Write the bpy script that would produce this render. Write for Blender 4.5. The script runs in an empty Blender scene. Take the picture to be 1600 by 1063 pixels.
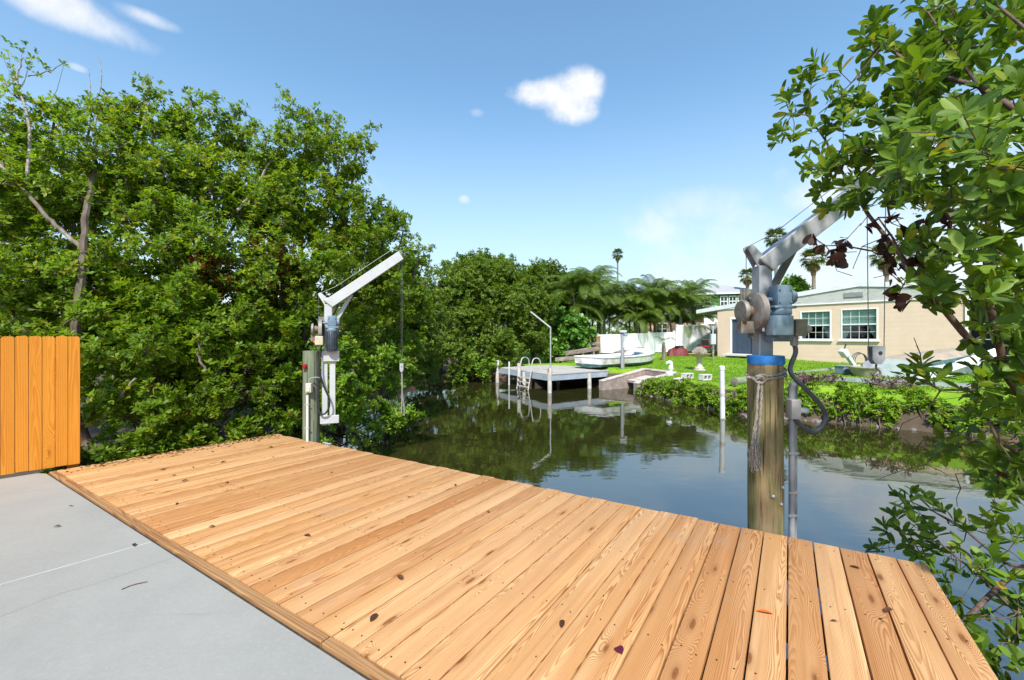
import bpy, bmesh, math, random
import numpy as np
from mathutils import Vector, Matrix

random.seed(7)
rng = np.random.default_rng(11)
S = bpy.context.scene
COL = S.collection
R = math.radians
PI = math.pi

# ------------------------------------------------------------------ camera
CAM_H, FOC, HOR = 1.42, 635.0, 525.0          # eye height (m), focal length and horizon of the 1600 px wide photograph
cam_d = bpy.data.cameras.new('camera')
cam = bpy.data.objects.new('camera', cam_d)
COL.objects.link(cam)
cam.location = (0, 0, CAM_H)
cam.rotation_euler = (R(90), 0, 0)
cam_d.sensor_width = 36.0
cam_d.lens = FOC / 1600 * 36
cam_d.shift_y = -(531.5 - HOR) / 1600
cam_d.clip_start = 0.05
cam_d.clip_end = 3000
S.camera = cam

def at(px, py, Y):
    """point that stands Y metres ahead of the tripod on the photograph's line of sight"""
    return Vector(((px - 800) / FOC * Y, Y, CAM_H + (HOR - py) / FOC * Y))

def on(px, py, z):
    Y = FOC * (CAM_H - z) / (py - HOR)
    return Vector(((px - 800) / FOC * Y, Y, z))

# ------------------------------------------------------------------ light
SUN_EL, SUN_AZ = 50.0, 186.0                  # azimuth clockwise from +Y
sun_d = bpy.data.lights.new('sun', 'SUN')
sun_d.energy = 3.7
sun_d.angle = R(3.0)
sun_d.color = (1.0, 0.955, 0.88)
sun = bpy.data.objects.new('sun', sun_d)
COL.objects.link(sun)
sdir = Vector((math.sin(R(SUN_AZ)) * math.cos(R(SUN_EL)), math.cos(R(SUN_AZ)) * math.cos(R(SUN_EL)), math.sin(R(SUN_EL))))
sun.rotation_euler = (-sdir).to_track_quat('-Z', 'Y').to_euler()
sun.location = sdir * 60

S.view_settings.view_transform = 'Standard'
S.view_settings.look = 'None'
S.view_settings.gamma = 1.0
S.view_settings.exposure = 0.9
S.view_settings.use_curve_mapping = False
S.cycles.max_bounces = 7
S.cycles.transparent_max_bounces = 12
S.cycles.caustics_reflective = False
S.cycles.caustics_refractive = False
S.cycles.use_denoising = True

# node helpers ------------------------------------------------------
class NT:
    def __init__(self, nt):
        self.nt = nt
        nt.nodes.clear()
    def n(self, typ, **kw):
        nd = self.nt.nodes.new(typ)
        for k, v in kw.items():
            if k == 'i':
                for kk, vv in v.items():
                    s = nd.inputs[kk]
                    if hasattr(vv, 'is_output') or isinstance(vv, bpy.types.NodeSocket):
                        self.nt.links.new(vv, s)
                    else:
                        s.default_value = vv
            else:
                setattr(nd, k, v)
        return nd
    def m(self, op, a, b=0.0, c=0.0, clamp=False):
        nd = self.n('ShaderNodeMath', operation=op, use_clamp=clamp, i={0: a, 1: b, 2: c})
        return nd.outputs[0]
    def ss(self, v, lo, hi, to0=0.0, to1=1.0):
        nd = self.n('ShaderNodeMapRange', interpolation_type='SMOOTHSTEP', i={0: v, 1: lo, 2: hi, 3: to0, 4: to1})
        return nd.outputs[0]
    def mix(self, f, a, b, blend='MIX'):
        nd = self.n('ShaderNodeMix', data_type='RGBA', blend_type=blend, i={0: f, 6: a, 7: b})
        return nd.outputs[2]
    def noise(self, vec, scale, detail=4.0, rough=0.55, dist=0.0, dim='3D'):
        nd = self.n('ShaderNodeTexNoise', noise_dimensions=dim, i={'Vector': vec, 'Scale': scale, 'Detail': detail, 'Roughness': rough, 'Distortion': dist})
        return nd.outputs[0]
    def ramp(self, f, stops):
        nd = self.n('ShaderNodeValToRGB', i={0: f})
        cr = nd.color_ramp
        while len(cr.elements) < len(stops):
            cr.elements.new(0.5)
        for e, (p, c) in zip(cr.elements, stops):
            e.position = p
            e.color = c if len(c) == 4 else (*c, 1)
        return nd.outputs[0]
    def out(self, sh, disp=None):
        self.n('ShaderNodeOutputMaterial', i={0: sh})

# sky: Nishita with a few fair-weather clouds ---------------------------
W = bpy.data.worlds.new('World')
S.world = W
W.use_nodes = True
w = NT(W.node_tree)
sky = w.n('ShaderNodeTexSky', sky_type='NISHITA')
sky.sun_disc = False
sky.sun_elevation = R(SUN_EL)
sky.sun_rotation = R(SUN_AZ)
sky.altitude = 0
sky.air_density = 1.15
sky.dust_density = 0.6
sky.ozone_density = 2.0
tc = w.n('ShaderNodeTexCoord')
dirv = tc.outputs['Generated']
sep = w.n('ShaderNodeSeparateXYZ', i={0: dirv})
az = w.m('ARCTAN2', sep.outputs[0], sep.outputs[1])
el = w.m('ARCSINE', sep.outputs[2])
nz1 = w.noise(dirv, 7.0, 6.0, 0.6)
nz2 = w.noise(dirv, 26.0, 5.0, 0.6)
wob = w.m('ADD', w.m('MULTIPLY', w.m('SUBTRACT', nz1, 0.5), 1.5), w.m('MULTIPLY', w.m('SUBTRACT', nz2, 0.5), 0.9))
mask = None
def cloud(soft, amt, *lobes):
    """one cloud: ellipses (direction and half-size in degrees-like units) melted together and frayed by noise"""
    global mask
    acc = None
    for (px, py, wx, wy, tilt) in lobes:
        dx = px - 800
        a0 = math.atan2(dx, FOC)
        e0 = math.atan2(HOR - py, math.hypot(FOC, dx))
        k = math.cos(a0) ** 2 / FOC
        da0 = w.m('SUBTRACT', az, a0)
        da = w.m('DIVIDE', da0, wx * k)
        de = w.m('DIVIDE', w.m('SUBTRACT', w.m('ADD', el, w.m('MULTIPLY', da0, tilt)), e0), wy / FOC * math.cos(a0) * math.cos(e0))
        r2 = w.m('ADD', w.m('MULTIPLY', da, da), w.m('MULTIPLY', de, de))
        acc = r2 if acc is None else w.m('SMOOTH_MIN', acc, r2, 1.2)
    v = w.m('SUBTRACT', w.m('ADD', 1.0, wob), acc)
    mk = w.ss(v, 0.0, soft, 0.0, amt)
    mask = mk if mask is None else w.m('MAXIMUM', mask, mk)
cloud(1.1, 0.97, (872, 143, 86, 26, 0.0), (908, 130, 44, 28, 0.0), (892, 168, 48, 30, 0.1))
cloud(1.5, 0.92, (120, 20, 150, 32, 0.1), (60, 5, 90, 30, 0.0), (230, 28, 60, 14, 0.0))
cloud(1.8, 0.95, (1425, 245, 190, 70, 0.0), (1290, 300, 90, 40, 0.0))
cloud(2.0, 0.55, (1085, 322, 110, 36, 0.0))
cloud(1.3, 0.3, (745, 176, 14, 8, 0.0))
cloud(1.2, 0.6, (726, 312, 12, 9, 0.0))
cloud(1.3, 0.45, (122, 106, 20, 7, 0.0))
# broad scattered cloud over the whole dome, thicker towards the hazy right-hand horizon
big = w.noise(dirv, 2.3, 7.0, 0.58)
cover = w.ss(el, 0.0, 0.55, 0.13, -0.05)
east = w.ss(az, 0.15, 1.0, 0.0, 0.13)
mk = w.ss(w.m('ADD', big, w.m('ADD', cover, east)), 0.60, 0.78, 0.0, 0.72)
mask = w.m('MAXIMUM', mask, mk)
haze = w.ss(el, -0.08, 0.55, 0.82, 0.0)
skyb = w.mix(1.0, sky.outputs[0], (1.98, 2.38, 2.38, 1), 'MULTIPLY')
skyc = w.mix(haze, skyb, (6.9, 7.8, 8.65, 1))
ccol = w.mix(w.ss(nz2, 0.2, 0.75), (9.6, 9.8, 10.2, 1), (10.6, 10.6, 10.6, 1))
skyf = w.mix(mask, skyc, ccol)
bg = w.n('ShaderNodeBackground', i={0: skyf, 1: 0.056})
w.n('ShaderNodeOutputWorld', i={0: bg.outputs[0]})

# ------------------------------------------------------------------ materials
MATS = {}
def newmat(name):
    m = bpy.data.materials.new(name)
    m.use_nodes = True
    MATS[name] = m
    return m, NT(m.node_tree)

def pm(name, c1, c2=None, scale=6.0, rough=0.6, metal=0.0, bump=0.0, stretch=(1, 1, 1), spec=0.4, detail=6.0, c3=None, world=False, lo=0.35, hi=0.65):
    """procedural mottled surface: c1/c2 by noise, optional dirt c3 in large blotches, fine bump"""
    m, t = newmat(name)
    co = t.n('ShaderNodeTexCoord').outputs['Object'] if not world else t.n('ShaderNodeNewGeometry').outputs['Position']
    mp = t.n('ShaderNodeMapping', i={0: co, 3: stretch}).outputs[0]
    nz = t.noise(mp, scale, detail, 0.6)
    c2 = c2 or tuple(v * 0.8 for v in c1)
    col = t.mix(t.ss(nz, lo, hi), (*c1, 1), (*c2, 1))
    if c3:
        n2 = t.noise(mp, scale * 0.37 + 0.6, 7.0, 0.65)
        col = t.mix(t.ss(n2, 0.52, 0.68), col, (*c3, 1))
    p = t.n('ShaderNodeBsdfPrincipled', i={'Base Color': col, 'Roughness': rough, 'Metallic': metal, 'Specular IOR Level': spec})
    if bump:
        b = t.n('ShaderNodeBump', i={'Strength': bump, 'Distance': 0.01, 'Height': t.noise(mp, scale * 5, 5.0, 0.6)})
        t.nt.links.new(b.outputs[0], p.inputs['Normal'])
    t.out(p.outputs[0])
    return m

def leafmat(name, stops, rough=0.45, trans=0.38, spec=0.28):
    """leaf colour from the per-leaf attribute 'var'; thin leaf blades let some light through"""
    m, t = newmat(name)
    a = t.n('ShaderNodeAttribute', attribute_name='var').outputs['Fac']
    col = t.ramp(a, stops)
    p = t.n('ShaderNodeBsdfPrincipled', i={'Base Color': col, 'Roughness': rough, 'Specular IOR Level': spec})
    tr = t.n('ShaderNodeBsdfTranslucent', i={0: t.mix(1.0, col, (1.25, 1.2, 0.5, 1), 'MULTIPLY')})
    mx = t.n('ShaderNodeMixShader', i={0: trans, 1: p.outputs[0], 2: tr.outputs[0]})
    t.out(mx.outputs[0])
    return m

def leafmat_obj(name, stops, rough=0.42, trans=0.42):
    """the same for single leaf objects, the colour picked per object"""
    m, t = newmat(name)
    a = t.n('ShaderNodeObjectInfo').outputs['Random']
    col = t.ramp(a, stops)
    co = t.n('ShaderNodeTexCoord').outputs['Object']
    s = t.n('ShaderNodeSeparateXYZ', i={0: co})
    rib = t.ss(t.m('ABSOLUTE', s.outputs[0]), 0.0, 0.0022, 0.35, 0.0)
    vein = t.m('SINE', t.m('MULTIPLY', t.m('SUBTRACT', s.outputs[1], t.m('ABSOLUTE', s.outputs[0])), 900.0))
    col = t.mix(rib, col, (0.28, 0.36, 0.1, 1))
    col = t.mix(t.m('MULTIPLY', t.ss(vein, 0.6, 1.0), 0.12), col, (0.2, 0.3, 0.08, 1))
    col = t.mix(t.m('MULTIPLY', t.ss(t.noise(co, 60, 4), 0.55, 0.75), 0.35), col, (0.1, 0.09, 0.02, 1))
    p = t.n('ShaderNodeBsdfPrincipled', i={'Base Color': col, 'Roughness': rough, 'Specular IOR Level': 0.4})
    tr = t.n('ShaderNodeBsdfTranslucent', i={0: t.mix(1.0, col, (1.3, 1.25, 0.5, 1), 'MULTIPLY')})
    t.out(t.n('ShaderNodeMixShader', i={0: trans, 1: p.outputs[0], 2: tr.outputs[0]}).outputs[0])
    return m

GREEN = [(0.0, (0.075, 0.135, 0.012)), (0.35, (0.145, 0.25, 0.016)), (0.7, (0.215, 0.34, 0.022)), (0.9, (0.31, 0.39, 0.03)),
         (0.955, (0.30, 0.26, 0.03)), (0.985, (0.45, 0.24, 0.02)), (1.0, (0.20, 0.05, 0.015))]
leafmat('mangrove_leaf', GREEN, trans=0.56)
leafmat('mangrove_leaf_far', [(0.0, (0.06, 0.11, 0.014)), (0.4, (0.115, 0.195, 0.02)), (0.8, (0.175, 0.26, 0.026)), (0.95, (0.22, 0.29, 0.04)), (1.0, (0.22, 0.14, 0.04))], trans=0.48)
leafmat('bright_leaf', [(0.0, (0.09, 0.19, 0.014)), (0.5, (0.16, 0.30, 0.02)), (0.9, (0.24, 0.36, 0.03)), (1.0, (0.35, 0.27, 0.03))], trans=0.4)
leafmat('near_leaf', [(0.0, (0.055, 0.11, 0.012)), (0.45, (0.11, 0.20, 0.016)), (0.8, (0.17, 0.275, 0.02)), (0.96, (0.24, 0.32, 0.03)), (1.0, (0.4, 0.28, 0.02))], trans=0.42)
leafmat_obj('near_leaf_single', [(0.0, (0.055, 0.115, 0.014)), (0.45, (0.11, 0.205, 0.018)), (0.8, (0.17, 0.28, 0.022)), (0.965, (0.24, 0.33, 0.035)), (1.0, (0.45, 0.30, 0.02))])
leafmat('dead_leaf', [(0.0, (0.025, 0.010, 0.007)), (0.5, (0.055, 0.020, 0.013)), (1.0, (0.11, 0.045, 0.025))], rough=0.6, trans=0.2)
leafmat('hedge_leaf', [(0.0, (0.09, 0.18, 0.010)), (0.5, (0.16, 0.29, 0.014)), (0.85, (0.24, 0.36, 0.02)), (0.96, (0.28, 0.30, 0.03)), (1.0, (0.22, 0.10, 0.03))])
leafmat('palm_leaf', [(0.0, (0.04, 0.08, 0.014)), (0.5, (0.095, 0.165, 0.02)), (0.85, (0.20, 0.25, 0.03)), (1.0, (0.30, 0.27, 0.05))], rough=0.42, trans=0.25)
leafmat('fan_leaf', [(0.0, (0.05, 0.08, 0.02)), (0.6, (0.10, 0.15, 0.03)), (1.0, (0.2, 0.18, 0.05))], rough=0.5, trans=0.25)
leafmat('dry_frond', [(0.0, (0.20, 0.11, 0.05)), (1.0, (0.33, 0.21, 0.10))], rough=0.8, trans=0.2)
leafmat('seagrape_leaf', [(0.0, (0.05, 0.14, 0.018)), (0.5, (0.10, 0.24, 0.03)), (1.0, (0.17, 0.32, 0.05))], rough=0.35, trans=0.3)
leafmat('grass', [(0.0, (0.10, 0.21, 0.012)), (0.5, (0.15, 0.30, 0.014)), (1.0, (0.22, 0.36, 0.025))], rough=0.6, trans=0.3)
leafmat('purple_leaf', [(0.0, (0.06, 0.025, 0.04)), (0.6, (0.14, 0.07, 0.09)), (1.0, (0.2, 0.15, 0.1))], rough=0.6, trans=0.2)
leafmat('flower', [(0.0, (0.35, 0.36, 0.06)), (1.0, (0.55, 0.5, 0.12))], rough=0.6, trans=0.2)
leafmat('dry_leaf', [(0.0, (0.05, 0.02, 0.01)), (0.6, (0.14, 0.06, 0.025)), (1.0, (0.3, 0.14, 0.05))], rough=0.6, trans=0.1)
leafmat('orange_leaf', [(0.0, (0.62, 0.14, 0.02)), (1.0, (0.62, 0.14, 0.02))], rough=0.5, trans=0.1)
leafmat('plum_leaf', [(0.0, (0.10, 0.01, 0.03)), (1.0, (0.10, 0.01, 0.03))], rough=0.5, trans=0.1)

pm('bark', (0.15, 0.115, 0.085), (0.07, 0.05, 0.036), 9, 0.85, bump=0.6, stretch=(1, 1, 0.3), c3=(0.24, 0.21, 0.18), world=True)
pm('bark_pale', (0.27, 0.23, 0.19), (0.13, 0.10, 0.08), 9, 0.85, bump=0.6, stretch=(1, 1, 0.3), world=True)
pm('twig', (0.14, 0.085, 0.06), (0.075, 0.045, 0.032), 30, 0.75, bump=0.3, world=True)
pm('twig_grey', (0.30, 0.27, 0.24), (0.16, 0.13, 0.11), 20, 0.8, world=True)
pm('palm_trunk', (0.26, 0.22, 0.18), (0.15, 0.12, 0.09), 5, 0.85, bump=0.5, stretch=(1, 1, 5), world=True)
pm('palm_shag', (0.30, 0.17, 0.09), (0.17, 0.09, 0.05), 8, 0.9, bump=0.6, world=True)
pm('steel', (0.42, 0.43, 0.45), (0.33, 0.34, 0.36), 5, 0.5, 0.35, bump=0.05, c3=(0.44, 0.42, 0.40))
pm('steel_white', (0.50, 0.51, 0.52), (0.42, 0.43, 0.45), 5, 0.5, 0.1, bump=0.05, c3=(0.5, 0.49, 0.46))
pm('steel_dirty', (0.24, 0.225, 0.20), (0.15, 0.135, 0.115), 12, 0.6, 0.3, bump=0.2, c3=(0.16, 0.09, 0.05))
pm('drum_metal', (0.29, 0.26, 0.23), (0.20, 0.175, 0.15), 14, 0.6, 0.3, bump=0.2, c3=(0.38, 0.36, 0.34))
pm('gear_paint', (0.155, 0.225, 0.29), (0.115, 0.17, 0.225), 9, 0.45, 0.0, bump=0.12, c3=(0.21, 0.27, 0.32))
pm('gear_paint_light', (0.24, 0.33, 0.40), (0.19, 0.27, 0.33), 9, 0.45, 0.0, bump=0.1)
pm('motor_dark', (0.05, 0.062, 0.08), (0.03, 0.038, 0.05), 12, 0.5, 0.1, bump=0.2)
pm('box_tan', (0.30, 0.27, 0.20), (0.22, 0.20, 0.15), 14, 0.55, 0.1, bump=0.1)
pm('box_cream', (0.52, 0.48, 0.36), (0.42, 0.38, 0.27), 14, 0.55, 0.0, bump=0.1)
pm('blue_tape', (0.02, 0.16, 0.46), (0.015, 0.12, 0.36), 18, 0.5, bump=0.5)
pm('pvc_grey', (0.30, 0.31, 0.33), (0.25, 0.26, 0.28), 10, 0.45, bump=0.03)
pm('conduit_box', (0.50, 0.47, 0.45), (0.42, 0.39, 0.37), 14, 0.5, bump=0.05)
pm('cable_dark', (0.075, 0.082, 0.095), (0.055, 0.06, 0.07), 20, 0.5)
pm('rubber_black', (0.02, 0.021, 0.024), None, 10, 0.5)
pm('cable_wire', (0.16, 0.16, 0.16), None, 20, 0.45, 0.7)
pm('rope', (0.36, 0.33, 0.29), (0.22, 0.19, 0.16), 60, 0.9, bump=0.8, stretch=(1, 1, 1))
pm('white_pvc', (0.66, 0.67, 0.66), (0.57, 0.58, 0.57), 5, 0.4, c3=(0.55, 0.54, 0.49))
pm('white_paint', (0.74, 0.75, 0.75), (0.66, 0.67, 0.67), 3, 0.5, c3=(0.62, 0.61, 0.58))
pm('post_paint', (0.52, 0.50, 0.47), (0.38, 0.35, 0.32), 8, 0.7, c3=(0.25, 0.18, 0.13), stretch=(1, 1, 0.4))
pm('dock_blue', (0.34, 0.40, 0.46), (0.27, 0.33, 0.39), 4, 0.7, c3=(0.42, 0.44, 0.46), stretch=(1, 1, 2))
pm('dock_grey', (0.44, 0.42, 0.39), (0.33, 0.31, 0.285), 3, 0.8, c3=(0.30, 0.27, 0.25))
pm('old_wood', (0.26, 0.21, 0.18), (0.15, 0.115, 0.095), 4, 0.85, bump=0.4, stretch=(1, 1, 4), c3=(0.34, 0.31, 0.28), world=True)
pm('concrete_wall', (0.36, 0.29, 0.25), (0.25, 0.19, 0.165), 4, 0.9, bump=0.5, c3=(0.17, 0.13, 0.10), world=True)
pm('concrete_cap', (0.52, 0.46, 0.42), (0.42, 0.36, 0.32), 5, 0.9, bump=0.4, c3=(0.30, 0.24, 0.2), world=True)
pm('block_grey', (0.60, 0.59, 0.57), (0.48, 0.47, 0.45), 18, 0.9, bump=0.6)
pm('bath_stone', (0.55, 0.50, 0.44), (0.42, 0.37, 0.31), 9, 0.8, bump=0.3)
pm('bath_rim', (0.50, 0.33, 0.23), (0.42, 0.29, 0.2), 7, 0.8, bump=0.3, c3=(0.58, 0.5, 0.42))
pm('fence_vinyl', (0.78, 0.79, 0.80), (0.72, 0.73, 0.75), 2, 0.5)
pm('house_tan', (0.64, 0.485, 0.375), (0.61, 0.46, 0.355), 2, 0.85, bump=0.15, c3=(0.59, 0.445, 0.34))
pm('house_white', (0.79, 0.78, 0.76), (0.75, 0.74, 0.72), 2, 0.7)
pm('roof_white', (0.66, 0.67, 0.70), (0.58, 0.59, 0.62), 2, 0.6)
pm('vent_grey', (0.38, 0.39, 0.41), None, 5, 0.6)
pm('door_blue', (0.045, 0.065, 0.105), (0.038, 0.056, 0.09), 3, 0.5)
pm('blind', (0.60, 0.74, 0.68), (0.52, 0.66, 0.60), 3, 0.7, stretch=(1, 1, 12))
pm('curtain', (0.42, 0.44, 0.44), (0.25, 0.26, 0.27), 5, 0.8, stretch=(6, 1, 1))
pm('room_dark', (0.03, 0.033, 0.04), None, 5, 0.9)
pm('peach_wall', (0.62, 0.40, 0.25), None, 2, 0.85)
pm('green_wall', (0.045, 0.16, 0.055), (0.035, 0.13, 0.045), 3, 0.75, stretch=(1, 1, 8))
pm('shingle', (0.36, 0.36, 0.38), (0.28, 0.28, 0.30), 6, 0.85, stretch=(1, 1, 4))
pm('dark_glass', (0.04, 0.05, 0.06), None, 3, 0.12, spec=0.6)
pm('hull_white', (0.72, 0.72, 0.72), (0.62, 0.62, 0.62), 3, 0.45, c3=(0.42, 0.38, 0.32))
pm('hull_teal', (0.03, 0.085, 0.09), (0.05, 0.12, 0.12), 5, 0.6, c3=(0.16, 0.18, 0.17))
pm('boat_cover', (0.66, 0.70, 0.74), (0.52, 0.55, 0.60), 3, 0.5, c3=(0.36, 0.38, 0.42))
pm('hull_old', (0.40, 0.31, 0.23), (0.31, 0.25, 0.19), 4, 0.8, c3=(0.15, 0.22, 0.20), bump=0.3)
pm('aluminium', (0.55, 0.57, 0.60), (0.42, 0.44, 0.47), 8, 0.4, 0.6)
pm('red_tarp', (0.17, 0.016, 0.02), (0.10, 0.010, 0.012), 5, 0.6, bump=0.5)
pm('red_body', (0.30, 0.012, 0.016), (0.22, 0.01, 0.012), 5, 0.4)
pm('meter_grey', (0.48, 0.52, 0.56), (0.4, 0.44, 0.48), 6, 0.5)
pm('tub_blue', (0.20, 0.25, 0.31), (0.15, 0.19, 0.24), 6, 0.6)
pm('tub_beige', (0.36, 0.32, 0.26), (0.26, 0.22, 0.18), 8, 0.8)
pm('log_green', (0.22, 0.26, 0.17), (0.15, 0.17, 0.11), 3, 0.85, bump=0.4, c3=(0.3, 0.29, 0.23))
pm('mud', (0.10, 0.075, 0.055), (0.055, 0.042, 0.03), 5, 0.9, bump=0.6)
pm('rock', (0.22, 0.19, 0.17), (0.12, 0.10, 0.09), 9, 0.9, bump=0.6)
pm('screw', (0.05, 0.04, 0.03), None, 10, 0.5, 0.6)
pm('seal_strip', (0.62, 0.63, 0.62), (0.52, 0.53, 0.53), 12, 0.7)
pm('joint_black', (0.025, 0.022, 0.02), (0.06, 0.045, 0.03), 20, 0.9)

def wood_mat(name, pale, mid, dark, ringf=62.0, knots=1.0, stain=0.5, grey=(0.30, 0.24, 0.19), tint=0.35):
    """flat-sawn softwood: growth rings cut at a shallow angle, knots, per-board tone (object x across, y along)"""
    m, t = newmat(name)
    co = t.n('ShaderNodeTexCoord').outputs['Object']
    rnd = t.n('ShaderNodeObjectInfo').outputs['Random']
    s = t.n('ShaderNodeSeparateXYZ', i={0: co})
    x, y, z = s.outputs
    def rr(k):
        return t.m('FRACT', t.m('MULTIPLY', rnd, k))
    r1, r2, r3, r4 = rr(17.3), rr(91.7), rr(237.1), rr(531.9)
    off = t.n('ShaderNodeCombineXYZ', i={0: t.m('MULTIPLY', rnd, 37.0), 1: t.m('MULTIPLY', r1, 53.0), 2: t.m('MULTIPLY', r2, 29.0)}).outputs[0]
    cs = t.n('ShaderNodeVectorMath', operation='ADD', i={0: co, 1: off}).outputs[0]
    # knots
    kv = t.n('ShaderNodeMapping', i={0: cs, 3: (5.5, 1.5, 1.0)}).outputs[0]
    vor = t.n('ShaderNodeTexVoronoi', voronoi_dimensions='2D', i={'Vector': kv, 'Scale': 1.0, 'Randomness': 1.0})
    kd0 = vor.outputs['Distance']
    kc = t.n('ShaderNodeSeparateColor', i={0: vor.outputs['Color']}).outputs[0]
    has = t.m('GREATER_THAN', kc, 1.0 - 0.30 * knots)
    kd = t.m('ADD', kd0, t.m('MULTIPLY', t.m('SUBTRACT', 1.0, has), 5.0))
    kin = t.m('POWER', 2.718, t.m('MULTIPLY', t.m('MULTIPLY', kd, kd), -22.0))
    # rings
    ln = t.n('ShaderNodeMapping', i={0: cs, 3: (5.0, 0.45, 1.0)}).outputs[0]
    wv = t.m('SUBTRACT', t.noise(ln, 1.6, 3.0, 0.5), 0.5)
    fn = t.m('SUBTRACT', t.noise(t.n('ShaderNodeMapping', i={0: cs, 3: (20.0, 1.2, 1.0)}).outputs[0], 1.6, 3.0, 0.5), 0.5)
    u = t.m('ADD', x, t.m('ADD', t.m('MULTIPLY', t.m('SUBTRACT', r3, 0.5), 0.17), t.m('MULTIPLY', wv, 0.05)))
    dp = t.m('ADD', t.m('ADD', 0.018, t.m('MULTIPLY', r4, 0.07)), t.m('ADD', t.m('MULTIPLY', y, t.m('MULTIPLY', t.m('SUBTRACT', r1, 0.5), 0.05)), t.m('MULTIPLY', wv, 0.07)))
    rad = t.m('SQRT', t.m('ADD', t.m('MULTIPLY', u, u), t.m('MULTIPLY', dp, dp)))
    rad = t.m('ADD', rad, t.m('ADD', t.m('MULTIPLY', kin, 0.055), t.m('MULTIPLY', fn, 0.004)))
    fr = t.m('FRACT', t.m('MULTIPLY', rad, t.m('ADD', ringf, t.m('MULTIPLY', r2, ringf * 0.9))))
    ring = t.m('MULTIPLY', t.ss(fr, 0.15, 0.82), t.ss(fr, 0.86, 0.99, 1.0, 0.0))
    ring = t.m('MULTIPLY', ring, t.ss(t.noise(ln, 2.3, 3.0), 0.25, 0.62, 0.35, 1.0))
    fib = t.noise(t.n('ShaderNodeMapping', i={0: cs, 3: (260.0, 6.0, 1.0)}).outputs[0], 1.0, 3.0, 0.6)
    base = t.mix(t.ss(t.noise(ln, 0.9, 4.0, 0.6), 0.3, 0.7), (*pale, 1), (*mid, 1))
    stk = t.noise(t.n('ShaderNodeMapping', i={0: cs, 3: (34.0, 0.55, 1.0)}).outputs[0], 1.0, 4.0, 0.6)
    base = t.mix(t.ss(stk, 0.46, 0.72, 0.0, 0.5), base, (*[v * 1.25 for v in dark], 1))
    base = t.mix(t.m('MULTIPLY', t.m('SUBTRACT', r4, 0.35, clamp=True), tint), base, (*[v * 1.15 for v in dark], 1))
    base = t.mix(t.ss(r3, 0.55, 1.0, 0.0, 0.45), base, (*[min(1, v * 1.12) for v in pale], 1))
    col = t.mix(t.m('MULTIPLY', ring, 0.78), base, (*dark, 1))
    col = t.mix(t.ss(fib, 0.45, 0.8, 0.0, 0.28), col, (*[v * 0.55 for v in mid], 1))
    # knot body
    kr = t.ss(t.m('ADD', kd, t.m('MULTIPLY', fn, 0.12)), 0.03, 0.075, 1.0, 0.0)
    core = t.m('FRACT', t.m('MULTIPLY', kd, 26.0))
    kcol = t.mix(core, (*[v * 0.30 for v in dark], 1), (*[v * 0.95 for v in dark], 1))
    col = t.mix(t.m('MULTIPLY', kr, 0.9), col, kcol)
    col = t.mix(t.ss(kin, 0.55, 0.98, 0.0, 0.35), col, (*[v * 0.85 for v in dark], 1))
    # weather stains with a shape of their own
    gp = t.n('ShaderNodeNewGeometry').outputs['Position']
    st = t.ss(t.noise(gp, 1.1, 6.0, 0.62), 0.56, 0.74, 0.0, stain)
    col = t.mix(st, col, t.mix(0.6, col, (*grey, 1)))
    sp = t.ss(t.noise(gp, 34.0, 3.0, 0.5), 0.70, 0.78, 0.0, 0.5 * stain + 0.1)
    col = t.mix(sp, col, (0.09, 0.05, 0.03, 1))
    p = t.n('ShaderNodeBsdfPrincipled', i={'Base Color': col, 'Roughness': 0.62, 'Specular IOR Level': 0.3})
    hgt = t.m('ADD', t.m('MULTIPLY', ring, 0.5), t.m('MULTIPLY', fib, 0.5))
    b = t.n('ShaderNodeBump', i={'Strength': 0.25, 'Distance': 0.003, 'Height': hgt})
    t.nt.links.new(b.outputs[0], p.inputs['Normal'])
    t.out(p.outputs[0])
    return m
wood_mat('deck_wood', (0.62, 0.385, 0.19), (0.52, 0.27, 0.10), (0.25, 0.085, 0.02), ringf=185.0, tint=0.75)
wood_mat('trim_wood', (0.38, 0.22, 0.10), (0.32, 0.165, 0.065), (0.17, 0.07, 0.025), stain=0.8)
wood_mat('fence_wood', (0.66, 0.255, 0.022), (0.60, 0.22, 0.018), (0.47, 0.15, 0.010), ringf=60, knots=0.5, stain=0.15, tint=0.2)

def pile_mat(name, c1, c2, c3):
    m, t = newmat(name)
    co = t.n('ShaderNodeTexCoord').outputs['Object']
    a = t.noise(t.n('ShaderNodeMapping', i={0: co, 3: (26, 26, 1.6)}).outputs[0], 1.0, 6, 0.6)
    b = t.noise(t.n('ShaderNodeMapping', i={0: co, 3: (7, 7, 1.4)}).outputs[0], 1.0, 5, 0.6, 0.6)
    col = t.mix(t.ss(b, 0.36, 0.62), (*c1, 1), (*c2, 1))
    col = t.mix(t.ss(a, 0.52, 0.70), col, (*c3, 1))
    ck = t.noise(t.n('ShaderNodeMapping', i={0: co, 3: (60, 60, 1.0)}).outputs[0], 1.0, 3, 0.5)
    col = t.mix(t.ss(ck, 0.56, 0.68, 0, 0.8), col, (0.03, 0.025, 0.015, 1))
    p = t.n('ShaderNodeBsdfPrincipled', i={'Base Color': col, 'Roughness': 0.85, 'Specular IOR Level': 0.2})
    h = t.m('SUBTRACT', a, t.ss(ck, 0.58, 0.72))
    bm_ = t.n('ShaderNodeBump', i={'Strength': 0.8, 'Distance': 0.012, 'Height': h})
    t.nt.links.new(bm_.outputs[0], p.inputs['Normal'])
    t.out(p.outputs[0])
pile_mat('pile_brown', (0.33, 0.235, 0.125), (0.15, 0.15, 0.065), (0.065, 0.05, 0.028))
pile_mat('pile_green', (0.19, 0.22, 0.145), (0.15, 0.175, 0.12), (0.085, 0.08, 0.05))

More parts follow.
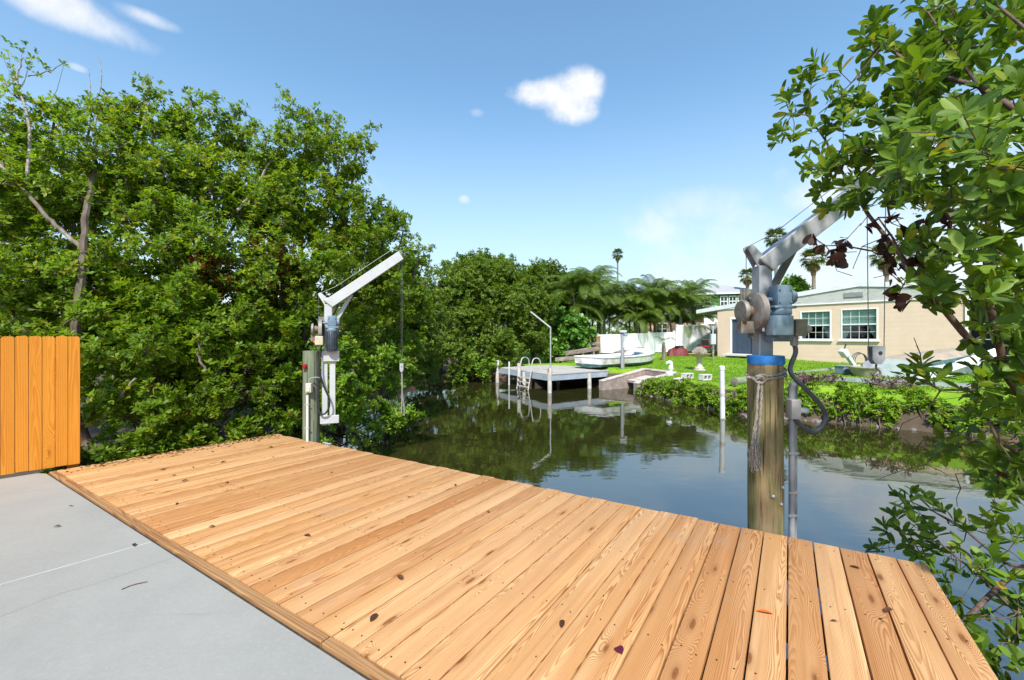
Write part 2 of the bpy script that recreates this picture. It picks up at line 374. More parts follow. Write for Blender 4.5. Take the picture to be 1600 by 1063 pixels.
# patio paint
m, t = newmat('patio_paint')
gp = t.n('ShaderNodeNewGeometry').outputs['Position']
col = t.mix(t.ss(t.noise(gp, 1.4, 6, 0.6), 0.3, 0.7), (0.295, 0.285, 0.262, 1), (0.262, 0.255, 0.235, 1))
col = t.mix(t.ss(t.noise(gp, 55, 4, 0.6), 0.45, 0.75, 0, 0.22), col, (0.38, 0.37, 0.345, 1))
col = t.mix(t.m('MULTIPLY', t.ss(t.noise(gp, 70, 3, 0.5), 0.66, 0.72), t.ss(t.noise(gp, 2.3, 4, 0.6), 0.52, 0.66)), col, (0.12, 0.13, 0.135, 1))
col = t.mix(t.ss(t.noise(t.n('ShaderNodeMapping', i={0: gp, 2: (0, 0, 0.6), 3: (1.2, 9, 1)}).outputs[0], 1.0, 5, 0.6), 0.62, 0.75, 0, 0.25), col, (0.15, 0.165, 0.17, 1))
col = t.mix(t.ss(t.noise(gp, 0.55, 7, 0.7, 0.8), 0.50, 0.70, 0, 0.35), col, (0.205, 0.2, 0.185, 1))
crk = t.n('ShaderNodeTexVoronoi', feature='DISTANCE_TO_EDGE', i={'Vector': t.mix(0.25, gp, t.n('ShaderNodeTexNoise', i={'Vector': gp, 'Scale': 1.5, 'Detail': 6.0}).outputs[1]), 'Scale': 0.55})
col = t.mix(t.m('MULTIPLY', t.ss(crk.outputs['Distance'], 0.0, 0.004, 1.0, 0.0), 0.35), col, (0.10, 0.11, 0.11, 1))
p = t.n('ShaderNodeBsdfPrincipled', i={'Base Color': col, 'Roughness': 0.55, 'Specular IOR Level': 0.35})
b = t.n('ShaderNodeBump', i={'Strength': 0.25, 'Distance': 0.004, 'Height': t.m('ADD', t.noise(gp, 45, 5, 0.6), t.m('MULTIPLY', t.noise(gp, 5, 3), 2.0))})
t.nt.links.new(b.outputs[0], p.inputs['Normal'])
t.out(p.outputs[0])

# ground: lawn / mud by height
m, t = newmat('ground_soil')
gp = t.n('ShaderNodeNewGeometry').outputs['Position']
z = t.n('ShaderNodeSeparateXYZ', i={0: gp}).outputs[2]
gcol = t.mix(t.ss(t.noise(gp, 0.9, 6, 0.6), 0.35, 0.65), (0.125, 0.25, 0.014, 1), (0.20, 0.32, 0.026, 1))
gcol = t.mix(t.ss(t.noise(gp, 9, 5, 0.65), 0.5, 0.75, 0, 0.6), gcol, (0.10, 0.16, 0.02, 1))
gcol = t.mix(t.ss(t.noise(gp, 0.8, 6, 0.7), 0.55, 0.72, 0, 0.75), gcol, (0.26, 0.24, 0.09, 1))
soil = t.mix(t.noise(gp, 6, 6, 0.6), (0.05, 0.038, 0.028, 1), (0.12, 0.09, 0.065, 1))
zz = t.m('ADD', z, t.m('MULTIPLY', t.m('SUBTRACT', t.noise(gp, 2.2, 4), 0.5), 0.12))
col = t.mix(t.ss(zz, -0.19, -0.13), soil, gcol)
p = t.n('ShaderNodeBsdfPrincipled', i={'Base Color': col, 'Roughness': 0.95, 'Specular IOR Level': 0.1})
b = t.n('ShaderNodeBump', i={'Strength': 0.6, 'Distance': 0.03, 'Height': t.noise(gp, 22, 5, 0.6)})
t.nt.links.new(b.outputs[0], p.inputs['Normal'])
t.out(p.outputs[0])

# water: murky canal, faint ripples
m, t = newmat('canal_water')
gp = t.n('ShaderNodeNewGeometry').outputs['Position']
mp1 = t.n('ShaderNodeMapping', i={0: gp, 2: (0, 0, 0.5), 3: (0.8, 1.7, 1)}).outputs[0]
h1 = t.noise(mp1, 1.1, 3, 0.5, 0.4)
h2 = t.noise(mp1, 5.5, 3, 0.55, 0.3)
calm = t.ss(t.noise(gp, 0.35, 3, 0.5), 0.35, 0.65, 0.25, 1.0)
hh = t.m('ADD', t.m('MULTIPLY', h1, 0.0032), t.m('MULTIPLY', t.m('MULTIPLY', h2, calm), 0.0008))
b = t.n('ShaderNodeBump', i={'Strength': 1.0, 'Distance': 1.0, 'Height': hh})
col = t.mix(t.ss(t.noise(gp, 0.5, 4, 0.5), 0.3, 0.7), (0.020, 0.021, 0.005, 1), (0.028, 0.027, 0.008, 1))
p = t.n('ShaderNodeBsdfPrincipled', i={'Base Color': col, 'Roughness': 0.02, 'IOR': 3.3, 'Specular IOR Level': 0.5, 'Normal': b.outputs[0]})
t.out(p.outputs[0])

# window glass: clear with a sky sheen
m, t = newmat('window_glass')
fr = t.n('ShaderNodeLayerWeight', i={0: 0.15})
tr = t.n('ShaderNodeBsdfTransparent', i={0: (0.82, 0.88, 0.88, 1)})
gl = t.n('ShaderNodeBsdfGlossy', i={'Roughness': 0.03})
t.out(t.n('ShaderNodeMixShader', i={0: t.m('ADD', t.m('MULTIPLY', fr.outputs['Fresnel'], 0.5), 0.04, clamp=True), 1: tr.outputs[0], 2: gl.outputs[0]}).outputs[0])

# ------------------------------------------------------------------ mesh helpers
def link(o, parent=None):
    COL.objects.link(o)
    if parent is not None:
        o.parent = parent
    return o

def wm(o):
    M = Matrix.Identity(4)
    while o is not None:
        M = o.matrix_basis @ M
        o = o.parent
    return M

def tag(o, label, cat=None, group=None, kind=None):
    if label: o['label'] = label
    if cat: o['category'] = cat
    if group: o['group'] = group
    if kind: o['kind'] = kind
    return o

def thing(name, label, cat, loc=(0, 0, 0), rz=0.0, group=None):
    o = bpy.data.objects.new(name, None)
    o.empty_display_size = 0.1
    link(o)
    o.location = loc
    o.rotation_euler = (0, 0, rz)
    return tag(o, label, cat, group)

def copy_tree(o, parent=None):
    c = o.copy()
    link(c, parent)
    for ch in list(o.children):
        copy_tree(ch, c)
    return c

class MB:
    """collects shapes for ONE mesh object"""
    def __init__(self):
        self.bm = bmesh.new()
    def box(self, c, s, rot=None, bevel=0.0, seg=1):
        g = bmesh.ops.create_cube(self.bm, size=1.0)
        vs = g['verts']
        M = Matrix.Translation(Vector(c))
        if rot is not None:
            M = M @ rot.to_4x4()
        M = M @ Matrix.Diagonal((*s, 1))
        bmesh.ops.transform(self.bm, matrix=M, verts=vs)
        if bevel:
            es = {e for v in vs for e in v.link_edges}
            bmesh.ops.bevel(self.bm, geom=list(es), offset=bevel, segments=seg, affect='EDGES', profile=0.5)
        return self
    def bar(self, a, b, wx, wy, up=(0, 0, 1), bevel=0.0):
        """square bar from a to b"""
        a, b = Vector(a), Vector(b)
        d = b - a
        y = d.normalized()
        u = Vector(up)
        x = y.cross(u)
        if x.length < 1e-4:
            x = Vector((1, 0, 0))
        x.normalize()
        zz = x.cross(y)
        rot = Matrix((x, y, zz)).transposed()
        return self.box((a + b) / 2, (wx, d.length, wy), rot, bevel)
    def tube(self, pts, rad, n=8, cap=True):
        pts = [Vector(p) for p in pts]
        if not hasattr(rad, '__len__'):
            rad = [rad] * len(pts)
        rings = []
        prev = None
        for i, p in enumerate(pts):
            d = (pts[min(i + 1, len(pts) - 1)] - pts[max(i - 1, 0)])
            if d.length < 1e-9: d = Vector((0, 0, 1))
            d.normalize()
            if prev is None:
                x = d.cross(Vector((0.13, 0.31, 0.94)))
                if x.length < 0.1: x = d.cross(Vector((1, 0, 0)))
            else:
                x = prev - d * prev.dot(d)
            x.normalize()
            prev = x
            y = d.cross(x)
            rings.append([self.bm.verts.new(p + (x * math.cos(2 * PI * k / n) + y * math.sin(2 * PI * k / n)) * rad[i]) for k in range(n)])
        for a, b in zip(rings, rings[1:]):
            for k in range(n):
                self.bm.faces.new((a[k], a[(k + 1) % n], b[(k + 1) % n], b[k]))
        if cap:
            self.bm.faces.new(list(reversed(rings[0])))
            self.bm.faces.new(rings[-1])
        return self
    def lathe(self, prof, c=(0, 0, 0), n=20, axis='z', wob=None):
        c = Vector(c)
        rings = []
        for r, h in prof:
            ring = []
            for k in range(n):
                a = 2 * PI * k / n
                rr = r * (wob(a, h) if wob else 1.0)
                if axis == 'z': v = Vector((rr * math.cos(a), rr * math.sin(a), h))
                elif axis == 'x': v = Vector((h, rr * math.cos(a), rr * math.sin(a)))
                else: v = Vector((rr * math.sin(a), h, rr * math.cos(a)))
                ring.append(self.bm.verts.new(c + v))
            rings.append(ring)
        for a, b in zip(rings, rings[1:]):
            for k in range(n):
                self.bm.faces.new((a[k], a[(k + 1) % n], b[(k + 1) % n], b[k]))
        self.bm.faces.new(list(reversed(rings[0])))
        self.bm.faces.new(rings[-1])
        return self
    def prism(self, poly, z0, z1):
        """vertical prism over a plan polygon"""
        lo = [self.bm.verts.new((p[0], p[1], z0)) for p in poly]
        hi = [self.bm.verts.new((p[0], p[1], z1)) for p in poly]
        n = len(poly)
        self.bm.faces.new(list(reversed(lo)))
        self.bm.faces.new(hi)
        for k in range(n):
            self.bm.faces.new((lo[k], lo[(k + 1) % n], hi[(k + 1) % n], hi[k]))
        return self
    def sweep(self, poly, axis_pts):
        """poly: list of 3-D offsets; extruded between two points"""
        a, b = Vector(axis_pts[0]), Vector(axis_pts[1])
        lo = [self.bm.verts.new(a + Vector(p)) for p in poly]
        hi = [self.bm.verts.new(b + Vector(p)) for p in poly]
        n = len(poly)
        self.bm.faces.new(list(reversed(lo)))
        self.bm.faces.new(hi)
        for k in range(n):
            self.bm.faces.new((lo[k], lo[(k + 1) % n], hi[(k + 1) % n], hi[k]))
        return self
    def grid(self, rows):
        """rows of 3-D points joined into a sheet"""
        vr = [[self.bm.verts.new(p) for p in r] for r in rows]
        for a, b in zip(vr, vr[1:]):
            for k in range(len(a) - 1):
                self.bm.faces.new((a[k], a[k + 1], b[k + 1], b[k]))
        return self
    def build(self, name, mat, parent=None, smooth=False, world=False, label=None):
        bmesh.ops.recalc_face_normals(self.bm, faces=self.bm.faces)
        me = bpy.data.meshes.new(name)
        if world and parent is not None:
            bmesh.ops.transform(self.bm, matrix=wm(parent).inverted(), verts=self.bm.verts)
        self.bm.to_mesh(me)
        self.bm.free()
        me.materials.append(MATS[mat])
        if smooth:
            me.polygons.foreach_set('use_smooth', [True] * len(me.polygons))
            try:
                me.set_sharp_from_angle(angle=R(40))
            except Exception:
                pass
        o = bpy.data.objects.new(name, me)
        link(o, parent)
        if label: o['label'] = label
        return o

def np_mesh(name, V, F, mat, parent=None, var=None, world=True, kind=None, smooth=False):
    """big mesh from arrays; F (n,k) all the same size; var: per-face value"""
    V = np.asarray(V, dtype=np.float32)
    F = np.asarray(F, dtype=np.int32)
    if world and parent is not None:
        M = np.array(wm(parent).inverted(), dtype=np.float32)
        V = V @ M[:3, :3].T + M[:3, 3]
    me = bpy.data.meshes.new(name)
    k = F.shape[1]
    me.vertices.add(len(V)); me.vertices.foreach_set('co', V.ravel())
    me.loops.add(F.size); me.loops.foreach_set('vertex_index', F.ravel())
    me.polygons.add(len(F))
    me.polygons.foreach_set('loop_start', np.arange(0, F.size, k, dtype=np.int32))
    me.polygons.foreach_set('loop_total', np.full(len(F), k, dtype=np.int32))
    if smooth:
        me.polygons.foreach_set('use_smooth', np.ones(len(F), dtype=bool))
    me.update(calc_edges=True)
    if var is not None:
        a = me.attributes.new('var', 'FLOAT', 'FACE')
        a.data.foreach_set('value', np.asarray(var, dtype=np.float32))
    me.materials.append(MATS[mat])
    o = bpy.data.objects.new(name, me)
    link(o, parent)
    if kind: o['kind'] = kind
    return o

def unit(a):
    return a / np.maximum(np.linalg.norm(a, axis=-1, keepdims=True), 1e-9)

def leaves(base, d, nrm, L, Wd, fold=0.16, curl=0.12, obov=0.0):
    """oval leaves folded along the midrib: base (n,3), direction, normal, length (n,), width (n,)"""
    d = unit(d)
    x = unit(np.cross(d, nrm))
    n = np.cross(x, d)
    L = L[:, None]; Wd = Wd[:, None]
    P = []
    for u, v, h in ((0, 0, 0), (-0.36 + obov * 0.08, 0.36, 1), (-0.42 - obov * 0.06, 0.74, 1), (0, 1, 0), (0.42 + obov * 0.06, 0.74, 1), (0.36 - obov * 0.08, 0.36, 1)):
        P.append(base + x * (u * Wd) + d * (v * L) + n * (h * fold * Wd - curl * L * v * v))
    V = np.stack(P, 1).reshape(-1, 3)
    k = np.arange(len(base))[:, None] * 6
    F = np.concatenate([k + np.array([[0, 3, 2, 1]]), k + np.array([[0, 5, 4, 3]])], 1).reshape(-1, 4)
    return V, F

def leaves3(base, d, nrm, L, Wd, fold=0.14):
    """small leaves as two triangles folded along the midrib"""
    d = unit(d); x = unit(np.cross(d, nrm)); n = np.cross(x, d)
    L = L[:, None]; Wd = Wd[:, None] * 0.56
    m = base + d * L * 0.56 + n * fold * Wd
    V = np.stack([base, m - x * Wd, base + d * L - n * L * 0.08, m + x * Wd], 1).reshape(-1, 3)
    k = np.arange(len(base))[:, None] * 4
    F = np.concatenate([k + np.array([[0, 2, 1]]), k + np.array([[0, 3, 2]])], 1).reshape(-1, 3)
    return V, F

def rosettes(P, A, k, L, spread=(35, 85), jit=0.25, wr=0.45):
    """k leaves fanned round each twig tip P with axis A; returns leaf arrays"""
    n = len(P)
    A = unit(A)
    ref = np.where(np.abs(A[:, 2:3]) > 0.9, np.array([[1.0, 0, 0]]), np.array([[0, 0, 1.0]]))
    X = unit(np.cross(A, ref)); Y = np.cross(A, X)
    ph = rng.uniform(0, 2 * PI, n)[:, None] + np.arange(k)[None] * 2.399 + rng.normal(0, jit, (n, k))
    th = np.radians(rng.uniform(spread[0], spread[1], (n, k)))
    rad = np.cos(ph)[..., None] * X[:, None] + np.sin(ph)[..., None] * Y[:, None]
    D = np.cos(th)[..., None] * A[:, None] + np.sin(th)[..., None] * rad
    D[..., 2] += 0.10
    Nn = np.sin(th)[..., None] * A[:, None] - np.cos(th)[..., None] * rad + rng.normal(0, 0.25, (n, k, 3))
    ln = L * rng.uniform(0.65, 1.15, (n, k))
    B = P[:, None] + A[:, None] * (rng.uniform(-0.5, 0.35, (n, k)) * L)[..., None] + rad * 0.004
    f = lambda a: a.reshape(-1, a.shape[-1])
    return f(B), f(D), f(Nn), ln.ravel(), (ln * wr * rng.uniform(0.8, 1.15, (n, k))).ravel()

def inside_poly(x, y, poly):
    c = np.zeros(np.shape(x), bool)
    n = len(poly)
    for i in range(n):
        x1, y1 = poly[i]; x2, y2 = poly[(i + 1) % n]
        cond = ((y1 > y) != (y2 > y)) & (x < (x2 - x1) * (y - y1) / (y2 - y1 + 1e-12) + x1)
        c ^= cond
    return c

# ------------------------------------------------------------------ the lie of the land
A_ = Vector((-4.833, 4.233, 0)); B_ = Vector((-3.434, 5.893, 0)); C_ = Vector((2.578, 2.526, 0)); G_ = Vector((1.285, 0.577, 0))
EDGE = (C_ - B_).normalized()                 # along the water's edge, to the right
INW = Vector((EDGE.y, -EDGE.x, 0))            # from the water to the patio
WATER = -0.75
# canal outline, each stretch with the land height behind it
CANAL = [((-3.75, 6.6), -0.3), ((-3.05, 5.95), -0.3), ((2.35, 2.15), -0.3), ((3.2, 1.6), -0.25), ((4.7, 2.9), -0.25), ((6.2, 2.4), -0.25), ((9.5, 0.2), -0.2), ((17, -5.0), 0.1),
         ((24, 0.5), 0.12), ((14.3, 6.3), 0.12), ((9.15, 9.35), 0.12), ((8.1, 10.1), 0.10), ((6.3, 10.9), 0.02), ((5.5, 13.4), -0.08), ((4.72, 15.1), -0.12), ((6.2, 15.95), -0.08),
         ((5.6, 17.35), -0.02), ((3.6, 16.3), 0.0), ((3.75, 17.2), 0.05), ((3.0, 19.2), 0.1), ((0.6, 20.8), -0.1), ((-2, 19.7), -0.3), ((-4.4, 18.6), -0.3), ((-4.6, 13), -0.3), ((-3.9, 9.3), -0.3)]
CP = [c[0] for c in CANAL]
def canal_d(x, y):
    """distance to the canal's edge (negative in the water) and land height of the nearest stretch"""
    x = np.asarray(x, float); y = np.asarray(y, float)
    best = np.full(x.shape, 1e9); hgt = np.zeros(x.shape)
    n = len(CP)
    for i in range(n):
        (x1, y1), (x2, y2) = CP[i], CP[(i + 1) % n]
        dx, dy = x2 - x1, y2 - y1
        tt = np.clip(((x - x1) * dx + (y - y1) * dy) / (dx * dx + dy * dy), 0, 1)
        dd = np.hypot(x - x1 - tt * dx, y - y1 - tt * dy)
        h = CANAL[i][1] * (1 - tt) + CANAL[(i + 1) % n][1] * tt
        hgt = np.where(dd < best, h, hgt); best = np.minimum(best, dd)
    return np.where(inside_poly(x, y, CP), -best, best), hgt

def gzv(x, y):
    d, h = canal_d(x, y)
    land = np.where(h > -0.15, h + np.clip(d - 0.3, 0, 20) * 0.02, h)
    land = np.minimum(land, 0.42)
    s = np.clip(d / 0.45, 0, 1); s = s * s * (3 - 2 * s)
    z = np.where(d < 0, np.maximum(WATER + d * 0.7, -1.9), (WATER + 0.0) * (1 - s) + land * s)
    r = np.hypot(x, y)
    return z + np.where(d > 0.5, 0.02 * np.sin(x * 1.9 + 0.7 * y) * np.cos(y * 1.3), 0) * (r < 40)

def gz(x, y):
    return float(gzv(np.array([x]), np.array([y]))[0])

xs = np.concatenate([[-900, -350, -140, -70, -40, -26], np.arange(-18, 27, 0.3), [32, 42, 70, 140, 350, 900]])
ys = np.concatenate([[-300, -120, -50, -20], np.arange(-9, 33, 0.3), [38, 48, 75, 150, 380, 1200]])
GX, GY = np.meshgrid(xs, ys)
GZ = gzv(GX, GY)
nx, ny = len(xs), len(ys)
V = np.stack([GX, GY, GZ], -1).reshape(-1, 3)
ii, jj = np.meshgrid(np.arange(nx - 1), np.arange(ny - 1))
q = (jj * nx + ii).ravel()
F = np.stack([q, q + 1, q + nx + 1, q + nx], 1)
tag(np_mesh('ground', V, F, 'ground_soil', smooth=True), None, kind='structure')
wxs = np.linspace(-9, 60, 40); wys = np.linspace(-12, 26, 24)
WX, WY = np.meshgrid(wxs, wys)
V = np.stack([WX, WY, np.full(WX.shape, WATER)], -1).reshape(-1, 3)
ii, jj = np.meshgrid(np.arange(39), np.arange(23)); q = (jj * 40 + ii).ravel()
tag(np_mesh('canal_water', V, np.stack([q, q + 1, q + 41, q + 40], 1), 'canal_water', smooth=True), None, kind='structure')

# ------------------------------------------------------------------ patio
TRIM = (G_ - A_).normalized()
TN = Vector((-TRIM.y, TRIM.x, 0))             # from patio to deck
patio = bpy.data.objects.new('patio', None); link(patio); tag(patio, None, kind='structure')
J0 = on(215, 850, 0); J1 = on(0, 910, 0)
jd = (J1 - J0).normalized()
jn = Vector((-jd.y, jd.x, 0))
A0 = A_ - TN * 0.012
# the saw-cut joint meets the deck edge here
tt = ((J0 - A0).cross(jd)).z / (TRIM.cross(jd)).z
JT = A0 + TRIM * tt
far = JT + jd * 8.5
fence_dir = Vector((-0.725, -0.689, 0))
sl1 = [A0, JT + TRIM * -0.004, far + TRIM * -0.004, Vector((-9.6, -0.4, 0)), Vector((-4.95, 4.235, 0))]
sl2 = [JT + TRIM * 0.004, A0 + TRIM * 10.5, Vector((3.4, -4.5, 0)), far + TRIM * 0.004 + Vector((0.6, -1.5, 0)), far + TRIM * 0.004]
for sl in (sl1, sl2):
    MB().prism([(p.x, p.y) for p in sl], -0.13, -0.012).build('concrete_slab', 'patio_paint', patio)
MB().bar(JT + jd * 0.003 + Vector((0, 0, -0.055)), far + Vector((0, 0, -0.055)), 0.0075, 0.084).build('joint_filler', 'seal_strip', patio)

# ------------------------------------------------------------------ the new timber deck
deck = thing('wooden_deck', 'new pale yellow pine deck of long planks beside grey patio', 'deck', ((A_ + C_) / 2).to_tuple())
N_PL = 48
for i in range(N_PL):
    f0, f1 = i / N_PL, (i + 1) / N_PL
    a0 = A_.lerp(G_, f0) + TN * 0.062; a1 = A_.lerp(G_, f1) + TN * 0.062
    b0 = B_.lerp(C_, f0); b1 = B_.lerp(C_, f1)
    over = random.uniform(-0.012, 0.012) + (0.02 if i == 0 else 0)
    yd = ((b0 + b1) / 2 - (a0 + a1) / 2)
    b0 = b0 + yd.normalized() * over; b1 = b1 + yd.normalized() * over
    mid = (a0 + a1 + b0 + b1) / 4
    ang = math.atan2(yd.y, yd.x) - PI / 2
    inv = Matrix.Rotation(-ang, 3, 'Z')
    gap = random.uniform(0.0062, 0.0092)
    la0, la1, lb0, lb1 = [inv @ (p - mid) for p in (a0, a1, b0, b1)]
    poly = [(la0.x + gap / 2, la0.y), (la1.x - gap / 2, la1.y), (lb1.x - gap / 2, lb1.y), (lb0.x + gap / 2, lb0.y)]
    mb = MB().prism(poly, -0.036, 0.0)
    top = [e for e in mb.bm.edges if all(v.co.z > -0.001 for v in e.verts)]
    bmesh.ops.bevel(mb.bm, geom=top, offset=0.0032, segments=2, affect='EDGES', profile=0.5)
    o = mb.build('plank', 'deck_wood', deck, smooth=True)
    o.location = mid - deck.location + Vector((0, 0, random.uniform(-0.0012, 0.0012)))
    o.rotation_euler = (random.uniform(-0.0006, 0.0006), random.uniform(-0.002, 0.002), ang)
    # screw heads in rows over the joists
    ln = yd.length
    sm = MB()
    for s in (-0.47, -0.16, 0.15, 0.46):
        for u in (-0.036, 0.037):
            sm.lathe([(0.0044, 0.0002), (0.0044, 0.0012), (0.002, 0.0014)], (u + random.uniform(-.006, .006), s * ln + random.uniform(-.02, .02), 0), 7)
    sm.build('screw_heads', 'screw', o)['kind'] = 'stuff'
# trim boards laid along the patio edge, butted end to end
L = (G_ - A_).length
cuts = [0.0, 0.42 * L, 0.645 * L, 1.0 * L]
for c0, c1 in zip(cuts, cuts[1:]):
    p0 = A_ + TRIM * (c0 + 0.004) + TN * 0.030; p1 = A_ + TRIM * (c1 - 0.004) + TN * 0.030
    mid = (p0 + p1) / 2
    mb = MB().box((0, 0, -0.016), (0.048, (p1 - p0).length, 0.036), None, 0.004)
    o = mb.build('trim_board', 'trim_wood', deck)
    o.location = mid - deck.location + Vector((0, 0, random.uniform(-0.001, 0.001)))
    o.rotation_euler = (0, 0, math.atan2(TRIM.y, TRIM.x) - PI / 2)
# joists, front fascia and end boards under the planks
for k in range(4):
    f = (0.06, 0.35, 0.64, 0.93)[k]
    p0 = A_.lerp(B_, f) + EDGE * 0.1; p1 = G_.lerp(C_, f) - EDGE * 0.1
    MB().bar(p0 + Vector((0, 0, -0.13)), p1 + Vector((0, 0, -0.13)), 0.04, 0.18).build('joist', 'trim_wood', deck, world=True)
MB().bar(B_ - EDGE * -0.02 + INW * 0.07 + Vector((0, 0, -0.14)), C_ - EDGE * 0.02 + INW * 0.07 + Vector((0, 0, -0.14)), 0.038, 0.2).build('fascia_board', 'trim_wood', deck, world=True)
sd = (C_ - G_).normalized()
MB().bar(G_ + TN * 0.1 - EDGE * 0.05 + Vector((0, 0, -0.14)), C_ - sd * 0.06 - EDGE * 0.05 + Vector((0, 0, -0.14)), 0.038, 0.2).build('end_board', 'trim_wood', deck, world=True)
for f in (0.18, 0.5, 0.8, 0.97):
    p = B_.lerp(C_, f) + INW * 0.32
    MB().tube([p + Vector((0, 0, -1.9)), p + Vector((0, 0, -0.24))], 0.09, 12).build('support_post', 'pile_brown', deck, world=True)
# black joint strip between patio and trim
MB().bar(A_ + TN * -0.0 + Vector((0, 0, -0.045)), A_ + TRIM * 10 + Vector((0, 0, -0.045)), 0.010, 0.05).build('expansion_joint', 'joint_black', patio)

# mooring cleat near the far corner
cp = on(511, 697, 0.0)
cl = thing('mooring_cleat', 'small galvanised mooring cleat at the far edge of the deck', 'cleat', cp.to_tuple(), math.atan2(EDGE.y, EDGE.x))
MB().box((0, 0, 0.004), (0.07, 0.04, 0.008), None, 0.002).box((-0.018, 0, 0.018), (0.014, 0.016, 0.024)).box((0.018, 0, 0.018), (0.014, 0.016, 0.024)).build('base', 'steel', cl)
MB().tube([(-0.085, 0, 0.036), (-0.05, 0, 0.034), (0, 0, 0.032), (0.05, 0, 0.034), (0.085, 0, 0.036)], [0.005, 0.009, 0.011, 0.009, 0.005], 8).build('horn', 'steel', cl, True)

# ------------------------------------------------------------------ orange picket fence at the left
FE = Vector((-4.735, 4.46, 0))
fence = thing('picket_fence', 'orange stained wooden fence panel of narrow pickets beside the deck corner', 'fence', FE.to_tuple(), math.atan2(fence_dir.y, fence_dir.x))
for k in range(16):
    wd = 0.0885
    x0 = 0.003 + k * 0.0905 + (k // 2) * 0.002
    mb = MB()
    c = 0.013
    poly = [(0, 0), (wd, 0), (wd, 1.37), (wd - c * 0.6, 1.385), (wd - c, 1.39), (c, 1.39), (c * 0.6, 1.385), (0, 1.37)]
    mb.sweep([(p[0] - wd / 2, 0, p[1] - 0.7) for p in poly], ((0, 0, 0), (0, 0.017, 0)))
    # the board's length runs along local y for the wood grain
    bmesh.ops.rotate(mb.bm, verts=mb.bm.verts, matrix=Matrix.Rotation(-PI / 2, 3, 'X'))
    bmesh.ops.bevel(mb.bm, geom=list(mb.bm.edges), offset=0.0015, segments=1, affect='EDGES')
    o = mb.build('picket', 'fence_wood', fence)
    o.rotation_euler = (PI / 2, 0, 0)
    o.location = (x0 + wd / 2, 0.0 + (0.004 if k % 2 else 0.0), 0.725 + random.uniform(-0.003, 0.003))
    nl = MB()
    for hz in (-0.47, 0.43):
        for u in (-0.022, 0.02):
            nl.lathe([(0.0028, 0.0), (0.0028, 0.0012)], (u, hz + random.uniform(-.008, .008), -0.0012), 6)
    nl.build('nail_heads', 'screw', o)['kind'] = 'stuff'
for hz in (0.25, 1.15):
    MB().box((0.75, -0.045, hz), (1.5, 0.04, 0.09), None, 0.003).build('rail', 'fence_wood', fence)
MB().box((0.06, -0.11, 0.55), (0.09, 0.09, 1.4), None, 0.004).build('post', 'fence_wood', fence)

# ------------------------------------------------------------------ pilings and boat davits
def noisy_pile(c, r, z0, z1, n=28, m=26, seed=0):
    rg = random.Random(seed)
    ph = [rg.uniform(0, 6) for _ in range(6)]
    mb = MB()
    rings = []
    for j in range(m + 1):
        z = z0 + (z1 - z0) * j / m
        ring = []
        for k in range(n):
            a = 2 * PI * k / n
            rr = r * (1 + 0.022 * math.sin(3 * a + ph[0] + z * 0.8) + 0.016 * math.sin(7 * a + ph[1] + z * 1.7) + 0.014 * math.sin(11 * a + ph[2] - z) + 0.012 * math.sin(z * 9 + ph[3] + 2 * a))
            ring.append(Vector((c[0] + rr * math.cos(a), c[1] + rr * math.sin(a), z + (rg.uniform(-.004, .004) if j == m else 0))))
        rings.append(ring + [ring[0]])
    mb.grid(rings)
    bmesh.ops.remove_doubles(mb.bm, verts=mb.bm.verts, dist=1e-5)
    tv = [v for v in mb.bm.verts if v.co.z > z1 - 0.01]
    cv = mb.bm.verts.new((c[0], c[1], z1 + 0.006))
    es = [e for e in mb.bm.edges if e.is_boundary and all(v.co.z > z1 - 0.01 for v in e.verts)]
    for e in es:
        mb.bm.faces.new((e.verts[0], e.verts[1], cv))
    return mb

RP = Vector((1.925, 3.085, 0))
rp = thing('dock_piling', 'thick weathered brown timber piling at the right end of the deck, roped near its top', 'piling', (RP.x, RP.y, WATER), group='pilings carrying the davits')
noisy_pile(RP, 0.119, -2.0, 1.225, seed=2).build('shaft', 'pile_brown', rp, True, True)
# blue tape cap
mb = MB(); mb.lathe([(0.117, 1.205), (0.1235, 1.207), (0.1245, 1.235), (0.1235, 1.268), (0.118, 1.272)], (RP.x, RP.y, 0), 28, wob=lambda a, h: 1 + 0.012 * math.sin(5 * a + h * 60))
mb.build('tape_band', 'blue_tape', rp, True, True, label='bright blue tape wrapped round the top of the piling')
for (da, zz) in ((-100, 0.25), (-62, 0.31), (-70, 0.19)):
    a = R(da)
    p = RP + Vector((math.cos(a) * 0.12, math.sin(a) * 0.12, zz))
    o = MB().lathe([(0.012, -0.004), (0.012, 0.010), (0.007, 0.014)], (0, 0, 0), 6).build('bolt', 'aluminium', rp)
    o.location = p - rp.location
    o.rotation_euler = (PI / 2, 0, a + PI / 2)

LP = Vector((-2.775, 5.62, 0))
lp = thing('dock_piling', 'green weathered timber piling at the far left corner of the deck', 'piling', (LP.x, LP.y, WATER), group='pilings carrying the davits')
noisy_pile(LP, 0.108, -2.0, 1.21, seed=5).build('shaft', 'pile_green', lp, True, True)

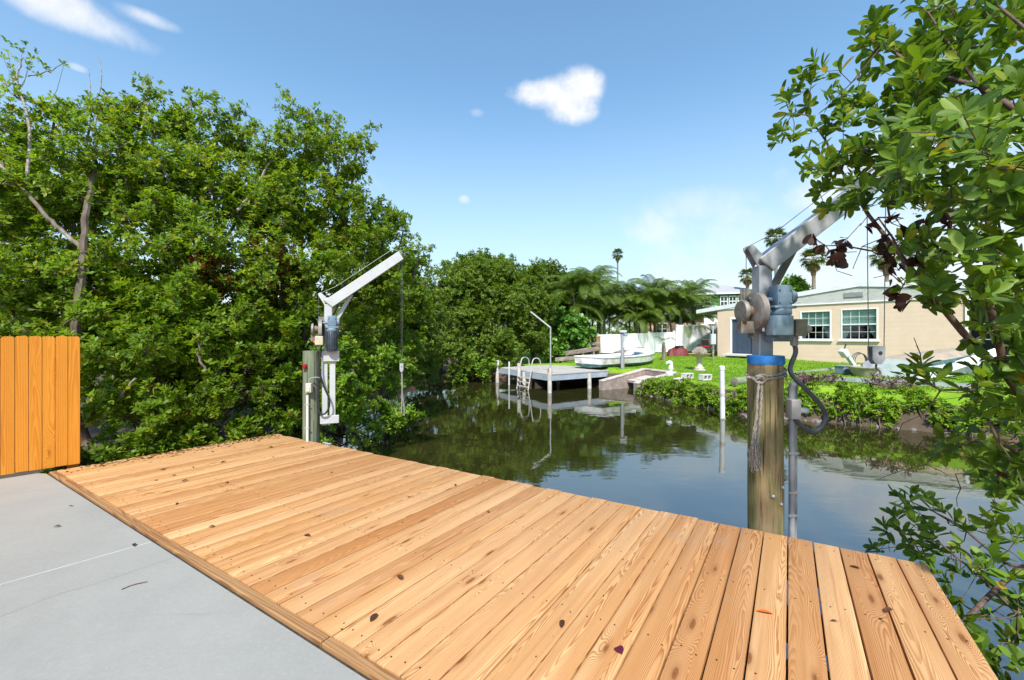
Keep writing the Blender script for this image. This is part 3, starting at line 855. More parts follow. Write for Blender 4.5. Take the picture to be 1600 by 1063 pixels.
def davit(name, label, loc, ang, left=False):
    """swinging boat hoist: square mast, sloped box boom, winch drum, gearbox and motor; boom along local +x"""
    d = thing(name, label, 'davit', loc, ang, group='boat davits on the deck edge')
    st = 'steel_white' if left else 'steel'
    zt = 0.74                                      # where mast and boom meet
    sl = 0.76
    L_ = 0.95 if left else 0.86
    MB().box((0, 0, (zt - 0.02) / 2 - 0.02), (0.10, 0.10, zt + 0.02), None, 0.006).build('mast', st, d)
    # boom: box section, mitred on the mast
    a = math.atan(sl); ca, sa = math.cos(a), math.sin(a)
    w2 = 0.052
    mb = MB()
    sec = []
    for (x0, z0) in ((-0.05, zt + 0.03), (L_, zt + 0.03 + sl * (L_ + 0.05))):
        sec.append([Vector((x0, -w2, z0)), Vector((x0, w2, z0)), Vector((x0 + 0.115 * sa, w2, z0 - 0.115 * ca - 0.02)), Vector((x0 + 0.115 * sa, -w2, z0 - 0.115 * ca - 0.02))])
    sec[0][2] = Vector((0.052, w2, zt - 0.06)); sec[0][3] = Vector((0.052, -w2, zt - 0.06))
    vs = [[mb.bm.verts.new(p) for p in s_] for s_ in sec]
    for k in range(4):
        mb.bm.faces.new((vs[0][k], vs[0][(k + 1) % 4], vs[1][(k + 1) % 4], vs[1][k]))
    mb.bm.faces.new(list(reversed(vs[0]))); mb.bm.faces.new(vs[1])
    bmesh.ops.bevel(mb.bm, geom=list(mb.bm.edges), offset=0.005, segments=1, affect='EDGES')
    boom = mb.build('boom', st, d)
    tip = Vector((L_, 0, zt + 0.03 + sl * (L_ + 0.05)))
    # mitre weld strap
    MB().bar((-0.052, -0.053, zt + 0.028), (0.054, -0.053, zt - 0.062), 0.006, 0.012).build('weld_seam', 'steel_dirty', d)
    # brace from mast to boom
    MB().bar((0.03, 0.062, 0.38), (0.30, 0.062, zt + 0.135), 0.05, 0.03, up=(0, 1, 0)).build('brace', st if left else 'steel_dirty', d)
    # rear ear that carries the return sheave
    ear = MB()
    for y in (-0.03, 0.03):
        pts = [(-0.05, zt - 0.03), (0.0, zt + 0.05), (-0.085, zt + 0.135), (-0.105, zt + 0.142), (-0.128, zt + 0.125), (-0.125, zt + 0.10)]
        ear.sweep([(p[0], y - 0.004, p[1]) for p in pts], ((0, 0, 0), (0, 0.008, 0)))
    ear.box((-0.075, 0, zt + 0.105), (0.085, 0.052, 0.006), Matrix.Rotation(R(40), 3, 'Y'))
    ear.build('sheave_bracket', st, d)
    MB().lathe([(0.02, -0.012), (0.026, -0.012), (0.022, 0.0), (0.026, 0.012), (0.02, 0.012)], (-0.1, 0, zt + 0.112), 14, 'y').build('sheave', 'steel_dirty', d, True)
    MB().lathe([(0.02, -0.012), (0.034, -0.012), (0.028, 0.0), (0.034, 0.012), (0.02, 0.012)], tip + Vector((0.025, 0, -0.01)), 14, 'y').build('tip_sheave', 'steel_dirty', d, True)
    # hoist cable: drum, rear sheave, along the boom, down to the hook block
    dc = Vector((-0.105, -0.06, 0.37))
    MB().tube([dc + Vector((-0.02, 0.06, 0.10)), (-0.124, 0, zt + 0.11), (-0.1, 0, zt + 0.137), (0.1, 0, zt + 0.24), tip + Vector((-0.1, 0, 0.02)), tip + Vector((0.02, 0, 0.022))], 0.0028, 5).build('boom_cable', 'cable_wire', d)
    # back plate and winch drum (axle along local x)
    MB().box((0.0, 0.058, 0.42), (0.27, 0.012, 0.26), None, 0.003).box((-0.085, -0.03, 0.47), (0.10, 0.05, 0.02)).build('winch_plate', 'steel_dirty', d)
    drum = MB()
    RD = 0.142
    drum.lathe([(0.03, -0.062), (0.115, -0.06), (RD, -0.052), (RD, -0.012), (RD - 0.012, -0.008), (RD - 0.014, -0.045), (0.035, -0.048)], dc + Vector((0.045, -0.0, 0)), 36, 'x')
    drum.build('winch_wheel', 'drum_metal', d, True)
    holes = MB()
    for k in range(6):
        an = k * PI / 3 + 0.3
        holes.lathe([(0.013, 0), (0.013, 0.004)], dc + Vector((-0.008, 0.075 * math.cos(an), 0.075 * math.sin(an))), 8, 'x')
    o = holes.build('lightening_hole', 'joint_black', d); o['kind'] = 'stuff'
    MB().lathe([(0.02, -0.135), (0.078, -0.133), (0.085, -0.12), (0.085, -0.105), (0.045, -0.10), (0.042, -0.05), (0.02, -0.05)], dc + Vector((0.03, 0, 0)), 24, 'x').build('cable_drum', 'steel_dirty', d, True)
    MB().bar(dc + Vector((-0.11, 0.0, -0.12)), dc + Vector((0.05, 0.0, -0.12)), 0.05, 0.09).bar(dc + Vector((-0.01, 0.02, -0.13)), dc + Vector((-0.01, 0.02, -0.2)), 0.02, 0.05).build('drum_guard', 'steel_dirty', d)
    # gearbox in front of the mast
    gp_ = 'gear_paint'
    yF = -0.125
    g = MB().box((0.055, yF, 0.475), (0.11, 0.11, 0.165), None, 0.012, 2)
    g.lathe([(0.045, 0), (0.05, 0.004), (0.05, 0.03), (0.03, 0.036)], (0.115, yF - 0.01, 0.47), 16, 'x')
    g.lathe([(0.018, 0), (0.018, 0.08)], (-0.08, yF + 0.02, 0.455), 12, 'x')
    g.box((0.055, yF, 0.395), (0.165, 0.13, 0.022), None, 0.008, 2)
    g.lathe([(0.07, 0.335), (0.078, 0.345), (0.078, 0.375), (0.07, 0.385)], (0.05, yF, 0), 24)
    gb = g.build('gearbox', gp_, d, True)
    bolts = MB()
    for (u, v) in ((-0.02, 0.43), (0.09, 0.43), (-0.02, 0.52), (0.09, 0.52)):
        bolts.lathe([(0.007, 0), (0.007, 0.008)], (0.055 + (u - 0.035) * 0.75, yF - 0.063, v), 6, 'y')
    o = bolts.build('bolt', gp_, gb); o['kind'] = 'stuff'
    if left:
        mo = MB().lathe([(0.066, 0.07), (0.07, 0.08), (0.07, 0.335), (0.066, 0.34)], (0.05, yF, 0), 24)
        for k in range(16):
            an = 2 * PI * k / 16
            mo.box((0.05 + 0.071 * math.cos(an), yF + 0.071 * math.sin(an), 0.21), (0.010, 0.010, 0.22), Matrix.Rotation(an, 3, 'Z'))
        mo.build('motor', 'motor_dark', d, True)
        MB().box((-0.105, yF - 0.03, 0.215), (0.10, 0.10, 0.12), None, 0.006).build('control_box', 'box_cream', d)
        MB().lathe([(0.016, 0), (0.02, 0.005), (0.018, 0.045)], (-0.16, yF - 0.05, 0.2), 10, 'y').build('switch_knob', 'orange_leaf', d)
    else:
        MB().box((0.012, yF - 0.055, 0.26), (0.155, 0.085, 0.145), None, 0.01, 2).build('terminal_box', 'gear_paint_light', d, True)
        mo = MB().lathe([(0.066, 0.165), (0.072, 0.175), (0.072, 0.335)], (0.065, yF + 0.01, 0), 24)
        mo.box((0.05, yF + 0.01, 0.168), (0.15, 0.10, 0.05), None, 0.01)
        mo.build('motor', gp_, d, True)
        MB().box((0.188, yF - 0.01, 0.245), (0.085, 0.07, 0.125), None, 0.005).build('control_box', 'box_tan', d)
        MB().lathe([(0.028, 0), (0.03, 0.004), (0.03, 0.035), (0.018, 0.04), (0.018, 0.05)], (0.228, yF - 0.01, 0.235), 14, 'x').build('switch_knob', 'box_cream', d, True)
        MB().box((0.128, 0.02, 0.42), (0.06, 0.06, 0.32), None, 0.004).box((0.16, 0.02, 0.47), (0.05, 0.05, 0.07), None, 0.006).build('side_channel', 'steel_dirty', d)
        MB().box((0.062, 0.03, 0.085), (0.085, 0.012, 0.15)).box((0.075, 0.015, 0.145), (0.014, 0.03, 0.02)).build('mast_tab', 'steel_white', d)
    return d, tip

rd, tipR = davit('boat_davit', 'blue-grey winch davit with silver boom on the roped brown piling', (1.925, 3.13, 1.235), R(2.0))
ld, tipL = davit('boat_davit', 'white davit with dark motor bolted beside the green piling', (-2.575, 5.70, 1.14), R(21), True)
# left davit: white mounting channels bolted down the side of its piling
for (x, zz, hh) in ((-0.045, -0.46, 1.0), (0.055, -0.42, 0.86)):
    MB().box((x, -0.035, zz), (0.075, 0.05, hh), None, 0.004).build('mount_channel', 'steel_white', ld)
MB().box((0.035, -0.075, 0.0), (0.22, 0.03, 0.15), None, 0.004).build('mount_plate', 'steel_white', ld)
MB().box((0.02, -0.075, -0.88), (0.24, 0.03, 0.11), None, 0.004).build('mount_plate', 'steel_white', ld)
MB().bar((0.0, -0.06, -0.95), (0.12, -0.06, -0.86), 0.02, 0.03).build('mount_brace', 'steel_white', ld)
for zz in (0.0, -0.88):
    MB().bar((-0.21, 0.02, zz), (-0.02, 0.02, zz), 0.06, 0.08).build('pile_clamp', 'steel_dirty', ld)
pts = [(-0.08, -0.13, 0.15), (-0.1, -0.14, 0.0), (-0.1, -0.15, -0.2), (-0.05, -0.15, -0.4), (0.01, -0.15, -0.56), (0.02, -0.15, -0.68), (-0.03, -0.14, -0.78), (-0.10, -0.13, -0.77), (-0.12, -0.12, -0.6), (-0.11, -0.10, -0.3)]
def smooth_pts(P, k=6):
    P = [Vector(p) for p in P]
    out = []
    for i in range(len(P) - 1):
        p0, p1, p2, p3 = P[max(i - 1, 0)], P[i], P[i + 1], P[min(i + 2, len(P) - 1)]
        for j in range(k):
            s = j / k
            out.append(0.5 * ((2 * p1) + (p2 - p0) * s + (2 * p0 - 5 * p1 + 4 * p2 - p3) * s * s + (3 * p1 - p0 - 3 * p2 + p3) * s ** 3))
    out.append(P[-1])
    return out
MB().tube(smooth_pts(pts), 0.012, 8).build('power_cable', 'rubber_black', ld, True)

# hook blocks hanging from the booms
def hook_block(label, dv, tip, z_top, z_bot, wd, ht, rope_len, sep):
    M = wm(dv)
    p = M @ (tip + Vector((0.05, 0, 0)))
    h = thing('hook_block', label, 'hoist block', (p.x, p.y, z_bot), 0, 'blocks hanging from the davits')
    top = p.z - 0.02
    for s in (-1, 1):
        MB().tube([(s * sep, 0, top - z_bot), (s * sep * 0.9, 0, (top - z_bot) * 0.5), (s * sep * 0.8, 0, ht)], 0.0032, 5).build('cable', 'cable_wire', h)
    b = MB()
    for y in (-0.02, 0.02):
        poly = [(-wd / 2, ht), (wd / 2, ht), (wd / 2 * 0.95, ht * 0.25), (wd * 0.2, 0), (-wd * 0.2, 0), (-wd / 2 * 0.95, ht * 0.25)]
        b.sweep([(q[0], y - 0.004, q[1]) for q in poly], ((0, 0, 0), (0, 0.008, 0)))
    b.box((0, 0, ht * 0.97), (wd, 0.04, 0.01))
    b.build('cheek_plate', 'steel', h)
    MB().lathe([(wd * 0.15, -0.027), (wd * 0.15, 0.027)], (wd * 0.1, 0, ht * 0.62), 14, 'y').build('axle', 'joint_black', h)
    if rope_len:
        MB().tube(smooth_pts([(0, 0, 0.0), (0.004, 0, -rope_len * 0.5), (-0.01, 0.01, -rope_len)]), 0.012, 6).tube(smooth_pts([(0.004, 0, -rope_len * 0.5), (0.03, 0, -rope_len * 0.8), (0.035, 0, -rope_len * 1.05)]), 0.009, 6).build('rope_tail', 'rope', h)
    else:
        MB().tube(smooth_pts([(0, 0, 0.0), (0, 0, -0.03), (0.03, 0, -0.06), (0.025, 0, -0.10), (-0.01, 0, -0.11), (-0.03, 0, -0.08)]), 0.008, 6).build('hook', 'steel_dirty', h)
    return h
hook_block('steel hook block hanging on two cables from the right davit before the house', rd, tipR, 0, 1.20, 0.10, 0.14, 0, 0.075)
hook_block('small white hook block with a rope tail hanging from the left davit over the water', ld, tipL, 0, 0.88, 0.055, 0.13, 0.62, 0.012)

# conduit, junction box and looping cable beside the right piling
cd = thing('electrical_conduit', 'grey conduit pipe with junction box and looping cable beside the brown piling', 'conduit', (RP.x + 0.15, RP.y - 0.03, WATER))
cx = RP.x + 0.158; cy = RP.y - 0.06
MB().tube([(cx, cy, -1.6), (cx, cy, 0.83)], 0.021, 12).build('pipe', 'pvc_grey', cd, True, True)
MB().tube([(cx + 0.038, cy + 0.02, -1.6), (cx + 0.038, cy + 0.02, 0.80)], 0.014, 10).build('pipe', 'pvc_grey', cd, True, True)
MB().tube(smooth_pts([(cx, cy, 0.95), (cx, cy, 1.03), (cx + 0.01, cy, 1.055), (cx + 0.04, cy + 0.03, 1.05), (cx + 0.05, cy + 0.05, 1.0), (cx + 0.05, cy + 0.05, 0.9)]), 0.024, 12).build('elbow', 'pvc_grey', cd, True, True)
MB().box((cx + 0.002, cy - 0.012, 0.88), (0.07, 0.075, 0.145), None, 0.006, 2).build('junction_box', 'conduit_box', cd, False, True)
MB().lathe([(0.026, 0), (0.028, 0.005), (0.022, 0.04), (0.027, 0.045), (0.02, 0.075)], (cx + 0.035, cy - 0.01, 0.865), 14, 'x').build('cable_gland', 'white_pvc', cd, True, True)
for zz in (0.26, 0.55, -0.0 + 0.09):
    MB().box((cx + 0.0, cy - 0.022, zz), (0.075, 0.006, 0.018), None, 0.002).lathe([(0.008, 0), (0.008, 0.01)], (cx - 0.033, cy - 0.032, zz), 6, 'y').build('pipe_strap', 'aluminium', cd, False, True)
cb = wm(rd) @ Vector((0.165, -0.12, 0.19))
loop = [cb, cb + Vector((0, 0, -0.06)), cb + Vector((0.01, 0, -0.13)), at(1235, 580, 3.02), at(1258, 607, 3.0), at(1280, 630, 2.98), at(1290, 650, 2.98), at(1283, 668, 2.98), at(1268, 675, 2.98), at(1252, 665, 2.99), at(1243, 652, 3.0), Vector((cx + 0.10, cy - 0.01, 0.862))]
MB().tube(smooth_pts(loop, 8), 0.0165, 12).build('looping_cable', 'cable_dark', cd, True, True)
MB().lathe([(0.02, 0), (0.026, 0.01), (0.026, 0.05), (0.03, 0.055), (0.022, 0.09)], cb + Vector((0, 0, -0.08)), 14).build('cable_gland', 'pvc_grey', cd, True, True)

# white riser pipe, grey box and red light on the left piling
cd2 = thing('electrical_conduit', 'thin white conduit with small switch box on the green piling', 'conduit', (LP.x, LP.y - 0.15, 0))
MB().tube([(LP.x + 0.02, LP.y - 0.145, -1.2), (LP.x + 0.02, LP.y - 0.145, 0.62)], 0.016, 8).build('pipe', 'white_pvc', cd2, True, True)
MB().box((LP.x + 0.045, LP.y - 0.15, 0.72), (0.075, 0.06, 0.125), None, 0.005).build('switch_box', 'conduit_box', cd2, False, True)
MB().box((LP.x + 0.045, LP.y - 0.184, 0.70), (0.045, 0.008, 0.055), None, 0.002).build('switch_plate', 'box_cream', cd2, False, True)
MB().lathe([(0.03, 0), (0.035, 0.01), (0.03, 0.05), (0.015, 0.06)], (LP.x - 0.03, LP.y - 0.12, 0.98), 12).build('red_cap', 'red_body', cd2, True, True)
MB().tube(smooth_pts([(LP.x + 0.045, LP.y - 0.15, 0.78), (LP.x + 0.05, LP.y - 0.15, 0.84), (LP.x + 0.12, LP.y - 0.13, 0.86), (LP.x + 0.16, LP.y - 0.1, 0.85)]), 0.007, 6).build('fitting', 'pvc_grey', cd2, True, True)
for zz in (0.18, 0.5):
    MB().box((LP.x + 0.02, LP.y - 0.158, zz), (0.06, 0.006, 0.015)).build('pipe_strap', 'aluminium', cd2, False, True)

# mooring rope knotted round the right piling
rope = thing('mooring_rope', 'frayed grey mooring rope knotted round the brown piling and hanging down', 'rope', (RP.x - 0.13, RP.y - 0.1, 0.9))
def twist_rope(P, r, name, k=7):
    P = smooth_pts(P, k)
    for s in range(2):
        mb = MB(); Q = []
        for i, p in enumerate(P):
            a = i * 1.15 + s * PI
            d = (P[min(i + 1, len(P) - 1)] - P[max(i - 1, 0)]).normalized()
            x = d.cross(Vector((0.2, 0.9, 0.3))).normalized(); y = d.cross(x)
            Q.append(p + (x * math.cos(a) + y * math.sin(a)) * r * 0.45)
        mb.tube(Q, r * 0.7, 6)
        mb.build(name, 'rope', rope, True, True)
def around(a0, a1, z0, z1, r=0.128, n=12):
    return [Vector((RP.x + r * math.cos(R(a0 + (a1 - a0) * i / n)), RP.y + r * math.sin(R(a0 + (a1 - a0) * i / n)), z0 + (z1 - z0) * i / n)) for i in range(n + 1)]
twist_rope(around(-165, 40, 1.10, 1.20), 0.0095, 'rope_turn', 3)
twist_rope(around(-160, 30, 1.09, 1.155), 0.0095, 'rope_turn', 3)
twist_rope(around(-150, -330, 1.11, 1.15), 0.0095, 'rope_turn', 3)
kx, ky = RP.x + 0.135 * math.cos(R(-140)), RP.y + 0.135 * math.sin(R(-140))
twist_rope([(kx - .03, ky - .01, 1.12), (kx + .02, ky - .03, 1.135), (kx + .035, ky - .02, 1.10), (kx, ky - .03, 1.075), (kx - .03, ky - .01, 1.09), (kx + .0, ky - .04, 1.125), (kx + .02, ky - .03, 1.08)], 0.009, 'rope_knot', 4)
twist_rope([(kx - 0.03, ky, 1.10), (kx - 0.075, ky + 0.005, 1.115), (kx - 0.09, ky, 1.11)], 0.008, 'rope_knot', 4)
twist_rope([(kx - 0.01, ky - 0.02, 1.09), (kx - 0.03, ky - 0.03, 0.95), (kx - 0.035, ky - 0.02, 0.75), (kx - 0.05, ky - 0.02, 0.60)], 0.009, 'rope_tail')
twist_rope([(kx + 0.01, ky - 0.02, 1.09), (kx - 0.005, ky - 0.035, 0.95), (kx - 0.012, ky - 0.03, 0.78), (kx - 0.03, ky - 0.03, 0.62)], 0.009, 'rope_tail')
twist_rope([(kx - 0.03, ky - 0.02, 0.83), (kx - 0.05, ky - 0.02, 0.72), (kx - 0.065, ky - 0.02, 0.60)], 0.008, 'rope_tail')
fr = MB(); rg = random.Random(3)
for k in range(90):
    a = rg.uniform(0, 6.28); r0 = rg.uniform(0, 0.025); r1 = rg.uniform(0.01, 0.045)
    b = Vector((kx - 0.045 + r0 * math.cos(a), ky - 0.025 + r0 * math.sin(a), 0.62 + rg.uniform(-0.03, 0.03)))
    e = Vector((kx - 0.047 + r1 * math.cos(a), ky - 0.025 + r1 * math.sin(a), 0.52 - rg.uniform(0.0, 0.10)))
    fr.tube(smooth_pts([b, (b + e) / 2 + Vector((rg.uniform(-.02, .02), rg.uniform(-.02, .02), 0.02)), e], 3), 0.0024, 4)
o = fr.build('frayed_end', 'rope', rope, False, True, label='frayed pale end of the rope'); o['kind'] = 'stuff'

# ------------------------------------------------------------------ the neighbour's dock across the canal
DF, DL_, DR_ = Vector((1.45, 15.55, 0)), Vector((-0.62, 18.9, 0)), Vector((4.76, 17.75, 0))
DZ = -0.05
ud = (DR_ - DF); vd = (DL_ - DF)
ul, vl = ud.length, vd.length
un, vn = ud.normalized(), vd.normalized()
dock = thing('old_dock', 'weathered grey and blue dock with ladder across the canal', 'dock', (DF + (ud + vd) / 2 + Vector((0, 0, WATER))).to_tuple())
npk = 28
plank0 = None
for i in range(npk):
    c = DF + un * (ul * (i + 0.5) / npk) + vn * (vl / 2)
    if plank0 is None:
        o = MB().box((0, 0, -0.018), (ul / npk - 0.012, vl + 0.08, 0.036), None, 0.003).build('plank', 'dock_grey', dock)
        plank0 = o
    else:
        o = plank0.copy(); link(o, dock)
    o.location = c + Vector((0, 0, DZ + random.uniform(-0.004, 0.004))) - dock.location
    o.rotation_euler = (0, 0, math.atan2(vn.y, vn.x) - PI / 2)
def wbar(a, b, wx, wy, name, mat, par):
    return MB().bar(a, b, wx, wy).build(name, mat, par, False, True)
zb = Vector((0, 0, DZ - 0.15))
wbar(DF + zb - un * 0.03, DR_ + zb, 0.05, 0.21, 'fascia_board', 'dock_blue', dock)
wbar(DF + zb - vn * 0.03, DL_ + zb + vn * 0.03, 0.05, 0.21, 'fascia_board', 'dock_blue', dock)
wbar(DL_ + zb, DL_ + ud + zb, 0.05, 0.21, 'fascia_board', 'dock_blue', dock)
wbar(DR_ + zb, DR_ + vd + zb, 0.05, 0.21, 'fascia_board', 'dock_blue', dock)
for (p, top) in ((DF - (un + vn) * 0.06, DZ + 0.25), (DL_ - un * 0.05, DZ + 0.33), (DF + vd * 0.45, DZ - 0.05), (DF + ud * 0.52, DZ - 0.05), (DF + ud * 0.5 + vd * 0.5, DZ - 0.05), (DF + vd + ud * 0.5, DZ - 0.05), (DF + ud * 0.0 + vd * 0.47 - un * 0.22, DZ + 0.33)):
    MB().tube([p + Vector((random.uniform(-.05, .05), random.uniform(-.05, .05), -1.9)), p + Vector((0, 0, top - 0.06)), p + Vector((0, 0, top))], [0.085, 0.085, 0.07], 10).build('post', 'post_paint', dock, True, True)
p = DF + vd * 0.73 - un * 0.08
MB().tube([p + Vector((0, 0, -1.5)), p + Vector((0, 0, 0.28))], 0.035, 8).build('guide_pole', 'white_pvc', dock, True, True)
# swim ladder with hooped handrails
lad = thing('swim_ladder', 'pale swim ladder with hooped handrails on the far dock', 'ladder', (DF + vd * 0.38 - un * 0.14).to_tuple())
for s in (0.25, 0.46):
    q = DF + vd * s - un * 0.1
    o_ = -un
    MB().tube(smooth_pts([q + o_ * 0.30 + Vector((0, 0, -1.0)), q + o_ * 0.12 + Vector((0, 0, -0.1)), q + o_ * 0.04 + Vector((0, 0, 0.36)), q - o_ * 0.06 + Vector((0, 0, 0.50)), q - o_ * 0.24 + Vector((0, 0, 0.50)), q - o_ * 0.36 + Vector((0, 0, 0.36)), q - o_ * 0.38 + Vector((0, 0, DZ))], 5), 0.024, 8).build('handrail', 'post_paint', lad, True, True)
for zz in (-0.28, -0.46, -0.64):
    q0 = DF + vd * 0.25 - un * (0.26 - zz * 0.1); q1 = DF + vd * 0.46 - un * (0.26 - zz * 0.1)
    wbar(q0 + Vector((0, 0, zz)), q1 + Vector((0, 0, zz)), 0.07, 0.035, 'rung', 'post_paint', lad)
# light pole with a sloping arm on that dock
q = DF + ud * 0.10 + vd * 0.12
lpz = thing('light_pole', 'thin grey pole with a sloping arm standing on the far dock', 'pole', (q.x, q.y, DZ))
mt_ = at(862, 512, q.y); mt_ = Vector((q.x, q.y, mt_.z))
MB().tube([Vector((q.x, q.y, DZ)), mt_], 0.03, 8).build('mast', 'aluminium', lpz, True, True)
wbar(mt_, at(829, 487, q.y), 0.05, 0.05, 'arm', 'steel_white', lpz)
MB().box((q.x, q.y, DZ + 0.02), (0.16, 0.16, 0.03)).build('base_plate', 'old_wood', lpz, False, True)

# square post with lamp head at the dock's landward end
q = on(972, 578, -0.05)
q.z = gz(q.x, q.y)
pl = thing('lamp_post', 'slim grey post with a boxy lamp head beside the far dock', 'lamp post', q.to_tuple())
MB().box((q.x, q.y, q.z + 0.78), (0.11, 0.11, 1.62), None, 0.01).build('post', 'pvc_grey', pl, False, True)
MB().box((q.x + 0.06, q.y, q.z + 0.45), (0.07, 0.08, 0.95)).build('side_board', 'old_wood', pl, False, True)
MB().box((q.x + 0.03, q.y - 0.02, q.z + 1.62), (0.30, 0.22, 0.10), None, 0.02).build('lamp_head', 'steel_white', pl, False, True)
MB().box((q.x + 0.14, q.y - 0.04, q.z + 1.48), (0.14, 0.16, 0.12), None, 0.02).build('lamp_glass', 'gear_paint_light', pl, False, True)

# low concrete walls of the boat slip
sw = thing('slip_wall', 'low stained concrete walls of a small boat slip at the bank', 'wall', on(1000, 590, -0.2).to_tuple())
P1, P2 = Vector((5.66, 17.5, -0.04)), Vector((3.55, 16.25, -0.42))
P3, P4 = Vector((6.35, 16.0, -0.06)), Vector((4.6, 15.15, -0.38))
def slope_wall(a, b, name):
    d = (b - a).normalized(); n = Vector((-d.y, d.x, 0)).normalized() * 0.1
    mb = MB()
    lo = [a + n, b + n, b - n, a - n]
    top = [mb.bm.verts.new(p) for p in lo]
    bot = [mb.bm.verts.new((p.x, p.y, -1.6)) for p in lo]
    mb.bm.faces.new(top); mb.bm.faces.new(list(reversed(bot)))
    for k in range(4):
        mb.bm.faces.new((bot[k], bot[(k + 1) % 4], top[(k + 1) % 4], top[k]))
    mb.build(name, 'concrete_wall', sw, False, True)
    MB().bar(a + Vector((0, 0, 0.03)), b + Vector((0, 0, 0.03)), 0.24, 0.06, bevel=0.01).build('coping', 'concrete_cap', sw, False, True)
slope_wall(P1, P2, 'side_wall'); slope_wall(P3, P4, 'side_wall'); slope_wall(P1 + Vector((0.1, .05, .0)), P3 + Vector((0.1, 0.05, 0.0)), 'end_wall')
MB().bar(Vector((5.0, 16.35, -0.45)), Vector((5.9, 16.75, -0.3)), 1.1, 0.1).build('ramp', 'concrete_cap', sw, False, True)

# white statue at the slip's corner
q = on(1046, 584, -0.04)
stt = thing('garden_statue', 'small white garden statue of a bird with bent neck on the slip wall', 'statue', q.to_tuple())
MB().lathe([(0.13, -0.12), (0.14, 0.04), (0.11, 0.06), (0.05, 0.07)], (0, 0, 0), 14).build('base', 'white_paint', stt, True)
MB().tube(smooth_pts([(0.03, 0, 0.05), (0.06, 0, 0.14), (0.05, 0, 0.24), (0.07, 0, 0.33), (0.04, 0, 0.42), (-0.05, 0, 0.43), (-0.13, 0, 0.37)], 4), [0.05, .055, .06, .068, .075, .085, .095, .09, .085, .08, .075, .07, .066, .065, .07, .075, .08, .075, .07, .065, .055, .045, .035, .025, .012], 10).build('body', 'white_paint', stt, True)
MB().box((-0.10, 0, 0.445), (0.09, 0.04, 0.02), Matrix.Rotation(R(20), 3, 'Y'), 0.005).build('crest', 'white_paint', stt)

# concrete blocks along the lawn's edge
def block(px, py, z, rz, label):
    p = on(px, py, z); p.z = gz(p.x, p.y) + 0.01
    b = thing('concrete_block', label, 'concrete block', p.to_tuple(), rz, 'concrete blocks along the lawn edge')
    mb = MB()
    mb.box((0, -0.08, 0.1), (0.40, 0.035, 0.2), None, 0.004).box((0, 0.08, 0.1), (0.40, 0.035, 0.2), None, 0.004)
    for x in (-0.18, 0, 0.18):
        mb.box((x, 0, 0.1), (0.035, 0.126, 0.197))
    bmesh.ops.rotate(mb.bm, verts=mb.bm.verts, cent=(0, 0, 0.1), matrix=Matrix.Rotation(PI / 2, 3, 'X'))
    mb.build('shell', 'block_grey', b)
block(1060, 593, -0.06, R(52), 'concrete block nearest the white statue, leftmost of the three')
block(1074, 592, -0.05, R(30), 'middle concrete block of the three on the lawn edge')
block(1102, 594, -0.04, R(25), 'concrete block standing alone nearest the white PVC pole')

# scalloped bird bath
q = on(1093, 570, 0.2); q.z = gz(q.x, q.y)
bb = thing('bird_bath', 'stone bird bath with scalloped bowl and fan shell on the lawn', 'bird bath', q.to_tuple())
MB().lathe([(0.25, 0), (0.25, 0.05), (0.20, 0.06), (0.20, 0.12), (0.13, 0.15), (0.10, 0.25), (0.10, 0.45), (0.13, 0.52), (0.16, 0.56)], (0, 0, 0), 20).build('pedestal', 'bath_stone', bb, True)
MB().lathe([(0.12, 0.55), (0.30, 0.60), (0.43, 0.69), (0.455, 0.71), (0.41, 0.705), (0.28, 0.65), (0.02, 0.63)], (0, 0, 0), 48, wob=lambda a, h: 1 + (0.055 * math.cos(12 * a) if h > 0.62 else 0.02 * math.cos(12 * a))).build('bowl', 'bath_rim', bb, True)
sh = MB()
rows = []
for i in range(2):
    row = []
    for k in range(25):
        a = R(20 + 140 * k / 24)
        rr = 0.03 if i == 0 else 0.36 * (1 + (0.03 if k % 2 else -0.02))
        row.append(Vector((0.08 + rr * math.cos(a), 0.02 + 0.35 * rr + (0.03 if k % 2 else 0), 0.64 + rr * math.sin(a))))
    rows.append(row)
sh.grid(rows)
bmesh.ops.solidify(sh.bm, geom=sh.bm.faces[:], thickness=0.02)
sh.build('fan_shell', 'bath_stone', bb)

# meter box on a post by the house corner
q = on(1114, 558, 0.3); q.z = gz(q.x, q.y)
mbx = thing('meter_box', 'pale grey utility box on a short post left of the house corner', 'utility box', q.to_tuple())
MB().box((0, 0, 0.4), (0.08, 0.08, 0.9), None, 0.005).build('post', 'old_wood', mbx)
MB().box((0, 0, 1.12), (0.26, 0.18, 0.56), None, 0.02).build('housing', 'meter_grey', mbx)
MB().tube([(0, 0, 1.38), (0, 0, 1.75)], 0.03, 8).lathe([(0.05, 1.73), (0.05, 1.8), (0.02, 1.82)], (0, 0, 0), 10).build('riser', 'meter_grey', mbx)

# white PVC mooring pole in the water
q = on(1128, 655, WATER)
pv = thing('mooring_pole', 'white PVC mooring pole with cap standing in the water', 'pole', q.to_tuple())
MB().tube([(0.03, 0, -1.0), (0.01, 0, 0.6), (0, 0, 1.30)], 0.062, 14).build('pipe', 'white_pvc', pv, True)
MB().lathe([(0.07, 1.28), (0.072, 1.37), (0.05, 1.39)], (0, 0, 0), 14).build('cap', 'white_pvc', pv, True)
MB().lathe([(0.068, 0.6), (0.069, 0.68)], (0.01, 0, 0), 14).lathe([(0.0665, -0.05), (0.0665, 0.03)], (0.022, 0, 0), 14).build('collar', 'post_paint', pv, True)

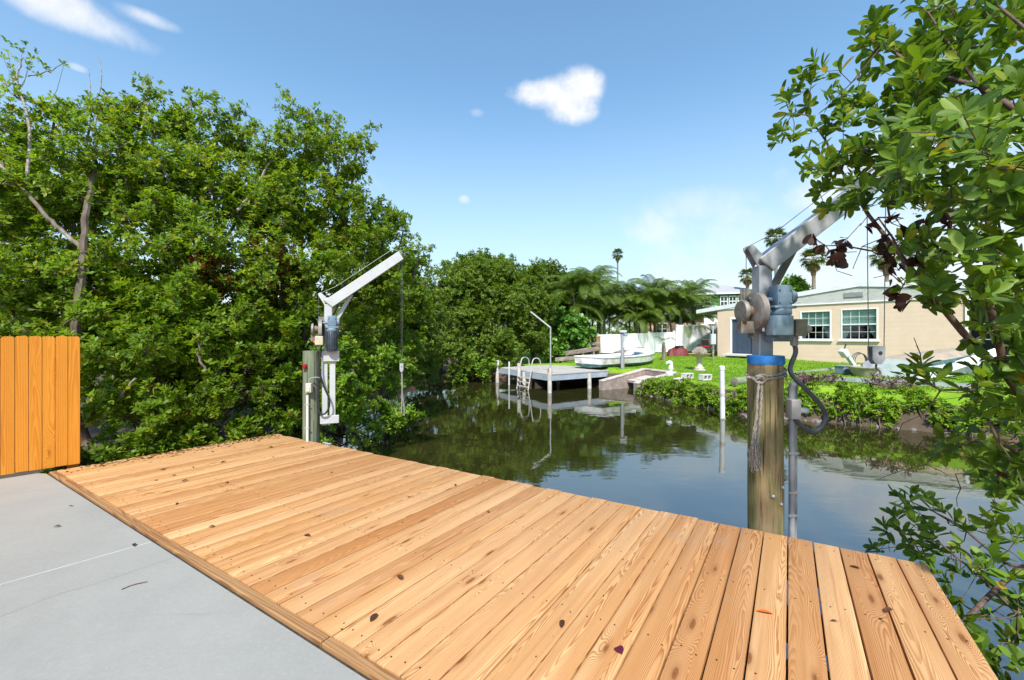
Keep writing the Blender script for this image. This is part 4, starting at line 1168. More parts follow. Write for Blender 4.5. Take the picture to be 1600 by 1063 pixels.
# white skiff with a cover lying on the lawn
def skiff(o, L_, Wd, H, mats, deck_mat=None):
    n = 14
    rows = []; inner = []
    for i in range(n + 1):
        s = i / n
        wv = Wd / 2 * (1 - max(0, (s - 0.45) / 0.55) ** 2.4) * (0.93 + 0.07 * min(1, s * 4)) + 0.015
        rise = 0.16 * max(0, (s - 0.55) / 0.45) ** 2
        sheer = 0.12 * max(0, (s - 0.4) / 0.6) ** 1.6
        x = s * L_
        rows.append([Vector((x, y * wv, z)) for y, z in ((-1, H + sheer), (-0.93, H * 0.36 + rise * 0.8), (-0.82, 0.06 + rise), (0, 0.0 + rise), (0.82, 0.06 + rise), (0.93, H * 0.36 + rise * 0.8), (1, H + sheer))])
        inner.append([Vector((x * 0.985 + 0.03, y * (wv - 0.06), z)) for y, z in ((-1, H + sheer + 0.004), (-0.5, H * 0.86 + sheer + 0.05 * math.sin(s * 17)), (0, H * 0.92 + sheer + 0.03 * math.sin(s * 23 + 1)), (0.5, H * 0.84 + sheer + 0.05 * math.sin(s * 13 + 2)), (1, H + sheer + 0.004))])
    lo = MB().grid([[r[1], r[2], r[3], r[4], r[5]] for r in rows]); lo.bm.faces.new([lo.bm.verts.new(v) for v in rows[0][1:6]])
    lo.build('hull_bottom', mats[1], o, True)
    up = MB().grid([r[0:2] for r in rows]).grid([r[5:7] for r in rows])
    up.grid([[rows[0][0], rows[0][6]], [rows[0][1], rows[0][5]]])
    up.build('topside', mats[0], o, True)
    MB().tube([r[0] for r in rows], 0.03, 6).tube([r[6] for r in rows], 0.03, 6).tube([rows[0][0], rows[0][6]], 0.03, 6).build('gunwale', mats[2], o, True)
    if deck_mat:
        MB().grid(inner).build('cover_sheet', deck_mat, o, True)
sk0 = Vector((3.35, 17.9, 0)); sk1 = Vector((7.35, 21.0, 0))
sk = thing('skiff', 'white skiff with dark teal bottom lying upright on the grass by the white fence', 'boat', (sk0.x, sk0.y, gz(5.3, 19.4) + 0.02), math.atan2(sk1.y - sk0.y, sk1.x - sk0.x))
skiff(sk, 5.0, 1.75, 0.47, ('hull_white', 'hull_teal', 'white_paint'), 'boat_cover')
for k in range(4):
    x = 2.2 + k * 0.55
    MB().box((x, random.uniform(-.3, .3), 0.66), (0.5, 0.35, 0.07), Matrix.Rotation(random.uniform(-.5, .5), 3, 'Z') @ Matrix.Rotation(random.uniform(-.25, .25), 3, 'Y'), 0.01).build('loose_board', 'boat_cover' if k % 2 else 'old_wood', sk)
MB().lathe([(0.26, 0), (0.28, 0.03), (0.1, 0.05)], (4.0, 0.1, 0.78), 16).build('round_lid', 'box_tan', sk)

# overturned boat and the long white panel by the house
q = on(1392, 588, 0.22); q.z = gz(q.x, q.y)
ob = thing('overturned_boat', 'dirty upturned boat hull with teal stripe lying on the grass below the house wall', 'boat', q.to_tuple(), R(24))
rows = []
for i in range(13):
    s = i / 12; x = s * 4.2 - 0.1
    up_ = 0.10 * s
    wv = 0.78 * (0.86 + 0.14 * math.sin(PI * min(1, s * 1.3)))
    hgt_ = 0.52 + 0.16 * s
    rows.append([Vector((x, y * wv, z + up_)) for y, z in ((-1, 0.0), (-0.97, hgt_ * 0.62), (-0.9, hgt_ * 0.82), (-0.55, hgt_ * 0.98), (0, hgt_ * 1.03), (0.55, hgt_ * 0.98), (0.9, hgt_ * 0.82), (0.97, hgt_ * 0.62), (1, 0.0))])
MB().grid([r[2:7] for r in rows]).build('hull_bottom', 'hull_old', ob, True)
MB().grid([r[1:3] for r in rows]).grid([r[6:8] for r in rows]).build('chine_stripe', 'hull_teal', ob, True)
mb = MB().grid([r[0:2] for r in rows]).grid([r[7:9] for r in rows])
mb.bm.faces.new([mb.bm.verts.new(v) for v in rows[0]])
mb.build('side', 'boat_cover', ob, True)
MB().tube([r[0] + Vector((0, -0.01, 0.02)) for r in rows], 0.03, 6).tube([r[8] + Vector((0, 0.01, 0.02)) for r in rows], 0.03, 6).build('rub_rail', 'white_paint', ob, True)
a_ = on(1452, 590, 0.2); a_.z = gz(a_.x, a_.y) + 0.12
b_ = at(1560, 548, a_.y + 0.5)
wpn = thing('propped_board', 'long narrow white board propped on the grass in front of the upturned boat', 'board', a_.to_tuple())
MB().bar(a_, b_, 0.22, 0.05, up=(0, -0.5, 0.85), bevel=0.01).build('face', 'white_paint', wpn, False, True)
d_ = (b_ - a_).normalized()
MB().bar(a_ + Vector((0, -0.13, -0.06)), b_ + Vector((0, -0.13, -0.06)), 0.03, 0.05).build('lip', 'white_paint', wpn, False, True)
MB().bar(b_ - d_ * 0.5 + Vector((0, 0.05, -0.03)), b_ - d_ * 0.5 + Vector((0, 0.05, -0.75)), 0.1, 0.1).build('prop', 'old_wood', wpn, False, True)

# blue tub, beige basin and an old outboard motor beside it
q = on(1319, 584, 0.2); q.z = gz(q.x, q.y)
tb = thing('storage_tub', 'small blue-grey plastic tub on the lawn under the house windows', 'tub', q.to_tuple(), 0.2)
MB().box((0, 0, 0.13), (0.40, 0.32, 0.25), None, 0.02, 2).build('body', 'tub_blue', tb)
MB().box((0, 0, 0.265), (0.44, 0.36, 0.03), None, 0.008).build('rim', 'tub_blue', tb)
q = on(1348, 587, 0.2); q.z = gz(q.x, q.y)
bs = thing('stone_basin', 'low beige basin with flared rim on the lawn beside the blue tub', 'basin', q.to_tuple())
MB().lathe([(0.22, 0), (0.30, 0.14), (0.36, 0.26), (0.35, 0.28), (0.28, 0.24), (0.2, 0.14), (0.01, 0.12)], (0, 0, 0), 24).build('bowl', 'tub_beige', bs, True)
MB().lathe([(0.33, 0.245), (0.39, 0.26), (0.39, 0.29), (0.34, 0.29), (0.335, 0.26)], (0, 0, 0), 24).build('rim', 'tub_beige', bs, True)
q = on(1334, 578, 0.22); q.z = gz(q.x, q.y)
om = thing('outboard_motor', 'old white outboard motor leaning between the tub and the basin', 'outboard motor', q.to_tuple(), 0.15)
rt = Matrix.Rotation(R(-38), 3, 'Y')
MB().box(rt @ Vector((0.0, 0, 0.72)) + Vector((0.05, 0, 0)), (0.20, 0.24, 0.32), rt, 0.05, 3).build('cowling', 'hull_white', om, True)
MB().bar((0.12, 0, -0.02), (-0.30, 0, 0.52), 0.10, 0.13, up=(0, 1, 0)).build('leg', 'boat_cover', om)
MB().box((0.12, 0, 0.04), (0.30, 0.08, 0.09), rt, 0.02).build('gearcase', 'boat_cover', om)
for k in range(3):
    MB().box((0.27, 0.09 * math.cos(k * 2.1), 0.06 + 0.09 * math.sin(k * 2.1)), (0.02, 0.11, 0.06), Matrix.Rotation(k * 2.1, 3, 'X'), 0.008).build('propeller_blade', 'steel_dirty', om)
MB().tube(smooth_pts([(-0.4, -0.05, 0.66), (-0.45, -0.08, 0.78), (-0.42, -0.1, 0.9)]), 0.02, 6).build('tiller', 'rubber_black', om)
for k in range(3):
    rr = 0.26 + 0.02 * k
    MB().tube([(0.42 + rr * math.cos(R(a)), 0.1 + 0.05 * k, 0.28 + rr * math.sin(R(a))) for a in range(-20, 210, 15)], 0.014, 6).build('hose_loop', 'cable_dark', om)

# long timber pole and a thinner one lying on the grass
def lying(a, b, r, name, label, mat):
    a.z = gz(a.x, a.y) + r * 0.85; b.z = gz(b.x, b.y) + r * 0.85
    o = thing(name, label, 'log', a.to_tuple())
    MB().tube([a.lerp(b, k / 8) for k in range(9)], [r * (1.05 - 0.02 * k + 0.02 * math.sin(k * 2.3)) for k in range(9)], 12).build('stem', mat, o, True, True)
    mb = MB(); d = (a - b).normalized()
    mb.tube([a + d * 0.004, a + d * 0.008], [r * 0.7, r * 0.68], 12).build('cut_end', 'old_wood', o, False, True)
lying(on(1147, 591, 0.18), Vector((12.7, 15.6, 0)), 0.115, 'timber_log', 'long greenish log lying across the lawn behind the right davit piling', 'log_green')
lying(Vector((8.6, 14.4, 0)), Vector((10.4, 15.1, 0)), 0.07, 'timber_log', 'short thin grey log lying on the lawn behind the long log', 'log_green')

# aluminium ladder flat on the grass above the hedge
la, lb = Vector((8.85, 11.55, 0)), Vector((11.3, 9.35, 0))
la.z = gz(la.x, la.y) + 0.07; lb.z = gz(lb.x, lb.y) + 0.07
al = thing('aluminium_ladder', 'aluminium ladder lying flat on the grass behind the bank hedge', 'ladder', la.to_tuple())
dd = (lb - la).normalized(); dn = Vector((-dd.y, dd.x, 0))
if dn.y < 0: dn = -dn
for s in (0, 1):
    wbar(la + dn * 0.38 * s, lb + dn * 0.38 * s, 0.035, 0.09, 'side_rail', 'aluminium', al)
for k in range(11):
    q = la + dd * (0.15 + k * 0.3)
    MB().tube([q, q + dn * 0.38], 0.017, 8).build('rung', 'aluminium', al, True, True)

# fallen timbers that hold the slope left of the skiff, with a brown post
for k, (p0, p1, wd, lab) in enumerate((((868, 562, 21.0), (925, 557, 20.5), 0.20, 'lowest weathered timber of the slope wall left of the skiff'),
                                 ((878, 553, 22.0), (934, 545, 22.5), 0.22, 'middle weathered timber of the slope wall left of the skiff'),
                                 ((886, 542, 23.0), (936, 536, 23.5), 0.18, 'topmost weathered timber of the slope wall left of the skiff'))):
    a, b = at(*p0), at(*p1)
    tm = thing('retaining_timber', lab, 'timber', ((a.x + b.x) / 2, (a.y + b.y) / 2, gz((a.x + b.x) / 2, (a.y + b.y) / 2)), group='weathered timbers holding the slope')
    MB().bar(a, b, 0.3, wd, bevel=0.01).build('beam', 'old_wood', tm, False, True)
    for f in (0.15, 0.85):
        c = a.lerp(b, f)
        MB().bar(c + Vector((0, 0.2, -wd * 0.3)), Vector((c.x, c.y + 0.2, gz(c.x, c.y) - 0.2)), 0.12, 0.12).build('stake', 'old_wood', tm, False, True)
q = at(934, 552, 24.0); q.z = gz(q.x, q.y)
bp = thing('brown_post', 'short dark brown post at the left end of the white fence', 'post', q.to_tuple())
MB().box((0, 0, 0.6), (0.26, 0.26, 1.2), None, 0.015).build('shaft', 'palm_shag', bp)
MB().box((0, 0, 1.22), (0.30, 0.30, 0.05), None, 0.01).build('cap', 'palm_shag', bp)

# ------------------------------------------------------------------ white vinyl fences behind the lawn
def vinyl(p0, p1, h0, h1, label, npan):
    f = thing('vinyl_fence', label, 'fence', ((p0 + p1) / 2).to_tuple(), group='white vinyl fences behind the lawn')
    n = (p1 - p0).normalized()
    pn = Vector((-n.y, n.x, 0))
    for i in range(npan + 1):
        c = p0.lerp(p1, i / npan); h = h0 + (h1 - h0) * i / npan
        mb = MB().box((c.x, c.y, c.z + h / 2), (0.13, 0.13, h + 0.1)).box((c.x, c.y, c.z + h + 0.07), (0.16, 0.16, 0.04))
        mb.build('post', 'fence_vinyl', f, False, True)
    for i in range(npan):
        a, b = p0.lerp(p1, i / npan) + n * 0.07, p0.lerp(p1, (i + 1) / npan) - n * 0.07
        h = h0 + (h1 - h0) * (i + 0.5) / npan
        kk = max(3, int((b - a).length / 0.3))
        for j in range(kk):
            c0, c1 = a.lerp(b, j / kk), a.lerp(b, (j + 1) / kk)
            MB().bar(c0 + n * 0.006 + Vector((0, 0, h / 2)), c1 - n * 0.006 + Vector((0, 0, h / 2)), 0.03, h - 0.12).build('board', 'fence_vinyl', f, False, True)
        for hh in (0.05, h - 0.04):
            MB().bar(a + Vector((0, 0, hh)), b + Vector((0, 0, hh)), 0.05, 0.09).build('rail', 'fence_vinyl', f, False, True)
V0 = Vector((5.6, 26.6, 0.28)); V1 = Vector((10.75, 27.0, 0.36))
vinyl(V0, V1, 1.2, 1.32, 'low white vinyl fence running behind the skiff and palms', 3)
vinyl(Vector((10.95, 27.1, 0.36)), Vector((14.3, 28.4, 0.40)), 1.75, 1.9, 'taller white vinyl fence piece left of the house corner', 2)

# red heaps in front of the tall fence
q = Vector((10.35, 25.4, 0)); q.z = gz(q.x, q.y)
rt_ = thing('tarp_heap', 'dark red tarpaulin heap on the ground before the white fence', 'tarp', q.to_tuple())
rg = random.Random(5)
rows = []
for i in range(9):
    s = i / 8
    rows.append([Vector((-0.65 + 1.3 * s, -0.35 + 0.7 * j / 6, max(0.0, (0.50 + 0.10 * math.sin(s * 9 + j)) * (math.sin(PI * j / 6) ** 0.35 if 0 < j < 6 else 0) * (1 if 0 < i < 8 else 0.0)))) for j in range(7)])
MB().grid(rows).build('sheet', 'red_tarp', rt_, True)
MB().box((0.1, 0.0, 0.58), (0.5, 0.25, 0.12), Matrix.Rotation(0.3, 3, 'Z'), 0.03).build('bundle', 'rubber_black', rt_)
q = Vector((11.9, 24.9, 0)); q.z = gz(q.x, q.y)
mw = thing('garden_tractor', 'red garden tractor parked behind the utility box', 'tractor', q.to_tuple(), R(60))
MB().box((0, 0, 0.82), (0.75, 0.5, 0.38), None, 0.09, 3).build('hood', 'red_body', mw, True)
MB().box((-0.6, 0, 0.6), (0.5, 0.5, 0.12), None, 0.03).build('deck_plate', 'red_body', mw)
MB().box((-0.72, 0, 0.85), (0.12, 0.4, 0.4), Matrix.Rotation(-0.2, 3, 'Y'), 0.04).box((-0.55, 0, 0.7), (0.4, 0.4, 0.1), None, 0.03).build('seat', 'rubber_black', mw)
MB().tube([(-0.3, 0, 0.95), (-0.42, 0, 1.1)], 0.02, 6).lathe([(0.14, 1.1), (0.15, 1.12), (0.14, 1.14), (0.12, 1.12)], (-0.42, 0, 0), 14).build('steering_wheel', 'rubber_black', mw)
for (x, y, r) in ((0.3, 0.33, 0.25), (0.3, -0.33, 0.25), (-0.6, 0.36, 0.36), (-0.6, -0.36, 0.36)):
    w_ = MB().lathe([(r * 0.5, -0.09), (r * 0.95, -0.09), (r, -0.05), (r, 0.05), (r * 0.95, 0.09), (r * 0.5, 0.09)], (x, y, r), 18, 'y').build('wheel', 'rubber_black', mw, True)
    MB().lathe([(r * 0.48, -0.095), (r * 0.48, 0.095)], (x, y, r), 12, 'y').build('rim', 'white_paint', w_)

# ------------------------------------------------------------------ the tan house
H0 = Vector((12.39, 24.5, 0.36))
hang = math.atan2(-0.798, 0.603)
house = thing('tan_house', 'single-storey tan house with white gable, low roof and two windows', 'house', H0.to_tuple(), hang)
def wall_holes(mb, x0, x1, z0, z1, holes, th=0.2, y=0.0):
    xs_ = sorted({x0, x1, *[h[0] for h in holes], *[h[1] for h in holes]})
    zs_ = sorted({z0, z1, *[h[2] for h in holes], *[h[3] for h in holes]})
    for i in range(len(xs_) - 1):
        for j in range(len(zs_) - 1):
            cx_, cz_ = (xs_[i] + xs_[i + 1]) / 2, (zs_[j] + zs_[j + 1]) / 2
            if any(h[0] < cx_ < h[1] and h[2] < cz_ < h[3] for h in holes):
                continue
            mb.box((cx_, y + th / 2, cz_), (xs_[i + 1] - xs_[i], th, zs_[j + 1] - zs_[j]))
    bmesh.ops.remove_doubles(mb.bm, verts=mb.bm.verts, dist=1e-5)
    kill = {}
    for f in mb.bm.faces:
        kill.setdefault(tuple(sorted(v.index for v in f.verts)), []).append(f)
    return mb
def wall_faces(x0, x1, z0, z1, holes, th=0.2):
    """outer face with openings and their reveals"""
    mb = MB()
    xs_ = sorted({x0, x1, *[h[0] for h in holes], *[h[1] for h in holes]})
    zs_ = sorted({z0, z1, *[h[2] for h in holes], *[h[3] for h in holes]})
    for i in range(len(xs_) - 1):
        for j in range(len(zs_) - 1):
            a, b, c, d = xs_[i], xs_[i + 1], zs_[j], zs_[j + 1]
            if any(h[0] < (a + b) / 2 < h[1] and h[2] < (c + d) / 2 < h[3] for h in holes):
                continue
            mb.bm.faces.new([mb.bm.verts.new(p) for p in ((a, 0, c), (b, 0, c), (b, 0, d), (a, 0, d))])
    for (a, b, c, d) in holes:
        for (p, q_) in (((a, c), (a, d)), ((a, d), (b, d)), ((b, d), (b, c)), ((b, c), (a, c))):
            mb.bm.faces.new([mb.bm.verts.new(v) for v in ((p[0], 0, p[1]), (q_[0], 0, q_[1]), (q_[0], th, q_[1]), (p[0], th, p[1]))])
    bmesh.ops.remove_doubles(mb.bm, verts=mb.bm.verts, dist=1e-5)
    return mb
WIN = [(4.27, 5.58, 0.86, 2.33), (5.95, 7.33, 0.86, 2.36)]
DOOR = (0.74, 2.03, 0.03, 2.08)
HT = 2.64
wf = wall_faces(0, 10.0, -0.5, HT, WIN + [DOOR])
wf.build('front_wall', 'house_tan', house)
# block courses: thin raked joints are shown by slightly proud courses
for k in range(12):
    zc = 0.11 + k * 0.21
    segs = [(0, 10.0)]
    for (a, b, c, d) in WIN + [DOOR]:
        if c - 0.02 < zc + 0.1 and zc - 0.1 < d + 0.02:
            ns = []
            for (s0, s1) in segs:
                if b + 0.06 <= s0 or a - 0.06 >= s1:
                    ns.append((s0, s1)); continue
                if s0 < a - 0.06: ns.append((s0, a - 0.06))
                if b + 0.06 < s1: ns.append((b + 0.06, s1))
            segs = ns
    for (s0, s1) in segs:
        MB().box(((s0 + s1) / 2, -0.001, zc), (s1 - s0, 0.007, 0.206)).build('block_course', 'house_tan', house)
MB().box((0.1, 4.2, 1.05), (0.2, 8.0, 3.1)).box((9.9, 4.2, 1.05), (0.2, 8.0, 3.1)).box((5, 8.1, 1.05), (10, 0.2, 3.1)).build('rear_wall', 'house_tan', house)
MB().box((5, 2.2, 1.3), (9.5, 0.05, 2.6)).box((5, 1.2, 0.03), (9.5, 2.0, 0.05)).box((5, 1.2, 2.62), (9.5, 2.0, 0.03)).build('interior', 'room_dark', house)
PK = (6.65, 3.50)                         # ridge in the gable plane (underside)
def roof_z(x):
    return PK[1] - 0.118 * abs(x - PK[0])
gb = MB()
gx = [0.0, 2, 4, PK[0], 8, 10.0, 13.2]
vs0 = [gb.bm.verts.new((x, -0.03, HT + (0.004 if x <= 10 else 0))) for x in gx]
vs1 = [gb.bm.verts.new((x, -0.03, max(roof_z(x) - 0.02, HT + 0.03))) for x in gx]
for k in range(len(gx) - 1):
    gb.bm.faces.new((vs0[k], vs0[k + 1], vs1[k + 1], vs1[k]))
bmesh.ops.solidify(gb.bm, geom=gb.bm.faces[:], thickness=0.03)
gb.build('gable_panel', 'house_white', house)
MB().box((5, -0.045, HT + 0.02), (10.0, 0.03, 0.05)).build('gable_trim', 'house_white', house)
rf = MB()
for (xa, xb) in ((-1.25, PK[0]), (PK[0], 14.6)):
    poly = [(xa, roof_z(xa)), (xb, roof_z(xb)), (xb, roof_z(xb) + 0.10), (xa, roof_z(xa) + 0.10)]
    rf.sweep([(p[0], 0, p[1]) for p in poly], ((0, -0.04, 0), (0, 9.0, 0)))
roof = rf.build('roof', 'roof_white', house)
fs = MB()
for (xa, xb) in ((-1.28, PK[0]), (PK[0], 14.65)):
    poly = [(xa, roof_z(xa) - 0.11), (xb, roof_z(xb) - 0.11), (xb, roof_z(xb) + 0.118), (xa, roof_z(xa) + 0.118)]
    fs.sweep([(p[0], 0, p[1]) for p in poly], ((0, -0.085, 0), (0, -0.042, 0)))
fs.build('fascia', 'roof_white', roof)
MB().bar((-1.27, -0.035, roof_z(-1.25) + 0.0), (-1.27, 9, roof_z(-1.25)), 0.05, 0.2).build('eave_board', 'roof_white', roof)
vt = MB().box((6.45, -0.05, 3.02), (0.72, 0.03, 0.24)).build('gable_vent', 'vent_grey', house)
for k in range(6):
    MB().box((6.45, -0.07, 2.925 + k * 0.038), (0.68, 0.02, 0.022), Matrix.Rotation(R(35), 3, 'X')).build('louvre', 'vent_grey', vt)
for wi, (a, b, c, d) in enumerate(WIN):
    wn = MB()
    e = 0.058
    wn.box(((a + b) / 2, 0.03, d - e / 2), (b - a, 0.10, e)).box(((a + b) / 2, 0.03, c + e / 2), (b - a, 0.10, e))
    wn.box((a + e / 2, 0.03, (c + d) / 2), (e, 0.10, d - c - 2 * e)).box((b - e / 2, 0.03, (c + d) / 2), (e, 0.10, d - c - 2 * e))
    win = wn.build('window_frame', 'white_paint', house)
    MB().box(((a + b) / 2, -0.03, c - 0.035), (b - a + 0.14, 0.16, 0.07), None, 0.006).build('sill', 'white_paint', win)
    mid = c + (d - c) * 0.5
    MB().box(((a + b) / 2, 0.035, mid), (b - a - 2 * e - 0.004, 0.05, 0.055)).build('meeting_rail', 'white_paint', win)
    for s, (z0, z1) in enumerate(((c + e, mid - 0.0275), (mid + 0.0275, d - e))):
        MB().box(((a + b) / 2, 0.052 + 0.012 * s, (z0 + z1) / 2), (b - a - 2 * e, 0.006, z1 - z0)).build('pane', 'window_glass', win)
        for k in range(1, 4):
            MB().box((a + e + (b - a - 2 * e) * k / 4, 0.040 + 0.012 * s, (z0 + z1) / 2), (0.014, 0.012, z1 - z0)).build('muntin', 'white_paint', win)
        MB().box(((a + b) / 2, 0.040 + 0.012 * s, (z0 + z1) / 2), (b - a - 2 * e, 0.0125, 0.014)).build('muntin', 'white_paint', win)
    for k in range(9):
        zz = mid - 0.05 + (d - mid) * (k + 0.5) / 9
        MB().box(((a + b) / 2, 0.13, zz), (b - a - 0.02, 0.008, (d - mid) / 9 + 0.004), Matrix.Rotation(R(14), 3, 'X')).build('blind_slat', 'blind', win)
    cu = MB()
    for sx, ex in ((a + 0.03, a + 0.40), (b - 0.03, b - 0.40)):
        rows = [[Vector((sx + (ex - sx) * k / 8 * (1 - 0.75 * j / 6) , 0.17 + 0.015 * (k % 2), mid - 0.05 - (mid - c) * j / 6)) for k in range(9)] for j in range(7)]
        cu.grid(rows)
    cu.build('curtain', 'curtain', win)
dr = MB().box(((DOOR[0] + DOOR[1]) / 2, 0.10, (DOOR[2] + DOOR[3]) / 2), (DOOR[1] - DOOR[0] - 0.14, 0.05, DOOR[3] - DOOR[2] - 0.08)).build('door', 'door_blue', house)
MB().lathe([(0.03, 0), (0.035, 0.02), (0.02, 0.05)], (DOOR[1] - 0.16, 0.02, 1.0), 10, 'y').build('handle', 'aluminium', dr)
for k in range(1, 4):
    MB().box((DOOR[0] + 0.07 + (DOOR[1] - DOOR[0] - 0.14) * k / 4, 0.07, 1.05), (0.012, 0.012, 1.9)).build('panel_strip', 'door_blue', dr)
MB().box((DOOR[0] + 0.035, 0.03, 1.05), (0.09, 0.12, 2.06)).box((DOOR[1] - 0.035, 0.03, 1.05), (0.09, 0.12, 2.06)).box(((DOOR[0] + DOOR[1]) / 2, 0.03, DOOR[3] - 0.0), (DOOR[1] - DOOR[0] + 0.02, 0.12, 0.09)).build('door_frame', 'house_white', house)
MB().box(((DOOR[0] + DOOR[1]) / 2, -0.3, -0.03), (1.6, 0.7, 0.12), None, 0.01).build('door_step', 'block_grey', house)
MB().box((3.75, -0.06, 1.62), (0.22, 0.12, 0.36), None, 0.01).build('meter', 'meter_grey', house)
MB().lathe([(0.09, 0), (0.07, 0.08), (0.02, 0.1)], (3.75, -0.12, 2.25), 12, 'y').build('wall_lamp', 'meter_grey', house)
# porch bay at the right end
MB().box((11.6, 2.2, 1.2), (3.2, 0.1, 2.9)).build('porch_wall', 'room_dark', house)
for x in (10.06, 11.6, 13.15):
    MB().box((x, -0.02, 1.2), (0.10, 0.10, 2.87)).build('porch_post', 'house_white', house)
MB().box((11.6, 0.02, HT + 0.16), (3.1, 0.06, 0.3)).build('porch_beam', 'house_white', house)
for k in range(4):
    MB().box((11.6, -0.01, 0.3 + k * 0.62), (3.0, 0.025, 0.03)).build('screen_bar', 'vent_grey', house)

# ------------------------------------------------------------------ houses behind
def far_house(name, label, c, rz, sx, sy, h, wall, roof_m, roof_h, wins, over=0.5):
    o = thing(name, label, 'house', (c[0], c[1], gz(c[0], c[1])), rz)
    MB().box((0, sy / 2, h / 2), (sx, sy, h)).build('wall', wall, o)
    mb = MB()
    e = over
    pts = [(-sx / 2 - e, -e, h), (sx / 2 + e, -e, h), (sx / 2 + e, sy + e, h), (-sx / 2 - e, sy + e, h)]
    rdg = [(-sx / 2 + min(sx, sy) / 2, sy / 2, h + roof_h), (sx / 2 - min(sx, sy) / 2 + 0.01, sy / 2, h + roof_h)]
    v = [mb.bm.verts.new(p) for p in pts + rdg]
    for f in ((0, 1, 5, 4), (1, 2, 5), (2, 3, 4, 5), (3, 0, 4), (3, 2, 1, 0)):
        mb.bm.faces.new([v[k] for k in f])
    rr = mb.build('roof', roof_m, o)
    MB().box((0, -e, h - 0.06), (sx + 2 * e + .02, 0.06, 0.2)).box((-sx / 2 - e, sy / 2, h - 0.06), (0.06, sy + 2 * e, 0.2)).build('fascia', 'white_paint', rr)
    for (x, z, wx, wz) in wins:
        f = MB().box((x, -0.04, z), (wx, 0.08, wz)).build('window_frame', 'white_paint', o)
        for sx_ in (-1, 1):
            for sz in (-1, 1):
                MB().box((x + sx_ * wx * 0.22, -0.085, z + sz * wz * 0.22), (wx * 0.36, 0.02, wz * 0.36)).build('pane', 'dark_glass', f)
    return o
far_house('green_house', 'two-storey dark green house with grey roof behind the palms', (31.5, 60, 0), R(-18), 10, 9, 7.3, 'green_wall', 'shingle', 1.7,
          [(-3.6, 6.1, 1.0, 1.6), (-2.4, 6.1, 1.0, 1.6), (-0.2, 6.1, 1.0, 1.6), (0.95, 6.1, 1.0, 1.6), (2.1, 6.1, 1.0, 1.6), (3.8, 6.1, 1.0, 1.6), (-3, 2.6, 1.2, 1.6), (1.5, 2.6, 1.2, 1.6)])
far_house('white_house', 'low white and pale house between the palms and the tan house', (17.6, 37.0, 0), R(-12), 6.0, 6, 3.4, 'house_white', 'roof_white', 0.7, [(-1.5, 1.6, 0.9, 1.1), (1.2, 1.6, 0.9, 1.1)])
far_house('peach_house', 'small peach house wall glimpsed behind the palm fronds', (13.4, 33.5, 0), R(-8), 4.6, 5, 2.9, 'peach_wall', 'shingle', 0.6, [(-1.0, 1.6, 0.9, 1.0)])

# ------------------------------------------------------------------ vegetation
def vec(a):
    return np.array([a.x, a.y, a.z])

def skel_mesh(nodes, par, rad, n=5, seg=1):
    """tapered tubes for every parent-child edge of a branch tree (arrays)"""
    Vs, Fs = [], []
    k0 = 0
    ids = [i for i in range(len(nodes)) if par[i] >= 0]
    a = nodes[[par[i] for i in ids]]; b = nodes[ids]
    ra = np.minimum(rad[[par[i] for i in ids]], rad[ids] * 1.35); rb = rad[ids]
    d = unit(b - a)
    ref = np.where(np.abs(d[:, 2:3]) > 0.9, np.array([[1.0, 0, 0]]), np.array([[0, 0, 1.0]]))
    x = unit(np.cross(d, ref)); y = np.cross(d, x)
    # overlap the joints a little
    a = a - d * ra[:, None] * 0.4
    m_ = len(ids)
    V = np.zeros((m_, 2 * n, 3))
    for k in range(n):
        c, s = math.cos(2 * PI * k / n), math.sin(2 * PI * k / n)
        V[:, k] = a + (x * c + y * s) * ra[:, None]
        V[:, n + k] = b + (x * c + y * s) * rb[:, None]
    base = (np.arange(m_) * 2 * n)[:, None]
    F = np.concatenate([base + np.array([[k, (k + 1) % n, n + (k + 1) % n, n + k]]) for k in range(n)], 0)
    return V.reshape(-1, 3), F

